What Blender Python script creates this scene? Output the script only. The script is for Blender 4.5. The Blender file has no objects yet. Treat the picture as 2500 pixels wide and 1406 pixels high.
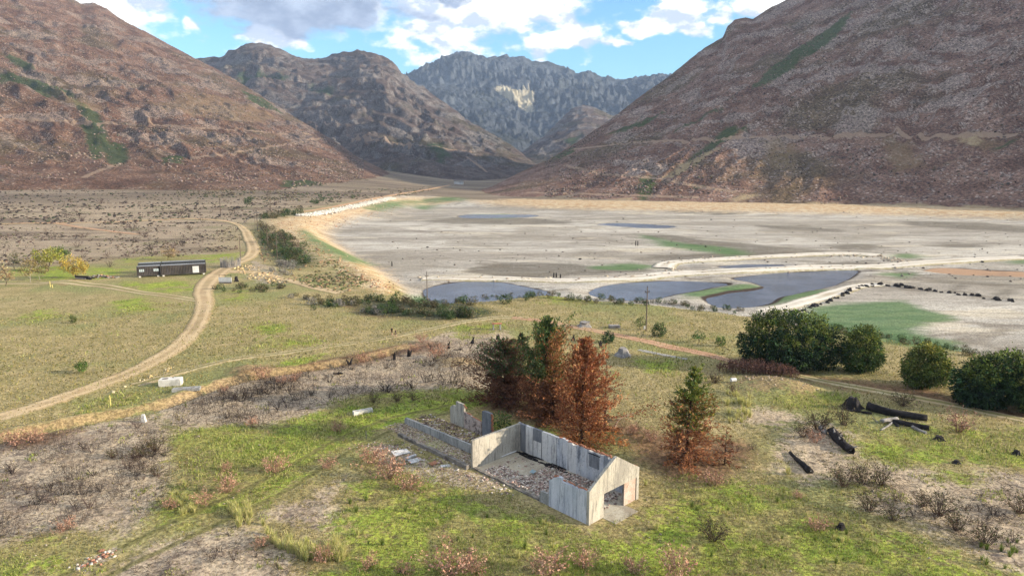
import bpy, math, random
import numpy as np
from mathutils import Vector, Matrix, noise as mnoise

random.seed(7)
rng = np.random.default_rng(7)
scene = bpy.context.scene
COL = scene.collection

# ------------------------------------------------------------------ camera
FPX, CX, CY, CAMZ = 1700.0, 1250.0, 703.0, 33.0      # the photograph is 2500 px wide
PITCH = math.atan((703 - 400) / FPX)
cam_data = bpy.data.cameras.new('camera')
cam_data.sensor_width = 36.0
cam_data.lens = FPX / 2500 * 36.0
cam_data.clip_start = 0.5
cam_data.clip_end = 40000
cam = bpy.data.objects.new('camera', cam_data)
cam.location = (0, 0, CAMZ)
cam.rotation_euler = (math.pi / 2 - PITCH, 0, 0)
COL.objects.link(cam)
scene.camera = cam

# ------------------------------------------------------------------ view
scene.view_settings.view_transform = 'Standard'
scene.view_settings.look = 'None'
scene.view_settings.gamma = 1.0
scene.view_settings.exposure = 1.30
scene.view_settings.use_curve_mapping = False
scene.cycles.use_denoising = True
scene.cycles.use_adaptive_sampling = True
scene.cycles.adaptive_threshold = .02
scene.cycles.max_bounces = 5
scene.cycles.diffuse_bounces = 2
scene.cycles.glossy_bounces = 2
scene.cycles.transmission_bounces = 2
scene.cycles.transparent_max_bounces = 6
scene.cycles.volume_bounces = 0
scene.cycles.caustics_reflective = False
scene.cycles.caustics_refractive = False

# ------------------------------------------------------------------ node helper
class NT:
    def __init__(s, tree):
        s.t = tree
        s.t.nodes.clear()
    def n(s, typ, **kw):
        nd = s.t.nodes.new(typ)
        for k, v in kw.items():
            setattr(nd, k, v)
        return nd
    def put(s, sock, v):
        if v is None:
            return
        if isinstance(v, bpy.types.NodeSocket):
            s.t.links.new(v, sock)
        else:
            if sock.type == 'RGBA' and len(v) == 3:
                v = (*v, 1)
            sock.default_value = v
    def m(s, op, a, b=None, c=None, clamp=False):
        nd = s.n('ShaderNodeMath', operation=op)
        nd.use_clamp = clamp
        s.put(nd.inputs[0], a); s.put(nd.inputs[1], b); s.put(nd.inputs[2], c)
        return nd.outputs[0]
    def v(s, op, a, b=None):
        nd = s.n('ShaderNodeVectorMath', operation=op)
        s.put(nd.inputs[0], a); s.put(nd.inputs[1], b)
        return nd.outputs['Value'] if op in ('DOT_PRODUCT', 'LENGTH') else nd.outputs[0]
    def noise(s, vec, scale, detail=4, rough=.55, dist=0.0):
        nd = s.n('ShaderNodeTexNoise')
        s.put(nd.inputs['Vector'], vec); s.put(nd.inputs['Scale'], scale)
        s.put(nd.inputs['Detail'], detail); s.put(nd.inputs['Roughness'], rough); s.put(nd.inputs['Distortion'], dist)
        return nd.outputs['Fac']
    def vor(s, vec, scale, feature='F1', rnd=1.0, out='Distance'):
        nd = s.n('ShaderNodeTexVoronoi', feature=feature)
        s.put(nd.inputs['Vector'], vec); s.put(nd.inputs['Scale'], scale); s.put(nd.inputs['Randomness'], rnd)
        return nd.outputs[out]
    def mix(s, f, a, b, mode='MIX'):
        nd = s.n('ShaderNodeMix', data_type='RGBA', blend_type=mode)
        s.put(nd.inputs[0], f); s.put(nd.inputs[6], a); s.put(nd.inputs[7], b)
        return nd.outputs[2]
    def sm(s, x, lo, hi, a=0.0, b=1.0, smooth=True):
        nd = s.n('ShaderNodeMapRange')
        nd.interpolation_type = 'SMOOTHSTEP' if smooth else 'LINEAR'
        s.put(nd.inputs[0], x); s.put(nd.inputs[1], lo); s.put(nd.inputs[2], hi); s.put(nd.inputs[3], a); s.put(nd.inputs[4], b)
        return nd.outputs[0]
    def xyz(s, vec):
        nd = s.n('ShaderNodeSeparateXYZ'); s.put(nd.inputs[0], vec)
        return nd.outputs
    def comb(s, x, y, z):
        nd = s.n('ShaderNodeCombineXYZ')
        s.put(nd.inputs[0], x); s.put(nd.inputs[1], y); s.put(nd.inputs[2], z)
        return nd.outputs[0]
    def attr(s, name):
        nd = s.n('ShaderNodeAttribute'); nd.attribute_name = name
        return nd
    def rgb(s, col):
        nd = s.n('ShaderNodeSeparateColor'); s.put(nd.inputs[0], col)
        return nd.outputs
    def bump(s, h, strength=.5, dist=.1, normal=None):
        nd = s.n('ShaderNodeBump')
        s.put(nd.inputs['Strength'], strength); s.put(nd.inputs['Distance'], dist); s.put(nd.inputs['Height'], h)
        if normal is not None: s.put(nd.inputs['Normal'], normal)
        return nd.outputs[0]

def lin(r, g, b, k=1.0):
    f = lambda c: (c / 255 / 12.92 if c / 255 <= .04045 else ((c / 255 + .055) / 1.055) ** 2.4) * k
    return (f(r), f(g), f(b))
ALB = 0.74                                            # picture value of a sunlit surface -> base colour
def alb(r, g, b, k=1.0):
    return lin(r, g, b, ALB * k)

# ------------------------------------------------------------------ sky, clouds, sun
SUN_AZ, SUN_EL = math.radians(98), math.radians(17)   # azimuth from +Y towards +X
SUN = Vector((math.sin(SUN_AZ) * math.cos(SUN_EL), math.cos(SUN_AZ) * math.cos(SUN_EL), math.sin(SUN_EL)))
world = bpy.data.worlds.new('World')
scene.world = world
world.use_nodes = True
W = NT(world.node_tree)
w_out = W.n('ShaderNodeOutputWorld')
w_bg = W.n('ShaderNodeBackground')
sky_tex = W.n('ShaderNodeTexSky')
sky_tex.sky_type = 'NISHITA'
sky_tex.sun_disc = False
sky_tex.sun_elevation = SUN_EL
sky_tex.sun_rotation = SUN_AZ
sky_tex.altitude = 300
sky_tex.air_density = 1.0
sky_tex.dust_density = 0.6
sky_tex.ozone_density = 2.0
w_dir = W.n('ShaderNodeTexCoord').outputs['Generated']
dx, dy, dz = W.xyz(w_dir)
az = W.m('ARCTAN2', dx, dy)
el = W.m('ARCSINE', dz)
cl_vec = W.comb(dx, dy, W.m('MULTIPLY', dz, 1.9))
# banks and puffs of cloud: (azimuth, elevation, half width, half height, weight) in radians
def azel(px, py):
    X, Y, Z = (px - CX) / FPX, math.cos(PITCH) + math.sin(PITCH) * (CY - py) / FPX, -math.sin(PITCH) + math.cos(PITCH) * (CY - py) / FPX
    return math.atan2(X, Y), math.atan2(Z, math.hypot(X, Y))
def puff(px, py, hw, hh, wgt=1.0):
    a, e = azel(px, py)
    return (a, e, hw / FPX, hh / FPX, wgt)
PUFFS = [puff(270, 0, 130, 75), puff(800, -10, 330, 95), puff(1130, 0, 270, 92), puff(640, 95, 90, 38, .85), puff(1080, 92, 190, 52, .85),
         puff(1390, 45, 110, 50, .8), puff(1375, 105, 110, 38), puff(1480, 105, 40, 20, .55), puff(1650, 42, 95, 40), puff(1570, 52, 60, 22, .7),
         puff(1540, 108, 30, 14, .6), puff(1880, 5, 90, 45), puff(1770, 20, 40, 30, .5), puff(470, 60, 30, 18, .5)]
DARK = [puff(720, 0, 300, 95), puff(1000, 40, 130, 30, .5), puff(590, 45, 110, 38), puff(560, 30, 90, 50), puff(1050, -25, 100, 34), puff(840, 20, 120, 60)]
def puffs(lst, vec):
    acc = None
    for a, e, hw, hh, wg in lst:
        q = W.v('MULTIPLY', W.v('SUBTRACT', vec, (a, e, 0)), (1 / hw, 1 / hh, 0))
        d = W.m('MULTIPLY_ADD', W.v('LENGTH', q), -wg, wg)
        acc = d if acc is None else W.m('MAXIMUM', acc, d)
    return acc
jx = W.m('MULTIPLY', W.m('SUBTRACT', W.noise(cl_vec, 16, 3, .5), .5), .12)
jy = W.m('MULTIPLY', W.m('SUBTRACT', W.noise(W.v('ADD', cl_vec, (3.1, 7.7, 1.3)), 16, 3, .5), .5), .07)
pvec = W.comb(W.m('ADD', az, jx), W.m('ADD', el, jy), 0.0)
placed = puffs(PUFFS, pvec)
n_c = W.noise(cl_vec, 19, 6, .58)
n_up = W.noise(W.v('ADD', cl_vec, (.012, 0, .03)), 19, 4, .58)
gen = W.m('MULTIPLY', W.m('SUBTRACT', W.noise(cl_vec, 3.2, 3, .5), .40), 4.5)       # broken cover over the unseen sky, thickened to raise the ambient light
high = W.sm(el, .20, .27)
side = W.sm(W.m('ABSOLUTE', az), .68, .85)
away = W.m('MAXIMUM', high, side)
field = W.m('ADD', W.m('MULTIPLY', placed, W.m('SUBTRACT', 1.0, away)), W.m('MULTIPLY', gen, away))
dens = W.m('ADD', field, W.m('MULTIPLY', W.m('SUBTRACT', n_c, .5), 1.7))
cover = W.sm(dens, -.06, .42)
shade = W.m('ADD', W.m('MULTIPLY', W.m('SUBTRACT', n_c, n_up), 6.5), .62, clamp=True)
thick = W.sm(dens, .45, 1.2)
white = W.mix(shade, (2.0, 2.3, 2.9), (4.2, 4.17, 4.1))
grey = W.mix(W.sm(W.noise(cl_vec, 22, 5, .6), .3, .75), (1.0, 1.25, 1.75), (1.8, 2.1, 2.65))
dk = W.sm(W.m('ADD', puffs(DARK, pvec), W.m('MULTIPLY', W.m('SUBTRACT', n_c, .5), .9)), .02, .4)
dk_gen = W.m('MULTIPLY', W.m('MULTIPLY', W.sm(W.noise(cl_vec, 5, 2, .5), .52, .66), away), .6)
cloud = W.mix(W.m('MAXIMUM', dk, dk_gen), white, grey)
w_col = W.mix(W.m('MULTIPLY', cover, W.sm(el, -.02, .05)), W.mix(1.0, sky_tex.outputs[0], (.44, .64, .74), 'MULTIPLY'), cloud)
W.put(w_bg.inputs[0], w_col)
w_bg.inputs[1].default_value = 0.15
W.t.links.new(w_bg.outputs[0], w_out.inputs[0])

world.cycles.sampling_method = 'NONE'

sun_data = bpy.data.lights.new('sun', 'SUN')
sun_data.energy = 4.3
sun_data.angle = math.radians(.6)
sun_data.color = (1.0, .86, .66)
sun = bpy.data.objects.new('sun', sun_data)
sun.rotation_euler = (-SUN).to_track_quat('-Z', 'Y').to_euler()
sun.location = SUN * 500
COL.objects.link(sun)

# ------------------------------------------------------------------ numpy noise
def _h(ix, iy, s):
    h = (ix.astype(np.int64) * 374761393 + iy.astype(np.int64) * 668265263 + s * 974711) & 0xffffffff
    h = ((h ^ (h >> 13)) * 1274126177) & 0xffffffff
    return (h ^ (h >> 16)) & 0xffffffff
def perlin(x, y, s=0):
    x = np.asarray(x, float); y = np.asarray(y, float)
    ix, iy = np.floor(x), np.floor(y)
    fx, fy = x - ix, y - iy
    def g(ox, oy):
        a = _h(ix + ox, iy + oy, s) * (2 * math.pi / 4294967296.0)
        return np.cos(a) * (fx - ox) + np.sin(a) * (fy - oy)
    u = fx * fx * fx * (fx * (fx * 6 - 15) + 10); v = fy * fy * fy * (fy * (fy * 6 - 15) + 10)
    a = g(0, 0); b = g(1, 0); c = g(0, 1); d = g(1, 1)
    return (a + u * (b - a)) * (1 - v) + (c + u * (d - c)) * v
def fbm(x, y, octs=4, s=0, gain=.5, lac=2.03):
    t = 0; a = 1.0
    for i in range(octs):
        t = t + a * perlin(x, y, s + i * 17); a *= gain; x = x * lac + 5.2; y = y * lac + 1.3
    return t
def ridged(x, y, octs=4, s=0, gain=.55):
    t = 0; a = 1.0; w = 1.0
    for i in range(octs):
        n = 1 - np.abs(perlin(x, y, s + i * 31)) * 2.0
        n = np.clip(n, 0, 1) ** 2
        t = t + a * n * w; w = np.clip(n * 1.6, 0, 1); a *= gain; x = x * 2.1 + 3.7; y = y * 2.1 + 8.1
    return t
def sstep(x, a, b):
    t = np.clip((x - a) / (b - a), 0, 1)
    return t * t * (3 - 2 * t)

# ------------------------------------------------------------------ picture point -> place
def ray(px, py):
    x, u = (px - CX) / FPX, (CY - py) / FPX
    return np.array([x, math.cos(PITCH) + u * math.sin(PITCH), -math.sin(PITCH) + u * math.cos(PITCH)])
def plane_at(px, py, z=0.0):
    d = ray(px, py)
    t = (z - CAMZ) / d[2]
    return d[0] * t, d[1] * t
def az_of(px, py=500):
    d = ray(px, py)
    return math.atan2(d[0], d[1])
def z_at(px, py, D):
    d = ray(px, py)
    return CAMZ + D * d[2] / math.hypot(d[0], d[1])

def poly_sdf(P, X, Y):
    """signed distance to polygon, positive inside"""
    X = np.asarray(X, float); Y = np.asarray(Y, float)
    d2 = np.full(X.shape, 1e18); ins = np.zeros(X.shape, bool)
    n = len(P)
    for i in range(n):
        x0, y0 = P[i]; x1, y1 = P[(i + 1) % n]
        ex, ey = x1 - x0, y1 - y0
        wx, wy = X - x0, Y - y0
        t = np.clip((wx * ex + wy * ey) / (ex * ex + ey * ey + 1e-9), 0, 1)
        d2 = np.minimum(d2, (wx - t * ex) ** 2 + (wy - t * ey) ** 2)
        if y0 != y1:
            c = ((y0 > Y) != (y1 > Y)) & (X < (x1 - x0) * (Y - y0) / (y1 - y0) + x0)
            ins ^= c
    d = np.sqrt(d2)
    return np.where(ins, d, -d)
def line_dist(P, X, Y):
    """(distance to polyline, arc position 0..1)"""
    X = np.asarray(X, float); Y = np.asarray(Y, float)
    best = np.full(X.shape, 1e18); arc = np.zeros(X.shape)
    side = np.zeros(X.shape)
    L = [0.0]
    for i in range(len(P) - 1):
        L.append(L[-1] + math.hypot(P[i + 1][0] - P[i][0], P[i + 1][1] - P[i][1]))
    for i in range(len(P) - 1):
        x0, y0 = P[i]; x1, y1 = P[i + 1]
        ex, ey = x1 - x0, y1 - y0
        wx, wy = X - x0, Y - y0
        ll = ex * ex + ey * ey + 1e-9
        t = np.clip((wx * ex + wy * ey) / ll, 0, 1)
        d2 = (wx - t * ex) ** 2 + (wy - t * ey) ** 2
        b = d2 < best
        best = np.where(b, d2, best)
        arc = np.where(b, (L[i] + t * math.sqrt(ll)) / L[-1], arc)
        side = np.where(b, (ex * wy - ey * wx) / math.sqrt(ll), side)
    return np.sqrt(best), arc, side
def smooth_line(P, n=8):
    P = [np.array(p, float) for p in P]
    out = []
    for i in range(len(P) - 1):
        p0 = P[max(i - 1, 0)]; p1 = P[i]; p2 = P[i + 1]; p3 = P[min(i + 2, len(P) - 1)]
        for k in range(n):
            t = k / n
            out.append(.5 * ((2 * p1) + (-p0 + p2) * t + (2 * p0 - 5 * p1 + 4 * p2 - p3) * t * t + (-p0 + 3 * p1 - 3 * p2 + p3) * t ** 3))
    out.append(P[-1])
    return out

# ------------------------------------------------------------------ object helpers
def tag(o, label=None, cat=None, group=None, kind=None):
    if label: o['label'] = label
    if cat: o['category'] = cat
    if group: o['group'] = group
    if kind: o['kind'] = kind
    return o
def empty(name, loc=(0, 0, 0), rz=0.0):
    o = bpy.data.objects.new(name, None)
    o.location = loc; o.rotation_euler = (0, 0, rz)
    COL.objects.link(o)
    return o
def mesh_from(name, verts, faces, mats=(), smooth=False):
    me = bpy.data.meshes.new(name)
    verts = np.asarray(verts, np.float32).reshape(-1, 3)
    if isinstance(faces, np.ndarray) and faces.ndim == 2:
        k = faces.shape[1]
        me.vertices.add(len(verts)); me.vertices.foreach_set('co', verts.ravel())
        me.loops.add(faces.size); me.loops.foreach_set('vertex_index', faces.astype(np.int32).ravel())
        me.polygons.add(len(faces))
        me.polygons.foreach_set('loop_start', np.arange(0, faces.size, k, dtype=np.int32))
        me.update(calc_edges=True)
    else:
        me.from_pydata(verts.tolist(), [], [tuple(f) for f in faces])
        me.update()
    if smooth:
        me.polygons.foreach_set('use_smooth', np.ones(len(me.polygons), bool))
    for m in mats:
        me.materials.append(m)
    return me
def obj(name, me, parent=None, loc=None, rz=None, scale=None):
    o = bpy.data.objects.new(name, me)
    COL.objects.link(o)
    if parent is not None: o.parent = parent
    if loc is not None: o.location = loc
    if rz is not None: o.rotation_euler = (0, 0, rz)
    if scale is not None: o.scale = scale if hasattr(scale, '__len__') else (scale,) * 3
    return o
def set_col(me, name, arr):
    a = me.attributes.new(name, 'FLOAT_COLOR', 'POINT')
    arr = np.asarray(arr, np.float32)
    if arr.shape[1] == 3:
        arr = np.concatenate([arr, np.ones((len(arr), 1), np.float32)], 1)
    a.data.foreach_set('color', arr.ravel())
class MB:
    """collects shapes into one mesh"""
    def __init__(s):
        s.v = []; s.f = []; s.mi = []; s.c = []
    def add(s, vs, fs, mi=0, col=None):
        b = len(s.v)
        s.v.extend([tuple(p) for p in vs])
        s.f.extend([tuple(i + b for i in f) for f in fs])
        s.mi.extend([mi] * len(fs))
        if col is not None: s.c.extend([col] * len(vs))
    def box(s, x0, x1, y0, y1, z0, z1, mi=0, jit=0.0, col=None):
        P = [(x0, y0, z0), (x1, y0, z0), (x1, y1, z0), (x0, y1, z0), (x0, y0, z1), (x1, y0, z1), (x1, y1, z1), (x0, y1, z1)]
        if jit: P = [tuple(c + random.uniform(-jit, jit) for c in p) for p in P]
        s.add(P, [(3, 2, 1, 0), (4, 5, 6, 7), (0, 1, 5, 4), (1, 2, 6, 5), (2, 3, 7, 6), (3, 0, 4, 7)], mi, col)
    def tube(s, pts, rad, k=6, mi=0, col=None, cap=True):
        pts = [Vector(p) for p in pts]
        n = len(pts)
        if not hasattr(rad, '__len__'): rad = [rad] * n
        vs = []
        for i, p in enumerate(pts):
            d = (pts[min(i + 1, n - 1)] - pts[max(i - 1, 0)])
            d = d.normalized() if d.length > 1e-9 else Vector((0, 0, 1))
            a = d.orthogonal().normalized() if i == 0 else (a - d * a.dot(d)).normalized()
            b = d.cross(a)
            for j in range(k):
                t = 2 * math.pi * j / k
                vs.append(p + (a * math.cos(t) + b * math.sin(t)) * rad[i])
        fs = [(i * k + j, i * k + (j + 1) % k, (i + 1) * k + (j + 1) % k, (i + 1) * k + j) for i in range(n - 1) for j in range(k)]
        if cap:
            fs.append(tuple(reversed(range(k)))); fs.append(tuple((n - 1) * k + j for j in range(k)))
        s.add(vs, fs, mi, col)
    def mesh(s, name, mats, smooth=False):
        me = bpy.data.meshes.new(name)
        me.from_pydata(s.v, [], s.f)
        for m in mats: me.materials.append(m)
        if len(mats) > 1: me.polygons.foreach_set('material_index', s.mi)
        if smooth: me.polygons.foreach_set('use_smooth', np.ones(len(s.f), bool))
        me.update()
        if s.c and len(s.c) == len(s.v):
            set_col(me, 'tint', np.array([c if len(c) == 4 else (*c, 1) for c in s.c]))
        return me
    def build(s, name, mats, parent=None, smooth=False, **kw):
        if not isinstance(mats, (list, tuple)): mats = [mats]
        return obj(name, s.mesh(name, mats, smooth), parent, **kw)
# ================================================================== THE LAND
LAKE_Z = -5.0
_lake_near = [(960, 482), (860, 500), (760, 520), (728, 528), (716, 545), (742, 572), (790, 604), (850, 645), (900, 680), (918, 716), (1000, 742), (1060, 745),
              (1200, 738), (1330, 725), (1460, 738), (1600, 748), (1750, 766), (1830, 778), (1950, 798), (2050, 812), (2150, 830), (2300, 856), (2400, 873),
              (2500, 892), (2800, 950)]
_lake_far = [(2900, 560), (2500, 528), (2200, 516), (1900, 511), (1600, 506), (1300, 500), (1150, 493), (1060, 487)]
LAKE = [plane_at(x, y, 0.0) for x, y in _lake_near] + [plane_at(x, y, -3.0) for x, y in _lake_far]
def lake_sdf(x, y):
    return poly_sdf(LAKE, x, y)

PONDS = {   # water outlines in the picture, on the lake bed
    'near': [(1050, 706), (1090, 694), (1150, 688), (1215, 690), (1270, 700), (1330, 714), (1290, 728), (1180, 740), (1080, 738), (1045, 722)],
    'mid': [(1450, 713), (1485, 699), (1560, 690), (1660, 688), (1750, 691), (1775, 694), (1730, 703), (1670, 714), (1600, 726), (1530, 732), (1470, 724)],
    'big': [(1725, 728), (1765, 748), (1830, 746), (1880, 736), (1905, 720), (1965, 708), (2040, 690), (2088, 662), (2050, 660), (1980, 664), (1890, 670), (1800, 680),
            (1840, 690), (1872, 700), (1850, 707), (1795, 713)],
    'rust': [(2268, 661), (2310, 655), (2420, 661), (2560, 668), (2560, 677), (2440, 672), (2330, 668)],
    'strip': [(1762, 651), (1830, 647), (1905, 647), (1880, 651), (1800, 654)],
    'far': [(1118, 528), (1160, 524), (1300, 525), (1290, 530), (1200, 532), (1140, 532)],
    'thin': [(1460, 548), (1500, 545), (1580, 548), (1645, 553), (1600, 557), (1520, 553)],
}
POND_XY = {k: [plane_at(x, y, LAKE_Z) for x, y in smooth_line(v + [v[0]], 4)[:-1]] for k, v in PONDS.items()}
WATER_Z = LAKE_Z - .12

DITCH = [plane_at(x, y) for x, y in smooth_line([(-60, 1085), (80, 1052), (200, 1028), (330, 1003), (420, 985), (520, 948), (620, 922), (700, 908), (790, 893), (880, 878), (960, 862)], 5)]
BUMPS = [(1120, 893, 4.5, 1.1), (1880, 940, 6.0, .9), (1940, 950, 4.0, .6), (600, 905, 3.0, .6), (165, 690, 7, .6), (620, 655, 7, .5), (760, 665, 14, -1.2)]
RUIN_A = plane_at(1437, 1282); RUIN_T = math.radians(43.4)
def ruin_xy(u, v):
    return RUIN_A[0] + u * math.cos(RUIN_T) - v * math.sin(RUIN_T), RUIN_A[1] + u * math.sin(RUIN_T) + v * math.cos(RUIN_T)
FLATS = [[ruin_xy(-1, -1), ruin_xy(8.6, -1), ruin_xy(8.6, 34.5), ruin_xy(-1, 34.5)], [plane_at(325, 684), plane_at(500, 672), plane_at(495, 640), plane_at(330, 645)]]
BUMP_XY = [(*plane_at(a, b), r, h) for a, b, r, h in BUMPS]

def base_h(x, y):
    x = np.asarray(x, float); y = np.asarray(y, float)
    r = np.hypot(x, y); a = np.arctan2(x, y)
    z = 15 * np.clip((r - 380) / 560, 0, 1.6) ** 1.5 * sstep(-a, .04, .30)
    z = z + 10 * np.clip((r - 800) / 1500, 0, 4)
    s = lake_sdf(x, y)
    w = 16 + 45 * sstep(y, 320, 560)
    bank = sstep(s, 0, w)
    z = z * (1 - bank) + LAKE_Z * bank
    z = z + sstep(-s, 0, 140) * sstep(y, 450, 560) * sstep(x, -20, 60) * 6        # ground climbs to the far mountain's foot
    return z, s
def ground_h(x, y, fine=True):
    x = np.asarray(x, float); y = np.asarray(y, float)
    z, s = base_h(x, y)
    land = 1 - sstep(s, -2, 10)
    for bx, by, br, bh in BUMP_XY:
        z = z + bh * np.exp(-((x - bx) ** 2 + (y - by) ** 2) / (2 * (br * .6) ** 2))
    d, arc, side = line_dist(DITCH, x, y)
    z = z - .7 * np.exp(-(d / .9) ** 2) + .38 * np.exp(-((side - 2.2) / 1.1) ** 2) * (d < 5)
    z = z + land * .35 * fbm(x / 23, y / 23, 2, 3)
    for k, P in POND_XY.items():
        bx = [p[0] for p in P]; by = [p[1] for p in P]
        m = (x > min(bx) - 12) & (x < max(bx) + 12) & (y > min(by) - 12) & (y < max(by) + 12)
        if np.any(m):
            sd = np.full(x.shape, -50.0); sd[m] = poly_sdf(P, x[m], y[m]) if x.ndim else poly_sdf(P, x, y)
            z = z - .75 * sstep(sd, -4, 4) + .3 * np.exp(-((sd + 7) / 4) ** 2)
    if fine:
        near = 1 - sstep(np.hypot(x, y), 90, 320)
        z = z + (land * near * .10 + .02) * fbm(x / 1.7, y / 1.7, 3, 11)
        z = z + (1 - land) * .18 * fbm(x / 26, y / 9, 3, 21)
    for P in FLATS:
        m = np.hypot(x - P[0][0], y - P[0][1]) < 60
        if np.any(m):
            f = sstep(poly_sdf(P, x[m], y[m]), -3.5, 0)
            z = z.copy(); z[m] = z[m] * (1 - f)
    return z
def march(px, py, fn, t0=40.0, t1=9000.0, n=900):
    d = ray(px, py)
    t = np.geomspace(t0, t1, n)
    x, y, z = d[0] * t, d[1] * t, CAMZ + d[2] * t
    g = z - fn(x, y)
    i = np.argmax(g < 0)
    if not g[i] < 0: return None
    if i == 0: return x[0], y[0], z[0]
    tt = np.linspace(t[i - 1], t[i], 24)
    x, y, z = d[0] * tt, d[1] * tt, CAMZ + d[2] * tt
    g = z - fn(x, y); j = max(int(np.argmax(g < 0)), 1)
    if not g[j] < 0: j = 23
    return x[j], y[j], z[j]
def gxy(px, py):
    d = ray(px, py)
    if d[2] > -.012: return plane_at(px, 430)
    t0 = (CAMZ - 30) / -d[2]; t1 = (CAMZ + 9) / -d[2]
    h = march(px, py, lambda x, y: base_h(x, y)[0], max(t0, 20), t1, 70)
    if h is None: h = plane_at(px, py)
    return h[0], h[1]
def G(px, py, dz=0.0):
    """the place on the ground that the photograph shows at this pixel"""
    x, y = gxy(px, py)
    return Vector((x, y, float(ground_h(np.array([x]), np.array([y]))[0]) + dz))
def gz(x, y):
    return float(ground_h(np.array([x]), np.array([y]))[0])
def gxy_many(pts):
    """gxy for many picture points at once"""
    pts = np.asarray(pts, float)
    x = (pts[:, 0] - CX) / FPX; u = (CY - pts[:, 1]) / FPX
    d = np.stack([x, math.cos(PITCH) + u * math.sin(PITCH), -math.sin(PITCH) + u * math.cos(PITCH)], 1)
    dz_ = np.minimum(d[:, 2], -.014)
    t0 = (CAMZ - 30) / -dz_; t1 = (CAMZ + 9) / -dz_
    t0 = np.maximum(t0, 20)
    for it in range(2):
        K = 40 if it == 0 else 12
        T = t0[:, None] + (t1 - t0)[:, None] * np.linspace(0, 1, K)[None]
        X, Y, Z = d[:, :1] * T, d[:, 1:2] * T, CAMZ + dz_[:, None] * T
        g = Z - base_h(X.ravel(), Y.ravel())[0].reshape(X.shape)
        j = np.argmax(g < 0, 1); j = np.where((g < 0).any(1), np.maximum(j, 1), K - 1)
        i = np.arange(len(pts)); t0, t1 = T[i, j - 1], T[i, j]
    t = (t0 + t1) / 2
    return np.stack([d[:, 0] * t, d[:, 1] * t], 1)
def W_poly(P, n=3):
    P = smooth_line(list(P) + [P[0]], n)[:-1] if n > 1 else P
    return [tuple(q) for q in gxy_many(P)]
def W_line(P, n=4):
    return [tuple(q) for q in gxy_many(smooth_line(P, n))]

# ---- regions of the ground (outlines read off the photograph, carried onto the ground)
R_GREEN = [[(420, 1065), (520, 1045), (640, 1040), (780, 1010), (850, 975), (900, 962), (980, 958), (1180, 955), (1190, 985), (1100, 1005), (960, 1040), (890, 1065), (780, 1130), (700, 1190), (570, 1265), (480, 1290), (370, 1275), (430, 1180)],
           [(-40, 1340), (40, 1335), (95, 1406), (80, 1450), (-40, 1450)], [(60, 1325), (110, 1300), (170, 1330), (180, 1385), (110, 1395)],
           [(830, 1175), (1010, 1130), (1150, 1190), (1300, 1230), (1440, 1290), (1560, 1240), (1600, 1175), (1720, 1175), (1860, 1165), (1960, 1200), (2090, 1255), (2250, 1325), (2480, 1400), (2480, 1480), (780, 1480), (760, 1380), (800, 1300), (830, 1250)],
           [(2100, 1075), (2190, 1045), (2290, 1040), (2400, 1050), (2540, 1050), (2540, 1150), (2400, 1120), (2300, 1130), (2180, 1130), (2110, 1110)],
           [(1870, 968), (1960, 962), (2080, 965), (2090, 985), (2000, 1000), (1900, 992)], [(980, 1050), (1030, 1040), (1150, 1095), (1140, 1125), (1010, 1075)],
           [(1160, 1020), (1230, 1030), (1240, 1040), (1180, 1060)], [(1280, 1040), (1370, 1050), (1420, 1080), (1330, 1075)],
           [(1120, 800), (1210, 790), (1200, 812), (1130, 830)], [(640, 835), (740, 820), (760, 840), (650, 850)], [(300, 690), (400, 685), (480, 690), (470, 712), (380, 716), (300, 708)],
           [(270, 740), (340, 725), (400, 735), (380, 755), (290, 760)], [(60, 765), (120, 758), (140, 772), (70, 782)], [(1320, 722), (1440, 726), (1440, 740), (1360, 738)],
           [(300, 632), (400, 625), (520, 622), (590, 618), (560, 640), (420, 636), (300, 650)], [(20, 655), (130, 650), (300, 655), (330, 660), (200, 690), (120, 690), (40, 672)],
           [(560, 700), (620, 705), (600, 735), (540, 728)], [(690, 880), (770, 868), (760, 890), (700, 900)], [(620, 790), (700, 790), (690, 810), (630, 812)],
           [(1540, 870), (1640, 880), (1660, 905), (1580, 905)], [(2060, 1180), (2130, 1195), (2120, 1215), (2060, 1205)], [(2300, 1150), (2400, 1165), (2360, 1185), (2310, 1170)],
           [(200, 985), (330, 960), (340, 985), (230, 1010)]]
R_BARE = [[(-60, 1070), (120, 1062), (340, 1012), (425, 1045), (420, 1180), (370, 1265), (300, 1300), (200, 1290), (60, 1320), (-60, 1330)],
          [(390, 1000), (470, 960), (560, 932), (700, 912), (860, 880), (960, 862), (1000, 840), (1100, 812), (1190, 800), (1240, 815), (1240, 880), (1190, 950), (1000, 958), (880, 968), (820, 985), (760, 1010), (640, 1035), (500, 1045), (410, 1050)],
          [(230, 1450), (290, 1380), (480, 1298), (570, 1290), (690, 1345), (720, 1400), (720, 1450)], [(640, 1262), (700, 1230), (790, 1195), (830, 1165), (815, 1230), (790, 1285), (690, 1285)],
          [(1900, 1085), (1990, 1030), (2090, 1070), (2100, 1130), (1990, 1180), (1910, 1150)], [(1990, 1165), (2120, 1125), (2330, 1155), (2540, 1170), (2540, 1420), (2400, 1370), (2260, 1290), (2130, 1250), (2060, 1200)],
          [(1010, 1365), (1060, 1325), (1160, 1300), (1180, 1340), (1100, 1375)], [(1800, 1000), (1900, 1000), (1960, 1020), (1900, 1045), (1820, 1030)], [(1090, 1240), (1170, 1235), (1160, 1265), (1100, 1260)],
          [(1690, 1290), (1760, 1285), (1760, 1320), (1700, 1325)], [(1860, 1400), (1900, 1375), (1980, 1400), (1980, 1440), (1860, 1440)]]
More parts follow.
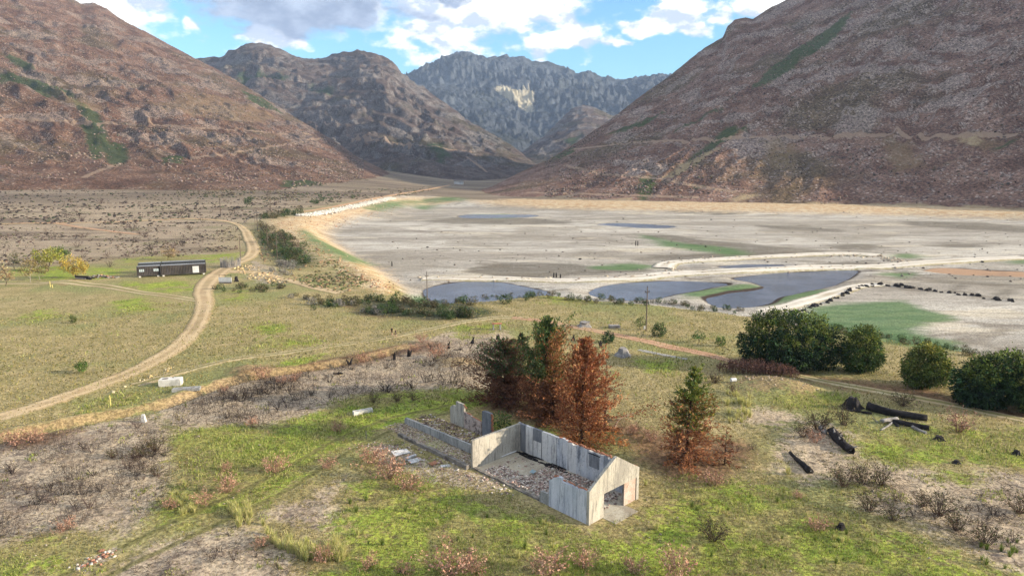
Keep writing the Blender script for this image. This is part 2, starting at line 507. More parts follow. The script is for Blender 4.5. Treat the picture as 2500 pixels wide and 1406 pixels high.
R_LITTER = [[(1185, 980), (1300, 985), (1420, 1010), (1530, 1080), (1600, 1150), (1690, 1180), (1790, 1150), (1850, 1110), (1800, 1075), (1650, 1070), (1560, 1040), (1480, 1020), (1440, 1075), (1330, 1040), (1190, 1010)],
            [(1930, 905), (2100, 930), (2260, 950), (2400, 990), (2540, 1010), (2540, 1030), (2350, 1000), (2100, 955), (1960, 930)], [(570, 905), (700, 890), (900, 858), (1050, 835), (1080, 850), (900, 885), (700, 915), (580, 930)],
            [(0, 1060), (120, 1050), (180, 1050), (120, 1085), (0, 1090)], [(840, 745), (960, 740), (1100, 748), (1150, 765), (1100, 780), (900, 770)]]
R_PLAIN = [[(-900, 470), (-200, 470), (300, 466), (560, 470), (720, 480), (880, 470), (900, 490), (720, 516), (640, 540), (590, 560), (585, 600), (570, 636), (420, 628), (300, 636), (100, 648), (-200, 660), (-900, 690)]]
R_MUD = [[(1140, 662), (1190, 645), (1290, 642), (1400, 645), (1450, 650), (1560, 654), (1600, 662), (1500, 668), (1380, 676), (1280, 680), (1190, 674)],
         [(1550, 573), (1640, 575), (1720, 585), (1900, 602), (2030, 612), (2140, 618), (1980, 628), (1840, 634), (1700, 637), (1560, 632), (1640, 620), (1760, 615), (1680, 600)],
         [(1990, 644), (2120, 634), (2130, 640), (2040, 648)], [(2260, 600), (2350, 595), (2420, 600), (2340, 605)], [(1830, 548), (1900, 552), (2040, 560), (2030, 566), (1900, 560)],
         [(2180, 660), (2300, 680), (2420, 690), (2500, 694), (2500, 704), (2400, 698), (2280, 688)], [(2310, 705), (2360, 690), (2370, 694), (2330, 715)], [(2420, 720), (2450, 706), (2480, 708), (2460, 722)],
         [(1020, 540), (1120, 532), (1300, 534), (1400, 545), (1250, 548), (1100, 546)], [(1620, 510), (1720, 515), (1820, 520), (1760, 524), (1650, 518)], [(2000, 600), (2100, 596), (2160, 604), (2080, 612)],
         [(2200, 540), (2400, 545), (2540, 560), (2540, 570), (2350, 560), (2210, 548)]]
R_LGREEN = [[(1955, 775), (2000, 748), (2090, 738), (2210, 735), (2240, 750), (2330, 775), (2260, 795), (2240, 812), (2310, 830), (2360, 858), (2250, 850), (2150, 832), (2030, 806)],
            [(1560, 572), (1620, 584), (1700, 596), (1780, 606), (1850, 622), (1770, 625), (1700, 612), (1600, 596)], [(1660, 722), (1720, 708), (1800, 700), (1870, 700), (1850, 710), (1790, 716), (1740, 726), (1680, 730)],
            [(1880, 722), (1960, 712), (2010, 708), (1990, 722), (1900, 740), (1860, 745)], [(900, 498), (960, 490), (1000, 500), (940, 512), (900, 510)], [(1000, 505), (1060, 500), (1040, 512)], [(1150, 526), (1230, 523), (1260, 530), (1190, 534)],
            [(1010, 722), (1060, 712), (1110, 730), (1080, 745), (1000, 742)], [(740, 560), (760, 570), (800, 595), (870, 630), (890, 645), (860, 645), (790, 610), (735, 575)], [(2160, 668), (2230, 668), (2200, 680)], [(1540, 642), (1600, 655), (1500, 660), (1440, 652)],
            [(2190, 622), (2240, 622), (2230, 630), (2190, 628)], [(2460, 638), (2540, 636), (2540, 644), (2470, 644)], [(940, 500), (1030, 486), (1110, 482), (1130, 490), (1040, 496)]]
R_SCRUB = [[(630, 545), (680, 550), (720, 580), (770, 625), (750, 650), (690, 650), (640, 610), (620, 570)], [(880, 735), (1000, 738), (1120, 742), (1210, 760), (1150, 780), (1000, 775), (880, 760)]]
R_ORANGE = [[(655, 548), (700, 530), (800, 520), (900, 500), (940, 505), (820, 545), (800, 575), (830, 600), (860, 625), (930, 660), (960, 705), (915, 712), (880, 680), (830, 645), (760, 610), (690, 575)],
            [(1140, 488), (1300, 490), (1600, 494), (1900, 498), (2200, 503), (2560, 512), (2560, 535), (2300, 528), (2000, 521), (1700, 516), (1400, 510), (1200, 500)],
            [(900, 485), (1060, 480), (1120, 490), (1060, 500), (950, 500)]]
R_RUBBLE = [[(950, 1045), (1000, 1030), (1060, 1035), (1085, 1055), (1150, 1080), (1150, 1150), (1080, 1115), (1000, 1080)], [(900, 1090), (960, 1080), (1060, 1130), (1160, 1150), (1240, 1190), (1180, 1200), (1050, 1170), (930, 1130)],
            [(200, 1375), (260, 1345), (275, 1352), (215, 1395)], [(620, 640), (680, 660), (700, 690), (640, 690), (600, 665)]]
LINES = {   # narrow tracks worn into the ground: (line, half width m)
    'rut_a': (W_line([(120, 1420), (330, 1318), (520, 1232), (640, 1172), (740, 1118), (830, 1068), (950, 1022), (1090, 992)]), .34),
    'rut_b': (W_line([(200, 1440), (400, 1340), (580, 1258), (700, 1196), (790, 1140), (880, 1088), (990, 1036), (1110, 1004)]), .34),
}
print('regions to ground')
REG = {}
for nm, regs in (('green', R_GREEN), ('bare', R_BARE), ('litter', R_LITTER), ('plain', R_PLAIN), ('mud', R_MUD), ('lgreen', R_LGREEN), ('orange', R_ORANGE), ('rubble', R_RUBBLE), ('scrub', R_SCRUB)):
    REG[nm] = [W_poly(p, 3 if nm != 'plain' else 1) for p in regs]
def region(nm, X, Y, soft):
    out = np.zeros(X.shape)
    for P in REG[nm]:
        bx = [p[0] for p in P]; by = [p[1] for p in P]
        far = math.hypot(sum(bx) / len(bx), sum(by) / len(by))
        s = soft * max(1.0, far / 110)
        m = (X > min(bx) - s) & (X < max(bx) + s) & (Y > min(by) - s) & (Y < max(by) + s)
        if np.any(m):
            out[m] = np.maximum(out[m], np.clip(.5 + poly_sdf(P, X[m], Y[m]) / (2 * s), 0, 1) * (.70 if nm == 'green' and P is REG[nm][3] else 1.0))
    return out
def masks(X, Y):
    s = lake_sdf(X, Y)
    M = {'lake': np.clip(.5 + (s - 9) / 14, 0, 1)}
    for nm, soft in (('green', 4.2), ('bare', 4.6), ('litter', 4.0), ('plain', 9), ('mud', 3.2), ('lgreen', 4.0), ('orange', 4.0), ('rubble', 1.6), ('scrub', 3.0)):
        M[nm] = region(nm, X, Y, soft)
    rr = np.hypot(X, Y); aa = np.arctan2(X, Y)
    M['plain'] = np.maximum(M['plain'], np.clip((rr - 520) / 120, 0, 1) * (s < 12))
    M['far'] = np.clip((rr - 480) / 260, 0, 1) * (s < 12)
    M['orange'] = np.maximum(M['orange'], np.clip(1.2 - np.abs(s + 8) / 26, 0, 1) * sstep(Y, 440, 520) * sstep(X, -40, 20))
    wet = np.zeros(X.shape)
    for k, P in POND_XY.items():
        bx = [p[0] for p in P]; by = [p[1] for p in P]
        m = (X > min(bx) - 14) & (X < max(bx) + 14) & (Y > min(by) - 14) & (Y < max(by) + 14)
        if np.any(m): wet[m] = np.maximum(wet[m], np.clip(1 + poly_sdf(P, X[m], Y[m]) / 4.5, 0, 1))
    M['wet'] = wet
    d, arc, side = line_dist(DITCH, X, Y)
    M['ditch'] = np.exp(-((side - 1.1) / 1.15) ** 2) * (d < 6)
    rut = np.zeros(X.shape)
    near = np.hypot(X, Y) < 140
    if np.any(near):
        for nm in ('rut_a', 'rut_b'):
            P, hw = LINES[nm]
            rut[near] = np.maximum(rut[near], np.clip(1.3 - line_dist(P, X[near], Y[near])[0] / (hw * 1.6), 0, 1))
    M['rut'] = rut
    for bx, by, br, bh in BUMP_XY[:6]:
        if bh > .5: M['ditch'] = np.maximum(M['ditch'], .9 * np.exp(-((X - bx) ** 2 + (Y - by) ** 2) / (2 * (br * .75) ** 2)))
    return M

# ---- ground sheet: rings round the drone's position, dense where the photograph looks
print('ground mesh')
azs = np.concatenate([np.radians(np.linspace(-180, -52, 33)[:-1]), np.radians(np.arange(-52, 52, .105)), np.radians(np.linspace(52, 180, 33))])
angs = np.radians(np.concatenate([np.linspace(34.5, 8, 300, endpoint=False), np.linspace(8, 2.0, 110, endpoint=False), np.linspace(2.0, .2, 60)]))
rs = np.concatenate([np.linspace(1, 45, 10), CAMZ / np.tan(angs)])
rs = rs[np.concatenate([[True], np.diff(rs) > .01])]
A, Rr = np.meshgrid(azs, rs)
GX, GY = (Rr * np.sin(A)).ravel(), (Rr * np.cos(A)).ravel()
GZ = ground_h(GX, GY)
nr, na = A.shape
idx = np.arange(nr * na).reshape(nr, na)
quads = np.stack([idx[:-1, :-1], idx[:-1, 1:], idx[1:, 1:], idx[1:, :-1]], -1).reshape(-1, 4)[:, ::-1]
gv = np.stack([GX, GY, GZ], 1)
print('ground masks')
M = masks(GX, GY)
c1 = np.stack([M['green'], M['bare'], M['lake'], M['plain']], 1)
c2 = np.stack([M['mud'], M['lgreen'], M['orange'], M['litter']], 1)
c3 = np.stack([M['wet'], M['ditch'], M['rut'], M['rubble']], 1)
c4 = np.stack([M['scrub'], M['far'], M['scrub'] * 0, M['scrub'] * 0], 1)

def ground_material():
    mat = bpy.data.materials.new('ground_soil'); mat.use_nodes = True
    S = NT(mat.node_tree)
    P = S.n('ShaderNodeTexCoord').outputs['Object']
    a1, a2, a3, a4 = S.attr('m1'), S.attr('m2'), S.attr('m3'), S.attr('m4')
    green, bare, lake = S.rgb(a1.outputs['Color'])[:3]; plain = a1.outputs['Alpha']
    mud, lgreen, orange = S.rgb(a2.outputs['Color'])[:3]; litter = a2.outputs['Alpha']
    wet, ditch, rut = S.rgb(a3.outputs['Color'])[:3]; rubble = a3.outputs['Alpha']
    scrub, far_m = S.rgb(a4.outputs['Color'])[:2]
    n_big = S.noise(P, .035, 3); n_mid = S.noise(P, .22, 4, .6); n_sm = S.noise(P, 1.1, 4, .65); n_fine = S.noise(P, 4.5, 3, .7)
    x, y, z = S.xyz(P)
    Pst = S.comb(S.m('MULTIPLY', x, .25), y, z)                       # streaks that run along the shore
    n_st = S.noise(Pst, .05, 5, .6, .4); n_st2 = S.noise(Pst, .35, 4, .6); n_st3 = S.noise(Pst, .013, 3, .5)
    def edge(m, amp=1.0, w=.14):
        q = S.m('ADD', m, S.m('MULTIPLY', S.m('SUBTRACT', S.m('ADD', S.m('MULTIPLY', n_mid, .6), S.m('MULTIPLY', n_sm, .6)), .6), amp * 1.7))
        return S.sm(q, .5 - w, .5 + w)
    # meadow
    col = S.mix(S.sm(n_mid, .35, .66), alb(156, 143, 98), alb(182, 164, 120))
    col = S.mix(S.sm(n_big, .46, .62), col, alb(146, 146, 94))
    col = S.mix(S.m('MULTIPLY', S.sm(n_sm, .52, .72), .55), col, alb(116, 112, 66))
    col = S.mix(S.m('MULTIPLY', S.sm(n_fine, .5, .72), .4), col, alb(190, 176, 126))
    # burnt plain
    pl = S.mix(S.sm(n_st2, .35, .65), alb(172, 152, 130), alb(194, 176, 150))
    pl = S.mix(S.m('MULTIPLY', S.sm(n_st, .48, .62), .75), pl, alb(122, 106, 90))
    pl = S.mix(S.m('MULTIPLY', S.sm(n_big, .56, .68), .6), pl, alb(132, 128, 92))
    pl = S.mix(S.m('MULTIPLY', S.sm(n_sm, .55, .68), .55), pl, alb(84, 70, 66))
    pl = S.mix(1.0, pl, (.90, .90, .88), 'MULTIPLY')
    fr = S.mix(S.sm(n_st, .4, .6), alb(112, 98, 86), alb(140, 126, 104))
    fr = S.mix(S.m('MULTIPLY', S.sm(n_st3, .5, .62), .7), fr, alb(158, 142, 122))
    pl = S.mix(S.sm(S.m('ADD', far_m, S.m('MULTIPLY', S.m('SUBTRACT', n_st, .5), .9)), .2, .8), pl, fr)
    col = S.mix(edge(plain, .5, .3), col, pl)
    # bare burnt soil
    br = S.mix(S.sm(n_mid, .35, .65), alb(164, 146, 126), alb(200, 182, 156))
    br = S.mix(S.m('MULTIPLY', S.sm(n_sm, .5, .66), .55), br, alb(124, 106, 96))
    br = S.mix(S.m('MULTIPLY', S.sm(n_fine, .55, .7), .5), br, alb(70, 60, 56))
    br = S.mix(S.m('MULTIPLY', S.sm(S.noise(P, .5, 4, .7), .54, .64), .8), br, alb(104, 90, 84))
    br = S.mix(S.m('MULTIPLY', S.sm(n_big, .42, .6), .5), br, alb(200, 180, 150))
    bare_f = edge(bare, .9, .16)
    col = S.mix(bare_f, col, br)
    lt = S.mix(S.sm(n_sm, .35, .65), alb(108, 78, 60), alb(140, 108, 84))
    col = S.mix(S.m('MULTIPLY', edge(litter, .7, .25), .85), col, lt)
    # fresh grass
    gr = S.mix(S.sm(n_mid, .36, .62), alb(168, 178, 76), alb(142, 160, 66))
    gr = S.mix(S.m('MULTIPLY', S.sm(n_sm, .5, .7), .6), gr, alb(176, 178, 86))
    gr = S.mix(S.m('MULTIPLY', S.sm(n_fine, .5, .7), .55), gr, alb(84, 98, 46))
    gr = S.mix(S.sm(n_big, .5, .64), gr, alb(154, 148, 88))
    gr = S.mix(S.m('MULTIPLY', S.sm(S.noise(P, .12, 4, .65), .47, .58), .8), gr, alb(160, 146, 100))
    gr = S.mix(S.m('MULTIPLY', S.sm(S.noise(P, .55, 4, .7), .54, .64), .7), gr, alb(126, 110, 82))
    col = S.mix(edge(green, 1.1, .15), col, gr)
    sc = S.mix(S.sm(n_mid, .4, .6), alb(74, 88, 52), alb(112, 108, 84))
    sc = S.mix(S.m('MULTIPLY', S.sm(n_sm, .45, .65), .8), sc, alb(52, 56, 42))
    col = S.mix(edge(scrub, .9, .25), col, sc)
    # ditch banks, ruts, rubble
    dt = S.mix(S.sm(n_sm, .35, .65), alb(192, 166, 122), alb(142, 120, 88))
    col = S.mix(S.m('MULTIPLY', edge(S.m('MULTIPLY', ditch, .8), 1.3, .14), .85), col, dt)
    col = S.mix(S.m('MULTIPLY', S.sm(S.m('ADD', rut, S.m('MULTIPLY', S.m('SUBTRACT', n_sm, .5), .8)), .3, .9), .8), col, alb(116, 112, 66))
    rb = S.mix(S.vor(P, 2.2, out='Color'), alb(150, 128, 112), alb(205, 190, 175), 'MIX')
    col = S.mix(S.m('MULTIPLY', edge(rubble, 1.3, .1), S.sm(n_fine, .42, .55)), col, rb)
    # lake bed
    lk = S.mix(S.sm(n_st, .38, .62), alb(198, 190, 178), alb(236, 228, 214))
    lk = S.mix(S.m('MULTIPLY', S.sm(n_st3, .45, .6), .75), lk, alb(176, 166, 152))
    lk = S.mix(S.m('MULTIPLY', S.sm(n_st2, .52, .64), .6), lk, alb(160, 150, 138))
    lk = S.mix(S.m('MULTIPLY', S.sm(S.noise(Pst, .09, 3), .57, .66), .7), lk, alb(240, 226, 200))
    lk = S.mix(S.m('MULTIPLY', S.sm(n_fine, .6, .72), .5), lk, alb(120, 112, 104))
    def edge2(m, amp=1.5, w=.2):
        q = S.m('ADD', m, S.m('MULTIPLY', S.m('SUBTRACT', S.m('ADD', S.m('MULTIPLY', n_st, .5), S.m('MULTIPLY', n_st2, .5)), .5), amp))
        return S.sm(q, .5 - w, .5 + w)
    lk = S.mix(S.m('MULTIPLY', edge2(mud), .85), lk, S.mix(n_st2, alb(112, 104, 92), alb(142, 134, 120)))
    chn = S.sm(S.m('ABSOLUTE', S.m('SUBTRACT', S.noise(Pst, .03, 4, .55, .8), .5)), .022, .004)
    lk = S.mix(S.m('MULTIPLY', chn, .6), lk, alb(140, 128, 112))
    chn2 = S.sm(S.m('ABSOLUTE', S.m('SUBTRACT', S.noise(Pst, .11, 4, .6, 1.0), .5)), .016, .003)
    lk = S.mix(S.m('MULTIPLY', chn2, .4), lk, alb(236, 228, 214))
    lk = S.mix(S.m('MULTIPLY', S.sm(S.noise(P, .02, 4, .6, .6), .5, .62), .55), lk, alb(168, 158, 142))
    n_l = S.noise(Pst, 1.2, 4, .75)
    lk = S.mix(S.m('MULTIPLY', S.sm(n_l, .55, .68), .55), lk, alb(132, 122, 108))
    lk = S.mix(1.0, lk, (.82, .82, .81), 'MULTIPLY')
    col = S.mix(edge(lake, .7, .2), col, lk)
    og = S.mix(S.sm(n_mid, .35, .62), alb(204, 168, 122), alb(226, 206, 170))
    og = S.mix(S.m('MULTIPLY', S.sm(n_sm, .5, .65), .6), og, alb(168, 118, 82))
    col = S.mix(S.m('MULTIPLY', edge(orange, .9, .25), .9), col, og)
    lg = S.mix(S.sm(n_st2, .35, .65), alb(70, 112, 60), alb(110, 136, 88))
    col = S.mix(S.m('MULTIPLY', edge2(lgreen, 1.5, .22), .88), col, lg)
    col = S.mix(S.sm(S.m('ADD', wet, S.m('MULTIPLY', S.m('SUBTRACT', n_st2, .5), .35)), .45, .72), col, alb(74, 62, 54))
    # overall slight tone drift
    n_g = S.noise(P, 2.6, 4, .75)
    hsv = S.n('ShaderNodeHueSaturation'); S.put(hsv.inputs['Color'], col); S.put(hsv.inputs['Value'], S.m('MULTIPLY', S.sm(n_sm, .3, .7, .84, 1.14), S.sm(n_g, .38, .62, .60, 1.32))); S.put(hsv.inputs['Saturation'], 1.0)
    bs = S.n('ShaderNodeBsdfPrincipled')
    S.put(bs.inputs['Base Color'], hsv.outputs[0]); S.put(bs.inputs['Roughness'], .95)
    bs.inputs['Specular IOR Level'].default_value = .12
    hgt = S.m('ADD', S.m('MULTIPLY', n_sm, .5), S.m('MULTIPLY', n_fine, .35))
    S.put(bs.inputs['Normal'], S.bump(hgt, .8, .22))
    o = S.n('ShaderNodeOutputMaterial'); S.t.links.new(bs.outputs[0], o.inputs[0])
    return mat
MAT_GROUND = ground_material()
fl = lake_sdf(GX, GY)[quads].mean(1)
in_lake = fl > 12
def sub_sheet(name, sel):
    q = quads[sel]
    used, inv = np.unique(q, return_inverse=True)
    me = mesh_from(name, gv[used], inv.reshape(-1, 4), [MAT_GROUND], True)
    for k, c in (('m1', c1), ('m2', c2), ('m3', c3), ('m4', c4)): set_col(me, k, c[used])
    o = obj(name, me)
    return tag(o, kind='structure')
tag(sub_sheet('ground', ~in_lake), 'dry meadow and burnt soil with patches of fresh grass')
tag(sub_sheet('lakebed', in_lake), 'pale cracked bed of the nearly empty reservoir')

# ---- water
def water_material(name, deep, rough=.12):
    mat = bpy.data.materials.new(name); mat.use_nodes = True
    S = NT(mat.node_tree)
    P = S.n('ShaderNodeTexCoord').outputs['Object']
    bs = S.n('ShaderNodeBsdfPrincipled')
    n1 = S.noise(P, .9, 4, .65); n2 = S.noise(P, .08, 2)
    S.put(bs.inputs['Base Color'], S.mix(S.sm(n2, .4, .6), deep, tuple(c * 1.35 for c in deep)))
    S.put(bs.inputs['Roughness'], rough)
    bs.inputs['IOR'].default_value = 1.33
    S.put(bs.inputs['Normal'], S.bump(n1, .9, .35))
    o = S.n('ShaderNodeOutputMaterial'); S.t.links.new(bs.outputs[0], o.inputs[0])
    return mat
MAT_WATER = water_material('pond_water', (.085, .10, .135), .2)
MAT_RUST = water_material('rust_water', (.30, .18, .10), .4)
POND_LABEL = {'near': 'blue grey pond below the grass bank by the wooden pole', 'mid': 'long blue pond between the sand spit and the leafy bank',
              'big': 'largest dark blue pond curling round a green spit', 'rust': 'narrow orange brown pool at the right of the lake bed',
              'strip': 'thin sliver of water behind the stony causeway', 'far': 'small far pool with a green islet on the lake bed', 'thin': 'thin far streak of blue water on the lake bed'}
for k, P in POND_XY.items():
    P = np.array(P); c = P.mean(0)
    d = P - c
    Q = c + d * (1 + 3.0 / np.maximum(np.linalg.norm(d, axis=1, keepdims=True), 1))
    o = obj('pond', mesh_from('pond', [(x, y, WATER_Z) for x, y in Q], [tuple(range(len(Q)))], [MAT_RUST if k == 'rust' else MAT_WATER]))
    a = sum(Q[i][0] * Q[(i + 1) % len(Q)][1] - Q[(i + 1) % len(Q)][0] * Q[i][1] for i in range(len(Q)))
    if a < 0: o.data.flip_normals()
    tag(o, POND_LABEL[k], kind='structure')

# ---- dirt roads and paths: strips that follow the ground, edges sunk into it
def path_material(name, ca, cb, cc, rut=False):
    mat = bpy.data.materials.new(name); mat.use_nodes = True
    S = NT(mat.node_tree)
    P = S.n('ShaderNodeTexCoord').outputs['Object']
    a = S.attr('lane'); u = S.rgb(a.outputs['Color'])[0]               # 0 centre .. 1 edge
    n1 = S.noise(P, .25, 4, .6); n2 = S.noise(P, 1.6, 4, .65); n3 = S.noise(P, .06, 2)
    col = S.mix(S.sm(n1, .35, .65), ca, cb)
    col = S.mix(S.m('MULTIPLY', S.sm(n2, .48, .68), .5), col, cc)
    col = S.mix(S.m('MULTIPLY', S.sm(n3, .52, .64), .5), col, cc)
    if rut:
        g = S.m('ADD', u, S.m('MULTIPLY', S.m('SUBTRACT', n2, .5), .5))
        mid = S.sm(g, .36, .2)
        col = S.mix(S.m('MULTIPLY', mid, .85), col, alb(132, 128, 78))
    else:
        g = S.m('ADD', u, S.m('MULTIPLY', S.m('SUBTRACT', n2, .5), .35))
        lane = S.m('MULTIPLY', S.sm(g, .2, .36), S.sm(g, .66, .5))
        col = S.mix(S.m('MULTIPLY', lane, .45), col, tuple(min(1, c * 1.3) for c in cb))
        col = S.mix(S.m('MULTIPLY', S.m('MULTIPLY', S.sm(g, .24, .08), S.sm(n3, .42, .56)), .45), col, alb(150, 138, 92))
    ed = S.sm(S.m('ADD', u, S.m('MULTIPLY', S.m('SUBTRACT', S.m('ADD', S.m('MULTIPLY', n1, .4), S.m('MULTIPLY', n2, .6)), .5), 1.5)), .56, .98)
    col = S.mix(S.m('MULTIPLY', ed, .9), col, alb(140, 132, 84))
    bs = S.n('ShaderNodeBsdfPrincipled'); S.put(bs.inputs['Base Color'], col); S.put(bs.inputs['Roughness'], .95)
    bs.inputs['Specular IOR Level'].default_value = .1
    S.put(bs.inputs['Normal'], S.bump(n2, .6, .15))
    o = S.n('ShaderNodeOutputMaterial'); S.t.links.new(bs.outputs[0], o.inputs[0])
    return mat
MAT_ROAD = path_material('dirt_road', alb(190, 164, 126), alb(208, 184, 146), alb(160, 136, 108))
MAT_TRACK = path_material('sandy_track', alb(192, 172, 134), alb(206, 190, 154), alb(168, 146, 112), True)
MAT_RED = path_material('red_path', alb(182, 140, 112), alb(198, 160, 130), alb(208, 184, 150))
MAT_PALE = path_material('pale_gravel', alb(216, 206, 190), alb(232, 224, 210), alb(186, 168, 146))
def path(name, label, px, widths, mat, lift=.07, seed=0):
    C = smooth_line([np.array([*gxy(float(x), float(y)), w]) for (x, y), w in zip(px, widths)], 10)
    # resample roughly every 1.2 m near, more far
    pts = [C[0]]
    for c in C[1:]:
        step = max(1.0, math.hypot(*c[:2]) / 90)
        seg = c[:2] - pts[-1][:2]; L = math.hypot(*seg)
        k = int(L // step)
        for i in range(1, k + 1): pts.append(pts[-1] + (c - pts[-1]) * min(1, step / max(math.hypot(*(c[:2] - pts[-1][:2])), 1e-6)))
    pts = np.array(pts); n = len(pts)
    tan = np.gradient(pts[:, :2], axis=0); tan /= np.linalg.norm(tan, axis=1, keepdims=True) + 1e-9
    nor = np.stack([-tan[:, 1], tan[:, 0]], 1)
    us = np.array([-1, -.85, -.65, -.4, -.15, .15, .4, .65, .85, 1])
    s = np.arange(n)
    X = np.zeros((n, len(us))); Y = X.copy()
    for j, u in enumerate(us):
        wob = 1 + .16 * perlin(s * .23, np.full(n, 3.0 + (u > 0) * 9 + seed), 5) * (abs(u) > .6) + .12 * perlin(s * .61, np.full(n, 1.0 + (u > 0) * 9 + seed), 6) * (abs(u) > .6)
        X[:, j] = pts[:, 0] + nor[:, 0] * u * pts[:, 2] / 2 * wob; Y[:, j] = pts[:, 1] + nor[:, 1] * u * pts[:, 2] / 2 * wob
    dist = np.hypot(X, Y)
    Z = ground_h(X.ravel(), Y.ravel()).reshape(X.shape)
    prof = np.where(np.abs(us) > .95, -1.2, np.where(np.abs(us) > .8, .45, 1.0))
    Z = Z + prof * lift * np.clip(dist / 110, 1, 4)
    idx = np.arange(X.size).reshape(X.shape)
    q = np.stack([idx[:-1, :-1], idx[:-1, 1:], idx[1:, 1:], idx[1:, :-1]], -1).reshape(-1, 4)[:, ::-1]
    me = mesh_from(name, np.stack([X.ravel(), Y.ravel(), Z.ravel()], 1), q, [mat], True)
    set_col(me, 'lane', np.repeat(np.abs(np.tile(us, n))[:, None], 3, 1))
    return tag(obj(name, me), label, kind='structure')
path('dirt_road', 'wide curving dirt road from the lower left to the container sheds', [(-180, 1066), (0, 1019), (120, 982), (230, 945), (330, 905), (412, 862), (462, 820), (490, 778), (500, 740), (496, 712), (512, 684), (545, 660), (580, 642), (612, 626), (618, 605), (606, 580), (596, 562), (572, 546), (520, 538), (440, 535)],
     [5.0, 4.6, 4.4, 4.6, 4.8, 4.8, 4.8, 4.8, 5.2, 6, 7, 7, 6, 6, 6, 6, 5, 4, 4, 4], MAT_ROAD)
path('two_wheel_track', 'pale two wheel track crossing the middle meadow', [(330, 940), (430, 912), (560, 880), (660, 866), (760, 850), (870, 836), (960, 822), (1050, 806), (1130, 788), (1220, 776), (1290, 780)], [3.4, 2.6, 2.6, 2.6, 2.6, 2.6, 2.6, 2.8, 3, 3.6, 3], MAT_TRACK, .06, 3)
path('red_path', 'reddish dirt path slanting past the small round trees', [(1250, 777), (1330, 786), (1420, 802), (1500, 818), (1600, 839), (1680, 856), (1740, 870), (1800, 886)], [3, 3.2, 3.2, 3.4, 3.6, 3.4, 3, 2], MAT_RED, .06, 5)
path('side_path', 'faint grey path along the container sheds front', [(-200, 690), (0, 692), (140, 692), (240, 698), (340, 714), (420, 724), (490, 735)], [4, 4, 5, 5, 4, 4, 3], MAT_TRACK, .05, 7)
path('lake_path', 'sandy path leading down towards the lake bed', [(530, 664), (600, 664), (660, 670), (710, 685), (770, 702), (840, 717)], [6, 5, 4, 4, 4.5, 4.5], MAT_ROAD, .06, 9)
path('sandy_track', 'twin pale wheel ruts below the big green trees', [(1900, 905), (1980, 922), (2080, 942), (2200, 966), (2320, 988), (2420, 1008), (2560, 1036)], [2, 2.6, 2.8, 2.8, 2.8, 2.8, 2.8], MAT_TRACK, .06, 11)
path('plain_path', 'thin orange path across the burnt plain', [(-100, 548), (120, 545), (250, 543), (380, 538), (470, 534), (560, 540)], [4, 4, 4, 4, 4, 4], MAT_RED, .05, 13)
path('plain_fork', 'thin path forking down the burnt plain', [(130, 545), (200, 556), (280, 566), (340, 572)], [4, 4, 4, 3], MAT_RED, .05, 15)
path('valley_road', 'pale road running up the valley along the shore', [(735, 518), (800, 508), (860, 496), (930, 482), (1000, 470), (1060, 460), (1100, 452)], [5, 6, 6, 6, 6, 6, 5], MAT_RED, .05, 17)
path('causeway', 'stony causeway between the ponds on the lake bed', [(1030, 682), (1200, 682), (1400, 686), (1560, 680), (1640, 670), (1800, 664), (2000, 655), (2150, 652), (2300, 640), (2500, 630)], [8, 10, 10, 12, 14, 12, 12, 12, 12, 10], MAT_PALE, .16, 19)
path('causeway', 'upper stony causeway curving over the lake bed', [(1620, 655), (1640, 642), (1760, 634), (1900, 626), (2060, 620), (2160, 626)], [10, 10, 10, 10, 12, 12], MAT_PALE, .14, 23)
path('lake_track', 'pale vehicle track along the row of stumps', [(1860, 765), (1960, 740), (2040, 716), (2100, 700), (2170, 694)], [6, 7, 7, 6, 5], MAT_PALE, .06, 25)
path('concrete_strip', 'broken grey concrete strip in the grass beyond the tree stump', [(1560, 854), (1620, 866), (1680, 878)], [1.3, 1.3, 1.3], path_material('old_concrete', alb(160, 156, 150), alb(182, 178, 170), alb(132, 128, 118)), .06, 29)
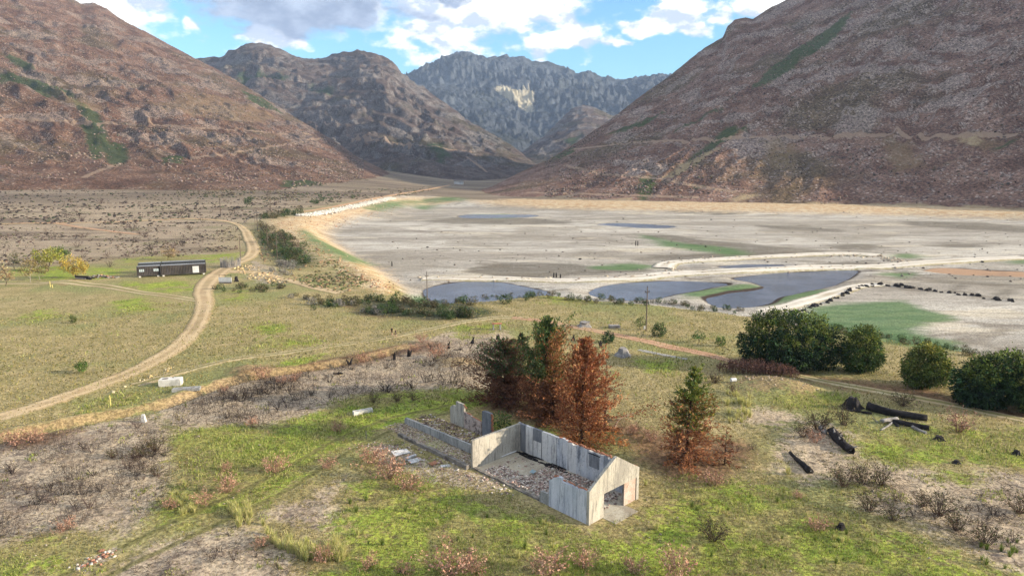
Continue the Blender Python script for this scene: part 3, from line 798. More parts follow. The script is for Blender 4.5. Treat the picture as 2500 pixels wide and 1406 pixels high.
# ================================================================== MOUNTAINS
albm = lambda r, g, b: alb(r, g, b, .72)
class Mountain:
    """a slope that climbs from a foot line to a ridge line; both given as (picture x, picture y, distance)"""
    def __init__(s, ridge, foot, skew=0.0, rough=1.0, cliff=0.0, seed=0, conc=1.12, gully=70.0, back=.7, gamp=1.0):
        s.ra = np.array([az_of(p[0], p[1]) for p in ridge]); s.rd = np.array([p[2] for p in ridge], float); s.rz = np.array([z_at(*p) for p in ridge])
        s.fa = np.array([az_of(p[0], p[1]) for p in foot]); s.fd = np.array([p[2] for p in foot], float); s.fz = np.array([z_at(*p) for p in foot])
        o = np.argsort(s.ra); s.ra, s.rd, s.rz = s.ra[o], s.rd[o], s.rz[o]
        o = np.argsort(s.fa); s.fa, s.fd, s.fz = s.fa[o], s.fd[o], s.fz[o]
        s.ga = np.linspace(-1.2, 1.2, 2400)
        ker = np.hanning(121); ker /= ker.sum()
        sm = lambda q: np.convolve(np.pad(q, 60, 'edge'), ker, 'valid')
        raw_d = np.interp(s.ga, s.ra, s.rd); el_ = (np.interp(s.ga, s.ra, s.rz) - CAMZ) / raw_d
        s.gd = sm(sm(raw_d)); s.gel = el_; s.gz = CAMZ + sm(el_) * s.gd
        s.gfd = sm(sm(np.interp(s.ga, s.fa, s.fd))); s.gfz = sm(sm(np.interp(s.ga, s.fa, s.fz)))
        s.skew, s.rough, s.cliff, s.seed, s.conc, s.gully, s.back, s.gamp = skew, rough, cliff, seed, conc, gully, back, gamp
    def params(s, a):
        d = np.interp(a, s.ga, s.gd)
        return d, CAMZ + np.interp(a, s.ga, s.gel) * d, np.interp(a, s.ga, s.gfd), np.interp(a, s.ga, s.gfz)
    def h(s, x, y, rock=False):
        x = np.asarray(x, float); y = np.asarray(y, float)
        a = np.arctan2(x, y); r = np.hypot(x, y)
        rd, rz, fd, fz = s.params(a)
        sp = np.maximum(rd - fd, 12)
        t = (r - fd) / sp
        tc = np.clip(t, 0, 1)
        g = tc ** s.conc
        z = fz + (rz - fz) * g
        z = np.where(t < 0, fz + t * sp * .25 - 1.0, z)
        z = np.where(t > 1, rz - (t - 1) * sp * s.back, z)
        z = z - np.where((t > 0) & (t <= 1), (rz - np.interp(a, s.ga, s.gz)) * (g - np.clip(t, 0, 1) ** 5), 0)
        hgt = np.maximum(np.interp(a, s.ga, s.gz) - fz, 5)
        env = np.clip(t * 4, 0, 1) * np.clip(hgt / 120, .12, 1)
        crest = 1 - .72 * np.exp(-((t - 1) / .10) ** 2)
        u = a * 1500 - s.skew * (r - fd); v = r
        S = s.seed
        gl = ridged(u / s.gully + .7 * fbm(x / 110, y / 110, 3, S + 1), v / (s.gully * 3.0), 3, S + 2)
        z = z + env * crest * s.rough * s.gamp * (gl - .75) * hgt * .020
        z = z + env * crest * s.rough * s.gamp * hgt * .035 * fbm(u / (s.gully * 2.2), v / (s.gully * 3.5), 3, S + 5)
        if s.cliff:
            bands = 9.0 * (1 + .15 * fbm(x / 150, y / 150, 2, S + 3))
            q = (z - fz) / hgt * bands + .5 * fbm(u / 120, v / 400, 2, S + 4)
            ter = (np.floor(q) + sstep(q - np.floor(q), .55, .95) - q) / bands * hgt
            amt = s.cliff * np.clip(.5 + fbm(u / 260, v / 380, 2, S + 6) * 1.6, 0, 1) * env * crest
            z = z + ter * amt
        zb_ = z + 14 * fbm(u / 160, v / 200, 2, S + 12)
        rk = np.clip(fbm(u / 150, zb_ / 20, 3, S + 7) * 1.7 + .9 * fbm(u / 70, v / 95, 3, S + 13) + .30, 0, 1)         # where bare rock breaks out
        k = float(np.clip(np.median(s.rd) / 1500, .75, 3.2))
        z = z + env * s.rough * (rk * 4.0 * (ridged(x / 24 / k, y / 24 / k, 3, S + 8) - .7) + .9 * fbm(x / 7.5 / k, y / 7.5 / k, 3, S + 9)) * k * .8 * (.35 + .65 * crest)
        if rock: s.rk = np.clip(rk * env * 1.2, 0, 1)
        if s.cliff:
            z = z + env * (.25 + .75 * crest) * 5.5 * k * (ridged(u / (75 * k) + .8 * fbm(x / 80, y / 80, 2, S + 14), zb_ / (13 * k), 3, S + 10) - .7) * np.clip(.4 + 1.5 * fbm(u / 190, v / 240, 2, S + 11), .15, 1)
        return z
    def mesh(s, a0, a1, da, rows, t0=-.12, t1=1.25, tpow=1.0):
        a = np.radians(np.arange(a0, a1, da))
        t = np.concatenate([np.linspace(t0, 1.0, rows) , np.linspace(1.0, t1, max(8, rows // 10))[1:]])
        A, T = np.meshgrid(a, t)
        rd, rz, fd, fz = s.params(A)
        R = fd + T * np.maximum(rd - fd, 12)
        X, Y = R * np.sin(A), R * np.cos(A)
        Z = s.h(X.ravel(), Y.ravel(), True)
        n, m = A.shape
        idx = np.arange(n * m).reshape(n, m)
        q = np.stack([idx[:-1, :-1], idx[:-1, 1:], idx[1:, 1:], idx[1:, :-1]], -1).reshape(-1, 4)[:, ::-1]
        return np.stack([X.ravel(), Y.ravel(), Z], 1), q

def mountain_material(name, soil, soil2, rock, rock2, dark, bd=3.0, k=1.0, pk=1.0, tint=(.97, 1, 1.02)):
    mat = bpy.data.materials.new(name); mat.use_nodes = True
    S = NT(mat.node_tree)
    P = S.n('ShaderNodeTexCoord').outputs['Object']
    at = S.attr('m'); green, track, pale = S.rgb(at.outputs['Color'])[:3]; warm = at.outputs['Alpha']
    nz = S.xyz(S.n('ShaderNodeNewGeometry').outputs['Normal'])[2]
    n0 = S.noise(P, .006, 4, .6); n1 = S.noise(P, .03, 5, .65); n2 = S.noise(P, .12, 5, .7); n3 = S.noise(P, .4, 3, .7)
    col = S.mix(S.sm(n1, .35, .65), soil, soil2)
    col = S.mix(S.m('MULTIPLY', S.sm(n0, .5, .62), .55), col, albm(104, 98, 66))
    col = S.mix(S.m('MULTIPLY', S.sm(n2, .5, .66), .65), col, dark)
    rk = S.m('ADD', S.sm(nz, .86, .62), S.m('MULTIPLY', S.sm(n2, .54, .68), .8), clamp=True)
    rk = S.m('MULTIPLY', rk, S.sm(S.m('ADD', n1, S.m('MULTIPLY', S.m('SUBTRACT', n3, .5), .9)), .40, .58))
    rcol = S.mix(S.sm(n3, .3, .7), rock, rock2)
    ra_ = S.rgb(S.attr('rk').outputs['Color'])[0]
    rk = S.m('MAXIMUM', S.m('MULTIPLY', rk, .7), S.m('MULTIPLY', S.sm(S.m('ADD', ra_, S.m('MULTIPLY', S.m('SUBTRACT', n2, .5), 1.1)), .52, .84), .62))
    col = S.mix(rk, col, rcol)
    st = S.vor(P, .22); sp = S.m('MULTIPLY', S.sm(st, .34, .16), S.sm(n1, .40, .56))
    col = S.mix(S.m('MULTIPLY', sp, .85), col, rock2)
    n4 = S.noise(P, .85, 2, .6)
    vv = S.m('MULTIPLY', S.sm(n3, .36, .64, .58, 1.36), S.sm(n4, .36, .64, .74, 1.24))
    hs = S.n('ShaderNodeHueSaturation'); S.put(hs.inputs['Color'], col); S.put(hs.inputs['Value'], S.m('MULTIPLY', vv, S.sm(n1, .3, .7, .86, 1.12)))
    col = hs.outputs[0]
    gm = S.sm(S.m('ADD', green, S.m('MULTIPLY', S.m('SUBTRACT', n2, .5), .9)), .26, .6)
    col = S.mix(S.m('MULTIPLY', gm, .85), col, S.mix(n3, albm(58, 82, 44), albm(92, 108, 62)))
    wm = S.sm(S.m('ADD', warm, S.m('MULTIPLY', S.m('SUBTRACT', n2, .5), 1.0)), .3, .9)
    col = S.mix(S.m('MULTIPLY', wm, .42), col, albm(166, 140, 100))
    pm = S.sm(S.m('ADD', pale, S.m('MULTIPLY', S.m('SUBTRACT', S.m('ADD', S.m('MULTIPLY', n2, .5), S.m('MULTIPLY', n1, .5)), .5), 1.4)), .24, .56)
    col = S.mix(S.m('MULTIPLY', pm, .9), col, S.mix(S.sm(n3, .35, .65), tuple(c * pk for c in albm(232, 205, 160)), tuple(c * pk for c in albm(200, 170, 132))))  # pale ground colour; on the far cliff it is painted sunlight
    tm = S.sm(S.m('ADD', track, S.m('MULTIPLY', S.m('SUBTRACT', n3, .5), .5)), .35, .6)
    col = S.mix(S.m('MULTIPLY', tm, .78), col, albm(196, 166, 140))
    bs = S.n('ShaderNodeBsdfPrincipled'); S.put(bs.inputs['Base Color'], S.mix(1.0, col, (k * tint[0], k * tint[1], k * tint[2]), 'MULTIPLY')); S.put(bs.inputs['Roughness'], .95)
    bs.inputs['Specular IOR Level'].default_value = .1
    S.put(bs.inputs['Normal'], S.bump(S.m('ADD', S.m('MULTIPLY', n2, .7), S.m('MULTIPLY', n3, .4)), 1.0, bd))
    o = S.n('ShaderNodeOutputMaterial'); S.t.links.new(bs.outputs[0], o.inputs[0])
    return mat
MAT_BROWN = mountain_material('burnt_slope', albm(132, 98, 80), albm(156, 120, 98), albm(148, 132, 122), albm(188, 168, 154), albm(74, 58, 54), 3.5, .86)
MAT_BROWN2 = mountain_material('rocky_brown_slope', albm(138, 104, 88), albm(164, 130, 112), albm(164, 148, 138), albm(200, 180, 166), albm(80, 62, 58), 3.5, 1.08, .85)
MAT_GREYM = mountain_material('grey_crag', albm(110, 92, 84), albm(130, 110, 98), albm(132, 126, 124), albm(170, 162, 156), albm(66, 58, 58), 6.0, .92, 1.0, (.95, 1.0, 1.06))
MAT_FAR = mountain_material('far_cliff', albm(112, 108, 104), albm(132, 126, 120), albm(138, 136, 136), albm(168, 164, 160), albm(72, 72, 76), 10.0, .60, 2.6, (.82, 1.0, 1.24))  # haze blue tinted into the rock; pale boost brightens the painted sunlight

MTS = {}
MTS['left_mountain'] = Mountain(
    [(-900, -420, 2300), (-400, -250, 2300), (-100, -110, 2300), (0, -60, 2300), (100, -30, 2250), (180, 2, 2250), (197, 12, 2250), (230, 9, 2250), (262, 22, 2230), (300, 50, 2200), (370, 85, 2150), (430, 120, 2050), (490, 150, 1980),
     (560, 188, 1880), (640, 238, 1780), (720, 288, 1660), (800, 335, 1520), (870, 382, 1380), (960, 428, 1200), (1040, 455, 1080), (1090, 466, 1010)],
    [(-900, 446, 830), (0, 446, 810), (120, 440, 810), (260, 430, 820), (400, 449, 770), (600, 462, 730), (760, 474, 705), (900, 481, 720), (1000, 477, 800), (1090, 468, 950)], skew=-.55, rough=1.2, seed=3, conc=1.3, gully=62, gamp=.8)
MTS['middle_mountain'] = Mountain(
    [(250, 215, 3000), (380, 180, 3000), (490, 141, 2900), (515, 139, 2900), (535, 144, 2880), (560, 126, 2850), (600, 110, 2800), (640, 108, 2780), (665, 113, 2760), (700, 130, 2740), (740, 143, 2720), (780, 143, 2700), (820, 130, 2650), (850, 124, 2620),
     (880, 120, 2600), (920, 129, 2560), (950, 145, 2520), (968, 160, 2500), (985, 184, 2450), (1003, 197, 2420), (1030, 212, 2380), (1060, 236, 2330), (1100, 262, 2260), (1150, 300, 2160), (1200, 325, 2060), (1250, 356, 1950), (1300, 396, 1800), (1340, 410, 1720)],
    [(250, 440, 1500), (800, 450, 1400), (980, 458, 1200), (1060, 452, 1180), (1120, 446, 1200), (1200, 430, 1330), (1290, 412, 1550), (1340, 411, 1650)], skew=-.5, rough=1.4, cliff=.6, seed=41, conc=1.25, gully=110, gamp=1.5)
MTS['far_mountain'] = Mountain(
    [(800, 270, 5200), (990, 186, 5200), (1020, 172, 5200), (1060, 155, 5200), (1090, 142, 5200), (1110, 137, 5200), (1150, 133, 5200), (1166, 141, 5200), (1190, 141, 5200), (1215, 136, 5200), (1280, 133, 5200), (1300, 142, 5200), (1345, 145, 5200), (1385, 160, 5200),
     (1408, 174, 5200), (1422, 166, 5200), (1434, 165, 5200), (1450, 180, 5200), (1475, 189, 5200), (1482, 184, 5200), (1495, 190, 5200), (1512, 197, 5200), (1560, 190, 5300), (1640, 180, 5400), (1800, 165, 5500), (2000, 160, 5500)],
    [(800, 400, 3300), (1300, 398, 3500), (2000, 398, 3500)], skew=.2, rough=2.0, cliff=.5, seed=77, conc=.85, gully=230, gamp=2.6)
MTS['far_buttress'] = Mountain(
    [(900, 215, 4300), (1000, 205, 4300), (1100, 212, 4300), (1180, 222, 4300), (1232, 230, 4300), (1262, 250, 4300), (1290, 268, 4280), (1318, 282, 4250), (1329, 300, 4200), (1326, 322, 4150), (1334, 350, 4000), (1345, 385, 3800)],
    [(900, 420, 3000), (1340, 405, 3000), (1400, 402, 3000)], skew=-.2, rough=1.9, cliff=.5, seed=99, conc=.9, gully=190, gamp=2.4)
MTS['dark_hill'] = Mountain(
    [(1230, 405, 2300), (1280, 368, 2600), (1330, 330, 2900), (1370, 290, 3000), (1400, 263, 3000), (1422, 257, 3000), (1450, 263, 3000), (1500, 284, 3000), (1560, 305, 3000), (1700, 350, 3000)],
    [(1200, 408, 2000), (1300, 405, 2050), (1700, 405, 2050)], skew=.4, rough=1.2, cliff=.5, seed=121, conc=1.0, gully=90)
MTS['right_mountain'] = Mountain(
    [(1105, 482, 850), (1150, 470, 880), (1200, 456, 920), (1260, 426, 960), (1290, 411, 990), (1350, 384, 1040), (1420, 340, 1110), (1480, 300, 1170), (1540, 254, 1230), (1600, 210, 1290), (1640, 182, 1330), (1680, 150, 1360), (1720, 118, 1390), (1765, 92, 1420), (1776, 66, 1430),
     (1795, 50, 1440), (1820, 45, 1450), (1838, 49, 1450), (1870, 26, 1470), (1920, 2, 1500), (2000, -40, 1520), (2200, -140, 1560), (2500, -270, 1600), (2900, -400, 1650), (3500, -520, 1700)],
    [(x, y, math.hypot(*plane_at(x, y + 1.5, -3.0)) + 4) for x, y in ((1105, 487), (1200, 492), (1300, 497), (1450, 500), (1600, 503), (1750, 505.5), (1900, 508), (2050, 510.5), (2200, 513), (2350, 518.5), (2500, 525))] + [(2900, 552, 560), (3500, 560, 620)], skew=.75, rough=1.15, seed=151, conc=1.08, gully=60, gamp=.75)
MTS['far_peak'] = Mountain([(60, 60, 4200), (120, -4, 4200), (155, -6, 4200), (180, -2, 4200), (194, 14, 4200), (230, 60, 4200), (300, 120, 4200)], [(60, 300, 3300), (300, 300, 3300)], rough=1.0, seed=171, gully=120)

M_GREEN = {'left_mountain': [[(15, 138), (60, 150), (82, 168), (40, 160)], [(-20, 178), (80, 196), (150, 216), (182, 240), (120, 236), (0, 200)], [(175, 240), (215, 262), (250, 300), (262, 340), (290, 390), (272, 398), (240, 330), (200, 280)], [(255, 352), (300, 350), (312, 385), (296, 404), (268, 400)],
                             [(590, 222), (640, 240), (700, 270), (690, 278), (620, 252)], [(700, 440), (770, 442), (850, 458), (860, 468), (760, 462), (690, 456)], [(200, 300), (240, 320), (250, 380), (230, 390)], [(400, 385), (450, 385), (440, 400), (400, 398)]],
           'middle_mountain': [[(1048, 352), (1072, 350), (1095, 378), (1080, 388)], [(580, 180), (700, 190), (690, 196), (580, 188)], [(760, 215), (810, 220), (800, 230)]],
           'right_mountain': [[(1640, 428), (1690, 385), (1745, 342), (1775, 312), (1820, 312), (1790, 332), (1740, 366), (1690, 404), (1650, 432)], [(2080, 30), (2010, 80), (1930, 130), (1870, 178), (1840, 215), (1880, 200), (1950, 150), (2040, 90)], [(1570, 430), (1600, 432), (1590, 470), (1565, 494), (1560, 460)],
                              [(1760, 268), (1700, 300), (1650, 320), (1720, 280)], [(1350, 385), (1400, 360), (1400, 372), (1350, 396)], [(2410, 492), (2460, 490), (2450, 506), (2415, 505)], [(1690, 452), (1720, 455), (1700, 462)], [(1480, 330), (1560, 300), (1620, 275), (1560, 312)]],
           'dark_hill': [[(1380, 340), (1420, 330), (1400, 360)]]}
M_TRACK = {'left_mountain': [[(-60, 288), (80, 292), (200, 300), (330, 304), (470, 312), (600, 320), (760, 328)], [(470, 386), (560, 374), (640, 362), (720, 350), (820, 334)], [(300, 400), (262, 410), (225, 424), (205, 434)]],
           'middle_mountain': [[(860, 340), (1000, 352), (1150, 370)], [(1140, 384), (1165, 402), (1188, 420)]],
           'right_mountain': [[(1395, 366), (1480, 356), (1600, 346), (1800, 338), (2000, 333), (2250, 330), (2560, 332)], [(1380, 404), (1450, 421), (1550, 431), (1620, 438), (1700, 455), (1790, 468)], [(1290, 470), (1500, 476), (1700, 482)]]}
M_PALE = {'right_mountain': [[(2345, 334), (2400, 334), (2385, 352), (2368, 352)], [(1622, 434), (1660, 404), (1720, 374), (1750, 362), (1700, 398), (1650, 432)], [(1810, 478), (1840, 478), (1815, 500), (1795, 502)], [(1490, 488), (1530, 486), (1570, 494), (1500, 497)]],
          'far_mountain': [[(1212, 222), (1236, 210), (1278, 208), (1294, 224), (1300, 272), (1282, 264), (1262, 248), (1232, 234)]],  # sun falling on the cliff, painted in as a pale patch
          'far_buttress': [[(1240, 236), (1262, 248), (1290, 268), (1298, 276), (1270, 262)]]}  # lower edge of the same painted sunlit patch
M_WARM = {'left_mountain': [[(360, 255), (450, 225), (560, 240), (680, 290), (600, 300), (480, 285), (400, 275)], [(100, 225), (190, 230), (260, 260), (200, 262)]],  # first outline paints a sunlit stretch of slope in yellowish colour
          'right_mountain': [[(1850, 340), (1950, 350), (1940, 420), (1880, 410)], [(2130, 340), (2230, 350), (2260, 420), (2180, 430)], [(2290, 330), (2460, 350), (2480, 420), (2400, 430)], [(2260, 440), (2300, 430), (2330, 490), (2270, 490)]]}
MT_SPEC = {'left_mountain': (-50, -5.0, .105, 300, MAT_BROWN, 'brown burnt mountainside rising on the left of the valley'),
           'middle_mountain': (-31, 4.0, .095, 230, MAT_GREYM, 'grey craggy mountain with two rounded summits'),
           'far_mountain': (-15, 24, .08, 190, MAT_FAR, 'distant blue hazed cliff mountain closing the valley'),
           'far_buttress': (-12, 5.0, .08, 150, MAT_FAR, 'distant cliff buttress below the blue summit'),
           'dark_hill': (-2.5, 16, .09, 110, MAT_GREYM, 'small dark hill in the valley gap'),
           'right_mountain': (-5.0, 58, .105, 330, MAT_BROWN2, 'steep rocky brown mountainside above the far shore'),
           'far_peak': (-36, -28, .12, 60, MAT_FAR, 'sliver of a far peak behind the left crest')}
print('mountains')
MT_OBJ = {}
def m_hit(nm, p):
    h = march(p[0], p[1], MTS[nm].h, 600, 7000, 500)
    return None if h is None else (h[0], h[1])
for nm, (a0, a1, da, rows, mat, label) in MT_SPEC.items():
    mt = MTS[nm]
    V, q = mt.mesh(a0, a1, da, rows)
    me = mesh_from(nm, V, q, [mat], True)
    ch = np.zeros((len(V), 4), np.float32)
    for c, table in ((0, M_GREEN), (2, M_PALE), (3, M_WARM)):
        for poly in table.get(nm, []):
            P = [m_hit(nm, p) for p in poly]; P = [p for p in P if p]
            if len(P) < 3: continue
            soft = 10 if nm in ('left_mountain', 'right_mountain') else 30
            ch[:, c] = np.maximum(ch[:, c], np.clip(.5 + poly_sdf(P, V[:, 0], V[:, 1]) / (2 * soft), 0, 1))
    if nm == 'right_mountain':
        aa = np.arctan2(V[:, 0], V[:, 1]); rd_, rz_, fd_, fz_ = mt.params(aa)
        ch[:, 2] = np.maximum(ch[:, 2], np.clip(1.25 - (np.hypot(V[:, 0], V[:, 1]) - fd_) / 14.0 + .5 * fbm(V[:, 0] / 30, V[:, 1] / 30, 2, 9), 0, 1))
    for ln in M_TRACK.get(nm, []):
        P = [m_hit(nm, p) for p in smooth_line(ln, 6)]; P = [p for p in P if p]
        if len(P) > 1: ch[:, 1] = np.maximum(ch[:, 1], np.clip(1.5 - line_dist(P, V[:, 0], V[:, 1])[0] / 3.2, 0, 1))
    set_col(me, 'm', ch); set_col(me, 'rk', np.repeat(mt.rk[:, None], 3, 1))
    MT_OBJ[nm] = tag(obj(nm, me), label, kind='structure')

# ---- loose boulders lying on the near slopes
def ico():
    t = (1 + 5 ** .5) / 2
    v = np.array([(-1, t, 0), (1, t, 0), (-1, -t, 0), (1, -t, 0), (0, -1, t), (0, 1, t), (0, -1, -t), (0, 1, -t), (t, 0, -1), (t, 0, 1), (-t, 0, -1), (-t, 0, 1)], float) / 1.9
    f = np.array([(0, 11, 5), (0, 5, 1), (0, 1, 7), (0, 7, 10), (0, 10, 11), (1, 5, 9), (5, 11, 4), (11, 10, 2), (10, 7, 6), (7, 1, 8), (3, 9, 4), (3, 4, 2), (3, 2, 6), (3, 6, 8), (3, 8, 9), (4, 9, 5), (2, 4, 11), (6, 2, 10), (8, 6, 7), (9, 8, 1)])
    return v, f
def scatter_rocks(name, pts, sizes, cols, mat, flat=.7, kind='stuff', sink=.25):
    v0, f0 = ico()
    n = len(pts)
    ang = rng.uniform(0, 2 * np.pi, n)
    j = 1 + rng.uniform(-.32, .32, (n, 12, 1))
    V = v0[None] * j
    V = V * (sizes[:, None, None] * np.stack([rng.uniform(.7, 1.3, n), rng.uniform(.7, 1.3, n), np.full(n, flat) * rng.uniform(.6, 1.3, n)], 1)[:, None, :] * .5)
    ca, sa = np.cos(ang)[:, None], np.sin(ang)[:, None]
    X = V[:, :, 0] * ca - V[:, :, 1] * sa; Y = V[:, :, 0] * sa + V[:, :, 1] * ca
    V = np.stack([X, Y, V[:, :, 2]], 2) + pts[:, None, :]
    V[:, :, 2] += sizes[:, None] * (.5 - sink) * flat * .6
    F = (f0[None] + (np.arange(n) * 12)[:, None, None]).reshape(-1, 3)
    me = mesh_from(name, V.reshape(-1, 3), F, [mat])
    set_col(me, 'tint', np.repeat(cols, 12, 0))
    o = obj(name, me)
    if kind: o['kind'] = kind
    return o
def tint_material(name, rough=.95, var=.25, scale=1.5, trans=0.0, bump=0.0, attr='tint'):
    mat = bpy.data.materials.new(name); mat.use_nodes = True
    S = NT(mat.node_tree)
    P = S.n('ShaderNodeTexCoord').outputs['Object']
    a = S.attr(attr)
    n = S.noise(P, scale, 4, .65)
    hsv = S.n('ShaderNodeHueSaturation'); S.put(hsv.inputs['Color'], a.outputs['Color']); S.put(hsv.inputs['Value'], S.sm(n, .3, .7, 1 - var, 1 + var))
    bs = S.n('ShaderNodeBsdfPrincipled'); S.put(bs.inputs['Base Color'], hsv.outputs[0]); S.put(bs.inputs['Roughness'], rough)
    bs.inputs['Specular IOR Level'].default_value = .15
    if bump: S.put(bs.inputs['Normal'], S.bump(n, .8, bump))
    o = S.n('ShaderNodeOutputMaterial')
    if trans:
        tr = S.n('ShaderNodeBsdfTranslucent'); S.put(tr.inputs[0], hsv.outputs[0])
        mx = S.n('ShaderNodeMixShader'); mx.inputs[0].default_value = trans
        S.t.links.new(bs.outputs[0], mx.inputs[1]); S.t.links.new(tr.outputs[0], mx.inputs[2]); S.t.links.new(mx.outputs[0], o.inputs[0])
    else:
        S.t.links.new(bs.outputs[0], o.inputs[0])
    return mat
MAT_STONE = tint_material('loose_stone', .95, .22, 1.2)
def slope_boulders(nm, name, label, n, a0, a1, smin, smax):
    mt = MTS[nm]
    a = np.radians(rng.uniform(a0, a1, n * 3)); t = rng.uniform(0, .98, n * 3) ** .8
    rd, rz, fd, fz = mt.params(a)
    R = fd + t * np.maximum(rd - fd, 12)
    X, Y = R * np.sin(a), R * np.cos(a)
    keep = (fbm(X / 70, Y / 70, 4, 400) * 1.5 + rng.uniform(-.4, .4, n * 3)) > .05
    keep &= (rz - fz) > 40
    X, Y, R = X[keep][:n], Y[keep][:n], R[keep][:n]
    Z = mt.h(X, Y)
    s = rng.uniform(0, 1, len(X)) ** 3 * (smax - smin) + smin
    c = np.array(albm(162, 142, 130))[None] * rng.uniform(.45, 1.3, (len(X), 1)) + rng.uniform(-.012, .012, (len(X), 3))
    dk_ = rng.uniform(0, 1, len(X)) < .38
    s[dk_] *= .62
    c[dk_] = np.array(albm(86, 72, 58))[None] * rng.uniform(.5, 1.2, (dk_.sum(), 1))
    o = scatter_rocks(name, np.stack([X, Y, Z], 1), s, np.clip(c, .008, 1), MAT_STONE, .8)
    tag(o, label)
slope_boulders('left_mountain', 'boulders', 'loose boulders and low scrub strewn over the left mountainside', 21000, -38, -8, .8, 3.6)
slope_boulders('right_mountain', 'boulders', 'loose boulders and low scrub strewn over the right mountainside', 23000, -2, 38, .7, 3.0)
# ================================================================== MATERIALS FOR BUILT THINGS
def surf(name, ca, cb, cc=None, scale=1.0, stretch=1.0, rough=.9, bump=.02, spec=.2, amt=.7, fine=6.0, streak=0.0, streak_col=None):
    mat = bpy.data.materials.new(name); mat.use_nodes = True
    S = NT(mat.node_tree)
    P = S.n('ShaderNodeTexCoord').outputs['Object']
    x, y, z = S.xyz(P)
    Q = S.comb(x, y, S.m('MULTIPLY', z, stretch))
    n1 = S.noise(Q, scale, 5, .65); n2 = S.noise(Q, scale * fine, 4, .7); n3 = S.noise(Q, scale * .35, 3)
    col = S.mix(S.sm(n1, .34, .66), ca, cb)
    if cc is not None:
        col = S.mix(S.m('MULTIPLY', S.sm(S.m('ADD', S.m('MULTIPLY', n3, .6), S.m('MULTIPLY', n2, .4)), .47, .62), amt), col, cc)
    if streak:
        q = S.noise(S.comb(S.m('MULTIPLY', x, 3.2), S.m('MULTIPLY', y, 3.2), S.m('MULTIPLY', z, .35)), 1.0, 5, .7)
        col = S.mix(S.m('MULTIPLY', S.sm(q, .5, .66), streak), col, streak_col)
        sp_ = S.noise(P, 5.0, 4, .75)
        col = S.mix(S.m('MULTIPLY', S.sm(sp_, .56, .66), streak * .8), col, streak_col)
    bs = S.n('ShaderNodeBsdfPrincipled'); S.put(bs.inputs['Base Color'], col); S.put(bs.inputs['Roughness'], rough)
    bs.inputs['Specular IOR Level'].default_value = spec
    if bump: S.put(bs.inputs['Normal'], S.bump(S.m('ADD', n2, S.m('MULTIPLY', n1, .6)), .7, bump))
    o = S.n('ShaderNodeOutputMaterial'); S.t.links.new(bs.outputs[0], o.inputs[0])
    return mat
PLASTER = surf('weathered_plaster', alb(184, 178, 164), alb(202, 196, 182), alb(138, 133, 126), 1.1, .3, bump=.04, streak=.7, streak_col=alb(108, 104, 100))
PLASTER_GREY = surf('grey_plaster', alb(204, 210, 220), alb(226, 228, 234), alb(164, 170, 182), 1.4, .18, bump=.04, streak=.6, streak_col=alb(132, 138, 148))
PANEL_PALE = surf('pale_panel', alb(222, 220, 218), alb(234, 231, 226), alb(180, 180, 182), 1.2, .3, amt=.6, streak=.6, streak_col=alb(92, 94, 98))
PANEL_DARK = surf('dark_panel', alb(124, 128, 134), alb(146, 148, 152), alb(96, 98, 104), 1.6, .25, streak=.6, streak_col=alb(92, 94, 98))
PANEL_BLOTCH = surf('blotched_panel', alb(200, 204, 212), alb(224, 222, 220), alb(112, 118, 130), 2.4, .25, amt=.95, streak=.6, streak_col=alb(92, 94, 98))
PANEL_RED = surf('flaking_plaster', alb(190, 172, 162), alb(206, 190, 178), alb(92, 78, 76), 4.5, 1, amt=1.0)
CONCRETE = surf('old_wall_concrete', alb(160, 160, 156), alb(186, 184, 178), alb(118, 118, 116), 1.3, .5, streak=.6, streak_col=alb(92, 94, 98))
CONC_DARK = surf('dirty_concrete', alb(128, 122, 114), alb(156, 148, 138), alb(84, 78, 72), 2.2, .8, amt=.9)
FLOOR = surf('floor_slab', alb(190, 180, 158), alb(204, 196, 176), alb(150, 138, 122), .8)
SOOT = surf('sooty_timber', alb(40, 38, 40), alb(58, 54, 54), alb(28, 26, 27), 2)
BRICK = surf('old_brick', alb(182, 122, 94), alb(200, 148, 118), alb(132, 92, 76), 3, amt=.8)
BRICK_WALL = surf('plastered_brick', alb(196, 164, 146), alb(208, 190, 174), alb(216, 206, 194), 1.6, amt=.9)
WHITEWASH = surf('white_concrete', alb(226, 222, 212), alb(238, 234, 226), alb(168, 166, 158), 2.2, amt=.8)
YELLOW = surf('yellow_paint', alb(226, 206, 120), alb(238, 222, 150), None)
CHAR = surf('charred_wood', alb(40, 36, 36), alb(58, 54, 54), alb(24, 22, 23), 2.5, amt=.8, bump=.05)
ASHWOOD = surf('ash_grey_wood', alb(150, 146, 142), alb(172, 166, 160), alb(96, 92, 90), 3, .4, amt=.8)
POLEWOOD = surf('pole_wood', alb(104, 92, 82), alb(122, 108, 96), alb(72, 64, 58), 2, .1)
STEEL = surf('dark_steel', alb(76, 70, 68), alb(90, 84, 80), alb(58, 54, 52), .8, rough=.6, bump=0)
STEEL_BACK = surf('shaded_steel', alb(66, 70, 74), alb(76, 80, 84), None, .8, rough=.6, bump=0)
ROOFM = surf('container_roof', alb(150, 152, 156), alb(170, 172, 174), alb(126, 124, 122), .6, rough=.6, bump=0)
GLASS = surf('window_glass', alb(190, 204, 208), alb(210, 222, 226), None, 1, rough=.2, bump=0, spec=.5)
WHITE = surf('white_paint', alb(228, 228, 226), alb(236, 236, 234), alb(200, 200, 198), 2, rough=.6, bump=0)

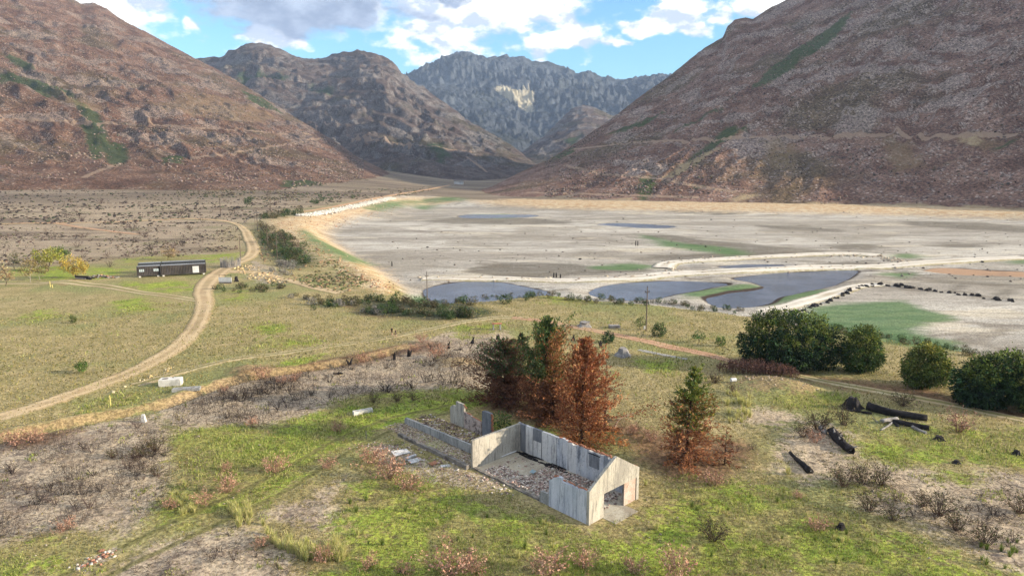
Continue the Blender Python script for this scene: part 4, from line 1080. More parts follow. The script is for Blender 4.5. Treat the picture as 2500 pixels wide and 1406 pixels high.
# ================================================================== THE RUIN
def prism(mb, pts, t0, t1, axis, mi=0):
    """outline (along, up) pushed from t0 to t1 across"""
    n = len(pts)
    if axis == 'x': A_ = [(s, t0, z) for s, z in pts]; B_ = [(s, t1, z) for s, z in pts]
    else: A_ = [(t0, s, z) for s, z in pts]; B_ = [(t1, s, z) for s, z in pts]
    mb.add(A_ + B_, [tuple(range(n)), tuple(range(2 * n - 1, n - 1, -1))] + [(i, i + n, (i + 1) % n + n, (i + 1) % n) for i in range(n)], mi)
def wall(name, pts, t0, t1, axis, mat, parent, label=None, smooth=False):
    mb = MB(); prism(mb, pts, t0, t1, axis)
    me = mb.mesh(name, [mat])
    import bmesh
    bm = bmesh.new(); bm.from_mesh(me); bmesh.ops.recalc_face_normals(bm, faces=bm.faces)
    bm.to_mesh(me); bm.free()
    o = obj(name, me, parent)
    if label: o['label'] = label
    return o
def ragged(a, b, za, zb, n=10, amp=.12, seed=0):
    r = random.Random(seed)
    return [(a + (b - a) * i / n, za + (zb - za) * i / n + (r.uniform(-amp, amp) if 0 < i < n else 0)) for i in range(n + 1)]

RU = empty('ruined_building', (RUIN_A[0], RUIN_A[1], 0), RUIN_T)
tag(RU, 'roofless concrete ruin with a gabled end wall and doorway', 'ruin')
wall('gable_wall', [(0, -.3), (2.17, -.3), (2.17, 2.45), (7.2, 2.45), (7.2, -.3), (7.6, -.3), (7.6, 3.4), (6.2, 4.22), (4.05, 5.55), (3.8, 5.5), (2.0, 4.5), (0, 3.3)], 0, .3, 'x', PLASTER, RU, 'sunlit gable end with a wide doorway')
mb = MB(); mb.box(.35, 7.25, -.035, .0 - .002, 2.42, 2.84); mb.build('lintel', PLASTER, RU)
mb = MB(); mb.box(.0, .36, -.03, -.002, -.3, 3.28); mb.build('pilaster', PLASTER, RU)
mb = MB(); mb.box(7.22, 7.6, -.03, -.002, -.3, 3.36); mb.build('pilaster', PLASTER, RU)
mb = MB()                                                        # brick filling beside the doorway
for r_ in range(33):
    z0 = -.2 + r_ * .08
    for k in range(9):
        x0 = 5.36 + k * .225 - (.11 if r_ % 2 else 0)
        x1 = min(x0 + .21, 7.19); x0 = max(x0, 5.34)
        if x1 - x0 > .04: mb.box(x0, x1, .05 + random.uniform(-.012, .012), .26, z0, z0 + .068)
o = mb.build('brick_infill', BRICK_WALL, RU); o['kind'] = 'stuff'; o['label'] = 'bare red brick filling beside the doorway'
mb = MB(); mb.box(5.3, 7.195, .09, .24, -.25, 2.44); mb.build('mortar_core', CONC_DARK, RU)
# front wall
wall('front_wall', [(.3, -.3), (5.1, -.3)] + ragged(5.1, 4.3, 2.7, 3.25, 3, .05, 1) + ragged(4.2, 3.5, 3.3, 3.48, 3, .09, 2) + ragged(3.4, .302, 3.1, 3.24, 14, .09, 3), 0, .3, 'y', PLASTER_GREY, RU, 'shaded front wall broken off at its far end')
wall('wall_stub', [(5.12, -.3), (6.5, -.3), (6.4, .5), (6.3, 1.15), (5.12, 1.25)], .02, .3, 'y', CONCRETE, RU, 'low grey stub of the front wall')
wall('foundation', [(6.55, -.3), (16.5, -.3)] + ragged(16.5, 6.55, .22, .18, 18, .07, 4), .02, .34, 'y', CONC_DARK, RU)
# cross wall
wall('cross_wall', [(.0, -.3), (7.28, -.3), (7.28, 3.34), (4, 3.32)] + ragged(2.5, 0, 3.3, 3.26, 5, .03, 5), 16.62, 16.92, 'x', PLASTER, RU, 'tall sunlit cross wall dappled by tree shade')
# back wall in panels
v_of = lambda px: None
def back_v(px):
    """distance along the back wall's top edge seen at this picture column"""
    best = None
    for v in np.linspace(-.2, 17.2, 350):
        x, y = ruin_xy(7.45, v); z = 3.35
        dep = y * math.cos(PITCH) + (CAMZ - z) * math.sin(PITCH)
        q = CX + FPX * x / dep
        if best is None or abs(q - px) < best[0]: best = (abs(q - px), v)
    return best[1]
seams = [1254, 1268, 1286, 1304, 1325, 1353.5, 1361, 1388, 1410, 1440, 1468, 1558]
vs = [back_v(p) for p in seams]; vs[0] = 16.9; vs[-1] = .302
mats_b = [PANEL_PALE, PANEL_DARK, PANEL_PALE, PANEL_DARK, PANEL_PALE, PANEL_PALE, PANEL_BLOTCH, PANEL_PALE, PANEL_BLOTCH, PANEL_BLOTCH, PANEL_BLOTCH]
for i in range(11):
    b, a = vs[i], vs[i + 1]
    gap = .05 if i < 6 else .004
    top = 3.36
    n = max(2, int((b - a) / .35))
    amp = .04 if i < 6 else .13
    lift = 0 if i < 7 else -.1
    pts = [(a + gap, -.3), (b - gap * .2, -.3)] + ragged(b - gap * .2, a + gap, top + lift, top + lift, n, amp, 30 + i)
    dx_ = .012 * (i % 3)
    p = wall('wall_panel', pts, 7.3 - dx_, 7.6, 'y', mats_b[i], RU, None)
    if i in (1,): p['label'] = 'dark grey panel of the back wall'
    if i == 3:
        mb = MB(); mb.box(7.262, 7.285, a + .08, b - .05, -.25, 1.95); mb.build('pale_patch', PANEL_PALE, RU)
    if i < 6:
        mb = MB(); mb.box(7.33, 7.57, a - .03, a + .09, -.3, 3.2); mb.build('burnt_seam', SOOT, RU)
mb = MB(); mb.box(7.28, 7.297, vs[10] + .12, vs[9] - .08, 1.55, 2.95); mb.build('bricked_window', PANEL_DARK, RU)
mb = MB(); mb.box(7.25, 7.297, vs[10] + .02, vs[9] + .02, 2.97, 3.06); mb.build('window_lintel', SOOT, RU)
wall('wall_stub', [(16.95, -.3), (18.1, -.3), (18.0, .6), (17.8, 2.6), (17.5, 3.0), (16.95, 3.25)], 7.32, 7.6, 'y', CONCRETE, RU)
# bricks lying bare on the broken tops
bm_brick = MB(); bm_brick.box(-.12, .12, -.055, .055, -.04, .04, jit=.008)
ME_BRICK = bm_brick.mesh('brick', [BRICK])
def brick(x, y, z, rz, parent):
    o = obj('brick', ME_BRICK, parent, (x, y, z)); o.rotation_euler = (random.uniform(-.12, .12), random.uniform(-.12, .12), rz)
    k = random.uniform(.9, 1.25); o.scale = (k, k, k)
for i in range(62):
    v = .4 + i * .165
    if random.random() < .12: continue
    brick(7.45 + random.uniform(-.07, .1), v + random.uniform(-.04, .04), 3.36 + random.uniform(-.02, .06) - (.08 if v > 9 else 0), math.pi / 2 + random.uniform(-.3, .3), RU)
    if random.random() < .45: brick(7.45 + random.uniform(-.08, .1), v, 3.46 + random.uniform(-.02, .03), math.pi / 2 + random.uniform(-.4, .4), RU)
for i in range(24):
    v = .45 + i * .17
    if random.random() < .2: continue
    brick(.15 + random.uniform(-.05, .05), v, 3.28 + .05 * math.sin(v * 3) + random.uniform(0, .05) + (.12 if 3.4 < v < 4.3 else 0), math.pi / 2 + random.uniform(-.3, .3), RU)
# floor
mb = MB(); mb.box(.32, 7.28, .1, 16.6, -.25, .05); mb.build('floor_slab', FLOOR, RU)
mb = MB(); mb.box(2.0, 5.5, -1.6, .08, -.25, .035); mb.build('door_apron', FLOOR, RU)
mb = MB()
for i in range(26):
    v = 9 + random.uniform(0, 7.2); u = 7.15 - random.uniform(0, .9) * (1 - .3 * random.random())
    L = random.uniform(.6, 2.2); w_ = random.uniform(.05, .12)
    an = random.gauss(0, .12)
    mb.add([(u - w_ + math.sin(an) * s_ * L, v + s_ * L - L / 2, z_) for s_ in (0, 1) for z_ in (.06, .14)] + [(u + w_ + math.sin(an) * s_ * L, v + s_ * L - L / 2, z_) for s_ in (0, 1) for z_ in (.06, .14)],
           [(0, 1, 3, 2), (4, 6, 7, 5), (1, 5, 7, 3), (0, 2, 6, 4), (0, 4, 5, 1), (2, 3, 7, 6)])
o = mb.build('burnt_timber', SOOT, RU); o['kind'] = 'stuff'; o['label'] = 'charred roof timbers along the foot of the back wall'
def rubble(name, n, fn, smin, smax, cols, parent, label, flat=.6):
    pts = np.array([fn() for _ in range(n)])
    s = rng.uniform(0, 1, n) ** 2.2 * (smax - smin) + smin
    ci = rng.integers(0, len(cols), n)
    c = np.array(cols)[ci] * rng.uniform(.65, 1.2, (n, 1))
    o = scatter_rocks(name, pts, s, c, MAT_STONE, flat)
    if parent is not None: o.parent = parent
    if label: o['label'] = label
    return o
RUB = [alb(222, 208, 194), alb(200, 172, 158), alb(220, 210, 198), alb(170, 144, 132), alb(134, 116, 108)]
def in_room():
    while True:
        u, v = random.uniform(.4, 7.1), random.uniform(.8, 15.5)
        clear = v > 11.3 and u > 2.8 and random.random() < .93
        if v < 1.6 and random.random() < .7: continue
        if not clear: break
    h = .75 * math.exp(-(((u - 5) / 1.5) ** 2 + ((v - 6.2) / 1.7) ** 2)) + .22 * max(0, math.sin(u * .7 + 1)) * (v < 11)
    return (u, v, .06 + h * random.uniform(.75, 1))
rubble('rubble', 5200, in_room, .06, .30, RUB, RU, 'broken brick and plaster rubble covering the floor')
mb = MB()
ru_n = 18
for i in range(ru_n + 1):
    for j in range(ru_n + 1):
        u = 3.2 + 3.9 * i / ru_n; v = 3.4 + 5.6 * j / ru_n
        h = .72 * math.exp(-(((u - 5) / 1.5) ** 2 + ((v - 6.2) / 1.7) ** 2)) - .05
        mb.v.append((u, v, max(h, -.05) + .05 + .05 * math.sin(u * 5) * math.sin(v * 4)))
mb.f = [(i * (ru_n + 1) + j, (i + 1) * (ru_n + 1) + j, (i + 1) * (ru_n + 1) + j + 1, i * (ru_n + 1) + j + 1) for i in range(ru_n) for j in range(ru_n)]
mb.mi = [0] * len(mb.f)
mb.build('rubble_mound', CONC_DARK, RU, True)
# annex behind: low wall, broken foundation, standing panels
wall('low_wall', [(17.0, -.3), (33.2, -.3), (33.2, .55)] + ragged(33.0, 17.0, .8, 1.15, 14, .03, 8), 2.5, 2.78, 'y', CONCRETE, RU, 'low grey concrete wall running back from the ruin')
wall('foundation', [(16.95, -.3), (30.2, -.3)] + ragged(30.2, 16.95, .34, .5, 26, .10, 9), -.62, -.2, 'y', CONC_DARK, RU, 'broken stony foundation edge of the fallen annex')
wall('standing_panel', [(28.2, -.3), (29.4, -.3), (29.42, 1.7), (29.3, 2.2), (28.9, 2.45), (28.22, 2.5)], 7.0, 7.28, 'y', PLASTER, RU)
wall('standing_panel', [(26.65, -.3), (28.16, -.3), (28.16, 3.15), (26.9, 3.1), (26.66, 2.85)], 7.0, 7.3, 'y', PLASTER, RU, 'tallest pale panel of the standing annex wall')
wall('standing_panel', [(25.1, -.3), (26.6, -.3), (26.6, 2.15), (25.1, 1.95)], 7.02, 7.28, 'y', PANEL_RED, RU)
wall('standing_panel', [(24.4, -.3), (25.06, -.3), (25.06, 1.9), (24.4, 1.85)], 7.02, 7.28, 'y', PANEL_RED, RU)
wall('standing_panel', [(23.3, -.3), (24.36, -.3), (24.36, 1.8), (23.3, 1.7)], 7.02, 7.28, 'y', PANEL_RED, RU)
wall('standing_panel', [(21.5, -.3), (23.1, -.3), (23.1, 3.2), (22.4, 3.3), (21.52, 3.25)], 7.0, 7.36, 'y', PANEL_DARK, RU, 'dark grey upright panel with a raw brick edge')
for k in range(36):
    brick(7.18 + random.uniform(-.1, .1), 21.42 + random.uniform(-.05, .06), .1 + k * .088, random.uniform(-.3, .3) + math.pi / 2 * (k % 2), RU)
for k in range(9): brick(7.15, 26.72 - k * .16, 3.0 - k * .11 if k < 4 else 2.1, 1.5 + random.uniform(-.3, .3), RU)
for k in range(8): brick(7.15, 25.0 - k * .2, 1.92 - k * .02, 1.5 + random.uniform(-.3, .3), RU)
def in_annex():
    u, v = random.uniform(-.4, 6.9), random.uniform(17.2, 32)
    return (u, v, .02 + .1 * random.random())
rubble('rubble', 1300, lambda: (random.uniform(2.9, 6.9), random.uniform(19.5, 33.5), .03), .06, .32, RUB[1:] + [alb(110, 96, 88)], RU, 'dark rubble inside the fallen annex')
o = rubble('rubble', 900, lambda: (random.uniform(-.3, 2.4) , random.choice((random.uniform(17, 24), random.uniform(26, 34))), .02), .05, .26, RUB, RU, 'pale rubble in the grass strip beside the low wall')

# loose things round the ruin
def slab(name, label, cat, px, py, L, Wd, H, rz, mat, tilt=0.0, dz=0.0):
    mb = MB(); mb.box(-L / 2, L / 2, -Wd / 2, Wd / 2, 0, H, jit=min(L, Wd) * .03)
    o = mb.build(name, mat); p = G(px, py); o.location = p + Vector((0, 0, .03 + dz)); o.rotation_euler = (tilt, tilt * .4, rz)
    return tag(o, label, cat)
slab('concrete_slab', 'flat grey concrete slab lying in grass left of the foundation', 'slab', 978, 1104, 1.9, 1.3, .1, .5, PANEL_PALE, .05)
slab('concrete_slab', 'narrow pale slab standing on edge in the grass', 'slab', 1002, 1117, 1.6, .25, .3, .9, PANEL_PALE, .2)
slab('concrete_slab', 'pale slab half covered with broken bricks', 'slab', 1014, 1122, 1.5, 1.0, .09, .6, PANEL_PALE, .04)
slab('brick_slab', 'reddish broken brick slab in the grass', 'slab', 1059, 1131, 1.0, .7, .09, .8, BRICK, .06)
slab('concrete_slab', 'small whitish slab near the corner of the ruin', 'slab', 1087, 1138, 1.0, .5, .08, .2, PANEL_PALE, .05)
slab('metal_sheet', 'bluish metal sheet lying on the rubble floor', 'sheet', 1301, 1158, .9, .5, .03, 1.2, surf('blue_sheet', alb(150, 172, 180), alb(170, 186, 190), None), .25, .3)
for (a, b, c, d_) in ((1234, 1114, 1.3, .75), (1252, 1107, 1.1, .8)):
    mb = MB(); mb.tube([(-c / 2, 0, .12), (c / 2, 0, .12)], .085, 8); o = mb.build('drain_pipe', WHITE); p = G(a, b); o.location = p + Vector((0, 0, .06)); o.rotation_euler = (0, 0, d_)
    tag(o, 'white pipe on the floor below the cross wall' if a == 1234 else 'white pipe in the corner where two walls meet', 'pipe')
# ================================================================== PLANTS
MAT_LEAF = tint_material('leaf', .8, .18, 2.0, .28)
MAT_NEEDLE = tint_material('needle', .9, .2, 2.5, .18)
MAT_BARK = tint_material('bark', .95, .25, 3.0)
MAT_TWIG = tint_material('twig', .95, .2, 4.0)
MAT_BLADE = tint_material('grass_blade', .85, .2, .6, .35)
R_ = random.Random(11)
def jitc(c, a=.18, rr=R_):
    k = 1 + rr.uniform(-a, a)
    return tuple(max(.003, v * k * (1 + rr.uniform(-.06, .06))) for v in c)
def rvec(rr=R_):
    while True:
        v = Vector((rr.uniform(-1, 1), rr.uniform(-1, 1), rr.uniform(-1, 1)))
        if .05 < v.length < 1: return v.normalized()
def leaf(mb, p, d, L, w, col, n=None):
    """a narrow leaf from p along d"""
    d = d.normalized()
    s = d.cross(n if n is not None else rvec())
    s = s.normalized() * w if s.length > 1e-4 else Vector((w, 0, 0))
    mb.add([p, p + d * L * .45 + s, p + d * L, p + d * L * .45 - s], [(0, 1, 2, 3)], 0, col)
def leafy_crown(lobes, clumps, per, L, w, cols, droop=.5, seed=1, top=None, low=-9, nest=0.0):
    """leaf clumps over the shells of several lobes"""
    rr = random.Random(seed); mb = MB()
    vol = [a[3] * a[4] + a[3] * a[5] for a in lobes]; tot = sum(vol)
    for (x, y, z, rx, ry, rz), v in zip(lobes, vol):
        for _ in range(max(3, int(clumps * v / tot))):
            d = rvec(rr)
            k = rr.uniform(.74, 1.08) if rr.random() < .72 else rr.uniform(.45, .78)
            c = Vector((x + d.x * rx * k, y + d.y * ry * k, z + d.z * rz * k))
            if c.z < low: continue
            inside = False
            for (x2, y2, z2, a2, b2, c2) in lobes:
                if (x2, y2, z2) != (x, y, z) and ((c.x - x2) / a2) ** 2 + ((c.y - y2) / b2) ** 2 + ((c.z - z2) / c2) ** 2 < .5: inside = True
            if inside and rr.random() < .7: continue
            base = rr.choice(cols)
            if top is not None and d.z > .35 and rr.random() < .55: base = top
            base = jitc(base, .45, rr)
            if rr.random() < .16: base = tuple(min(.5, c * 1.7) for c in base)
            R = L * 1.6
            for _ in range(per):
                q = rvec(rr)
                p = c + q * R * rr.uniform(.1, 1)
                dd = (q * .6 + d * .5 + Vector((0, 0, -droop))).normalized()
                leaf(mb, p, dd, L * rr.uniform(.7, 1.3), w * rr.uniform(.7, 1.3), jitc(base, .2, rr), rvec(rr))
    return mb
def trunk_mesh(h, r, forks=5, spread=.6, seed=2, col=alb(110, 96, 82), k=6):
    rr = random.Random(seed); mb = MB()
    p = Vector((0, 0, -.15)); pts = [p]; 
    for i in range(5):
        p = p + Vector((rr.uniform(-.08, .08) * h, rr.uniform(-.08, .08) * h, h / 5)); pts.append(p)
    mb.tube(pts, [r * (1 - .13 * i) for i in range(6)], k, col=col)
    for _ in range(forks):
        i = rr.randint(1, 5); a = rr.uniform(0, 6.28)
        d = Vector((math.cos(a) * spread, math.sin(a) * spread, rr.uniform(.5, 1.1))) * h * rr.uniform(.4, .7)
        mb.tube([pts[i], pts[i] + d * .5 + Vector((0, 0, .04 * h)), pts[i] + d], [r * .5, r * .36, r * .14], 5, col=jitc(col, .1, rr))
    return mb
def broad_tree(name, label, px, py, lobes, clumps, per, L, w, cols, th, tr, seed, top=None, droop=.5, group=None, cat='tree', dz=0, forks=6, low=-9, bark=alb(110, 96, 82)):
    t = empty(name, G(px, py, dz), R_.uniform(0, .2)); tag(t, label, cat, group)
    trunk_mesh(th, tr, forks, .6, seed, bark).build('trunk', MAT_BARK, t)
    leafy_crown(lobes, clumps, per, L, w, cols, droop, seed, top, low).build('crown', MAT_LEAF, t)
    return t
def conifer(name, label, px, py, H, spread, colf, seed, bare=0.0, dens=24, cone=.9, lean=(0, 0), start=.03, fan=.37, whorls=34, branches=6, cat='tree', up=.35, rmax=None, wind=.25):
    rr = random.Random(seed)
    t = empty(name, G(px, py)); tag(t, label, cat)
    tk = MB(); cr = MB()
    bark = alb(74, 58, 50)
    top = Vector((lean[0], lean[1], H))
    axis = lambda s: Vector((lean[0] * s * s, lean[1] * s * s, H * s))
    tk.tube([axis(s) - Vector((0, 0, .15 if s == 0 else 0)) for s in (0, .2, .4, .6, .8, 1)], [H * .019, H * .016, H * .013, H * .0095, H * .006, .01], 7, col=bark)
    for i in range(whorls):
        s = min(.99, max(start * .7, start + (1 - start) * (i / whorls) ** .92 + rr.uniform(-.02, .02)))
        o = axis(s)
        reach = spread * (1 - s) ** cone * rr.uniform(.75, 1.12) + .12
        if s < .12: reach *= .8 + s * 1.6
        nb = branches if s < .85 else 4
        a0 = rr.uniform(0, 6.28)
        for b in range(nb):
            a = a0 + b * 6.283 / nb + rr.uniform(-.6, .6)
            Lb = reach * rr.uniform(.3, 1.12)
            if rr.random() < .12: Lb *= 1.45
            sb = min(.985, max(.02, s + rr.uniform(-1.3, 1.3) / whorls)); o = axis(sb)
            h = Vector((math.cos(a), math.sin(a), 0))
            P0 = o; P1 = o + h * Lb * .5 + Vector((wind * .3 * Lb * .5, 0, Lb * (up * .3 * (.2 + s) - .04)))
            P2 = o + h * Lb * (1.0 if up < .6 else .86) + Vector((wind * Lb * .5, 0, Lb * up * (.08 + 1.15 * s) - (.12 * Lb if s < .15 else 0)))
            tk.tube([P0, P1, P2], [.035 * (1 - s) + .012, .02 * (1 - s) + .008, .004], 3, col=jitc(bark, .2, rr), cap=False)
            if rr.random() < bare: continue
            n = int(1.6 * dens * (Lb / spread + .25))
            for k in range(n):
                u = rr.uniform(.12, 1.04) ** .8
                p = P0 * (1 - u) ** 2 + P1 * 2 * u * (1 - u) + P2 * u * u
                p = p + rvec(rr) * (.13 * Lb + .10) * rr.random()
                d = ((P2 - P1).normalized() * rr.uniform(.7, 1.3) + rvec(rr) * .8 + Vector((wind * .3, 0, -.05))).normalized()
                c = colf(s, a, u, rr)
                leaf(cr, p, d, fan * rr.uniform(.6, 1.35), fan * rr.uniform(.13, .24), jitc(c, .28, rr), rvec(rr))
    tk.build('trunk', MAT_BARK, t)
    if cr.v: cr.build('crown', MAT_NEEDLE, t)
    return t

GRN = alb(88, 112, 66); DGRN = alb(74, 96, 62); LGRN = alb(122, 136, 62); YGRN = alb(148, 146, 66); ORA = alb(176, 120, 84); ORA2 = alb(198, 146, 100); BRN = alb(146, 98, 74); DBRN = alb(120, 88, 70)
# --- the burnt conifer group behind the ruin
def c_mid(s, a, u, rr):
    right = math.cos(a) + .35 * math.sin(-a)
    if s > .80: return rr.choice((GRN, LGRN, DGRN))
    if right > .1 and rr.random() < .72 and s > .3: return rr.choice((ORA, ORA2, ORA, alb(150, 116, 62)))
    if s > .3: return rr.choice((DGRN, GRN, GRN, alb(96, 104, 60), alb(120, 112, 62), ORA if rr.random() < .4 else GRN))
    return rr.choice((BRN, DBRN, ORA, BRN))
conifer('conifer_tree', 'tallest conifer, dark green flecked with scorched orange sprays', 1330, 1012, 12.8, 6.2, c_mid, 21, dens=70, cone=.68, lean=(.2, 0), whorls=44, up=.95, wind=.4, branches=8)
def c_left(s, a, u, rr):
    if s > .42: return rr.choice((DGRN, DBRN, GRN, DBRN))
    return rr.choice((BRN, DBRN, DBRN, alb(96, 62, 48)))
conifer('conifer_tree', 'dark brown scorched conifer left of the tallest one', 1232, 984, 9.0, 5.4, c_left, 22, dens=62, cone=.6, whorls=32, up=.55, wind=-.1, branches=8)
conifer('conifer_tree', 'dull green conifer squeezed behind the brown one', 1272, 968, 9.2, 5.0, lambda s, a, u, rr: rr.choice((DGRN, GRN, DGRN, DBRN)) if s > .35 else rr.choice((DBRN, BRN)), 23, dens=46, whorls=26, up=.7)
def c_or(s, a, u, rr):
    if s < .14: return rr.choice((ORA2, alb(206, 132, 74), ORA2))
    return rr.choice((ORA, ORA, ORA2, alb(158, 86, 54), alb(150, 92, 62)))
conifer('conifer_tree', 'fully scorched orange conifer standing close behind the back wall', 1420, 1086, 12.8, 5.6, c_or, 24, dens=60, cone=.7, lean=(.1, 0), whorls=44, up=.85, wind=.35, branches=7)
conifer('conifer_tree', 'small scorched conifer among the orange lower branches', 1350, 1030, 5.6, 4.2, lambda s, a, u, rr: rr.choice((BRN, ORA, DBRN, alb(140, 96, 60))), 27, dens=46, cone=.6, whorls=22, up=.4, branches=7)
conifer('bare_conifer', 'thin leafless conifer trunk beside the orange tree', 1476, 1056, 9.6, 2.4, lambda s, a, u, rr: rr.choice((ORA, BRN)), 25, bare=.72, dens=8, whorls=24, branches=5, up=.05, wind=.3)
def c_lone(s, a, u, rr):
    if s > .66: return rr.choice((LGRN, YGRN, GRN, LGRN))
    if s > .36: return rr.choice((alb(132, 120, 66), GRN, ORA, alb(160, 124, 76), YGRN))
    return rr.choice((ORA, ORA2, BRN, ORA))
conifer('conifer_tree', 'lone conifer, green above and scorched orange below', 1674, 1132, 11.2, 4.0, c_lone, 26, dens=42, cone=.74, branches=7, whorls=34, up=.55, lean=(.6, 0))
conifer('conifer_sapling', 'spindly burnt sapling beside the lone conifer', 1769, 1134, 4.4, 1.7, lambda s, a, u, rr: rr.choice((BRN, alb(130, 88, 62))), 28, bare=.35, dens=8, whorls=13, branches=4, up=.2, wind=.3, cat='sapling')

# --- big leafy trees on the right
DK = [alb(44, 66, 42), alb(54, 78, 48), alb(38, 56, 40), alb(66, 88, 52)]
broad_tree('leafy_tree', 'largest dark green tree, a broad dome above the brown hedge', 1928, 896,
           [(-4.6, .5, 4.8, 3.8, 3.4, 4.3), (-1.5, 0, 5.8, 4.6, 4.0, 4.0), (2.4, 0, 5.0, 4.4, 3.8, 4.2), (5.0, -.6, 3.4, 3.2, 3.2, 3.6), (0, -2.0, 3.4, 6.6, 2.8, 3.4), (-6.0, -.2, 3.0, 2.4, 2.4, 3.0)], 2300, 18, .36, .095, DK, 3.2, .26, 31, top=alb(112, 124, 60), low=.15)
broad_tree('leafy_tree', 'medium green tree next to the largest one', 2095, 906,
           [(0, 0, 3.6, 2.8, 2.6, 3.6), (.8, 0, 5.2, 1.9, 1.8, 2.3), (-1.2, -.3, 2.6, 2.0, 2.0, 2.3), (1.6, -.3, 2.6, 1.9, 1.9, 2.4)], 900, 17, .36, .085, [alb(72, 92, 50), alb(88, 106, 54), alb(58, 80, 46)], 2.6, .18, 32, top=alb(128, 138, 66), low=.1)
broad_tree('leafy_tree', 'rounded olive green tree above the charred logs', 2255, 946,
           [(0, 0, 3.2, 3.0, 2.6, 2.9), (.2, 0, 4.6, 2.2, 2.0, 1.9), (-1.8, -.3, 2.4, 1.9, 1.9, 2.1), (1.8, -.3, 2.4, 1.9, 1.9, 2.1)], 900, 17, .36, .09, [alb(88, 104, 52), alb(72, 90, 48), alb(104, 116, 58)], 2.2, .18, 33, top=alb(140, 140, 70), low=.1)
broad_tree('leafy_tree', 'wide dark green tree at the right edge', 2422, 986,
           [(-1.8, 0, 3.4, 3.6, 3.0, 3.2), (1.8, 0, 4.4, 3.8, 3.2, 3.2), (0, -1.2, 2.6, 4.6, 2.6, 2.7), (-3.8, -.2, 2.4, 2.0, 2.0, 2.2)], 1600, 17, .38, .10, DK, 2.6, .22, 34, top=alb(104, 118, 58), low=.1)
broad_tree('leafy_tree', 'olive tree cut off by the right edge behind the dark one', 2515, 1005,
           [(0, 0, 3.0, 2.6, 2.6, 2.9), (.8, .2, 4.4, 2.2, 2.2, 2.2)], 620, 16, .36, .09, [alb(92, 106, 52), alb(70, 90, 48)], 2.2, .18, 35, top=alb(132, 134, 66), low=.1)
# --- little trees in the middle meadow
SM = [alb(84, 110, 58), alb(70, 96, 52), alb(100, 122, 66)]
broad_tree('small_tree', 'loose young tree leaning against the wooden pole', 1563, 806, [(0, 0, 1.7, 1.0, .9, .9), (.6, 0, 2.0, .8, .7, .7), (-.6, 0, 1.6, .7, .7, .6)], 60, 9, .22, .07, [alb(110, 126, 76), alb(96, 114, 68)], 1.2, .06, 41, forks=5)
broad_tree('small_tree', 'dark leafy bush tree right of the wooden pole', 1608, 822, [(0, 0, 1.2, 1.25, 1.1, 1.15), (0, 0, 2.0, .8, .8, .8)], 120, 10, .24, .07, [alb(62, 86, 50), alb(52, 76, 46)], .8, .06, 42, top=alb(96, 116, 62))
broad_tree('small_tree', 'round dark bush above the old stump', 1484, 838, [(0, 0, .95, 1.15, 1.05, .95), (.3, 0, 1.5, .7, .7, .6)], 120, 10, .22, .07, [alb(52, 84, 50), alb(44, 72, 46)], .5, .06, 43)
broad_tree('small_tree', 'tiny umbrella shaped tree on the meadow', 1706, 838, [(0, 0, 1.45, .95, .9, .6), (.5, 0, 1.2, .6, .6, .5), (-.6, 0, 1.2, .5, .5, .4)], 70, 9, .2, .06, [alb(74, 104, 54), alb(88, 116, 60)], 1.0, .05, 44)
broad_tree('small_tree', 'tiny pointed green tree beside the big dark tree', 1759, 846, [(0, 0, .75, .85, .8, .7), (0, 0, 1.35, .5, .5, .6)], 80, 9, .2, .06, [alb(82, 108, 54), alb(100, 122, 62)], .6, .05, 45)
broad_tree('small_tree', 'lone round sapling in the left meadow casting a long shadow', 200, 910, [(0, 0, 1.1, .85, .8, .65), (.3, 0, 1.5, .5, .5, .4)], 64, 9, .22, .07, [alb(98, 124, 60), alb(84, 110, 54)], .8, .05, 46)
broad_tree('small_tree', 'small dark sapling far up the left meadow', 178, 788, [(0, 0, .8, .6, .6, .7), (0, 0, 1.4, .35, .35, .5)], 60, 9, .2, .06, [alb(84, 98, 56), alb(104, 112, 64)], .8, .05, 47)
# --- yellowing trees by the sheds
YEL = [alb(196, 168, 76), alb(176, 150, 70), alb(206, 180, 92)]
broad_tree('autumn_tree', 'bright yellow tree beside the timber pile', 187, 680, [(-.8, 0, 4.4, 2.9, 2.4, 2.0), (1.6, 0, 3.6, 2.2, 2.0, 1.9), (-2.6, 0, 3.2, 1.6, 1.6, 1.4), (.4, 0, 2.2, 2.2, 1.6, 1.3)], 230, 10, .36, .12, YEL, 3.0, .14, 51, top=alb(214, 188, 96))
broad_tree('autumn_tree', 'yellow green tree with the highest crown of the grove', 118, 662, [(-1.6, 0, 5.2, 2.8, 2.4, 2.0), (1.8, 0, 5.4, 2.8, 2.4, 1.9), (0, 0, 4.2, 2.6, 2.0, 1.7)], 240, 10, .36, .12, [alb(168, 164, 72), alb(140, 148, 66), alb(188, 178, 84)], 4.0, .14, 52)
broad_tree('autumn_tree', 'green tree behind the yellow green one', 146, 652, [(0, 0, 5.0, 2.2, 2.0, 2.0), (1.6, 0, 4.2, 1.8, 1.8, 1.7)], 150, 10, .36, .12, [alb(96, 116, 62), alb(110, 128, 70)], 3.4, .12, 53)
broad_tree('autumn_tree', 'thin brownish tree with a leaning white stem', 74, 690, [(0, 0, 4.4, 2.2, 1.9, 1.9), (.8, 0, 5.6, 1.6, 1.5, 1.2), (-.8, 0, 3.4, 1.6, 1.5, 1.2)], 110, 8, .34, .11, [alb(150, 134, 92), alb(134, 120, 82), alb(166, 146, 86)], 4.0, .09, 54, bark=alb(170, 160, 146))
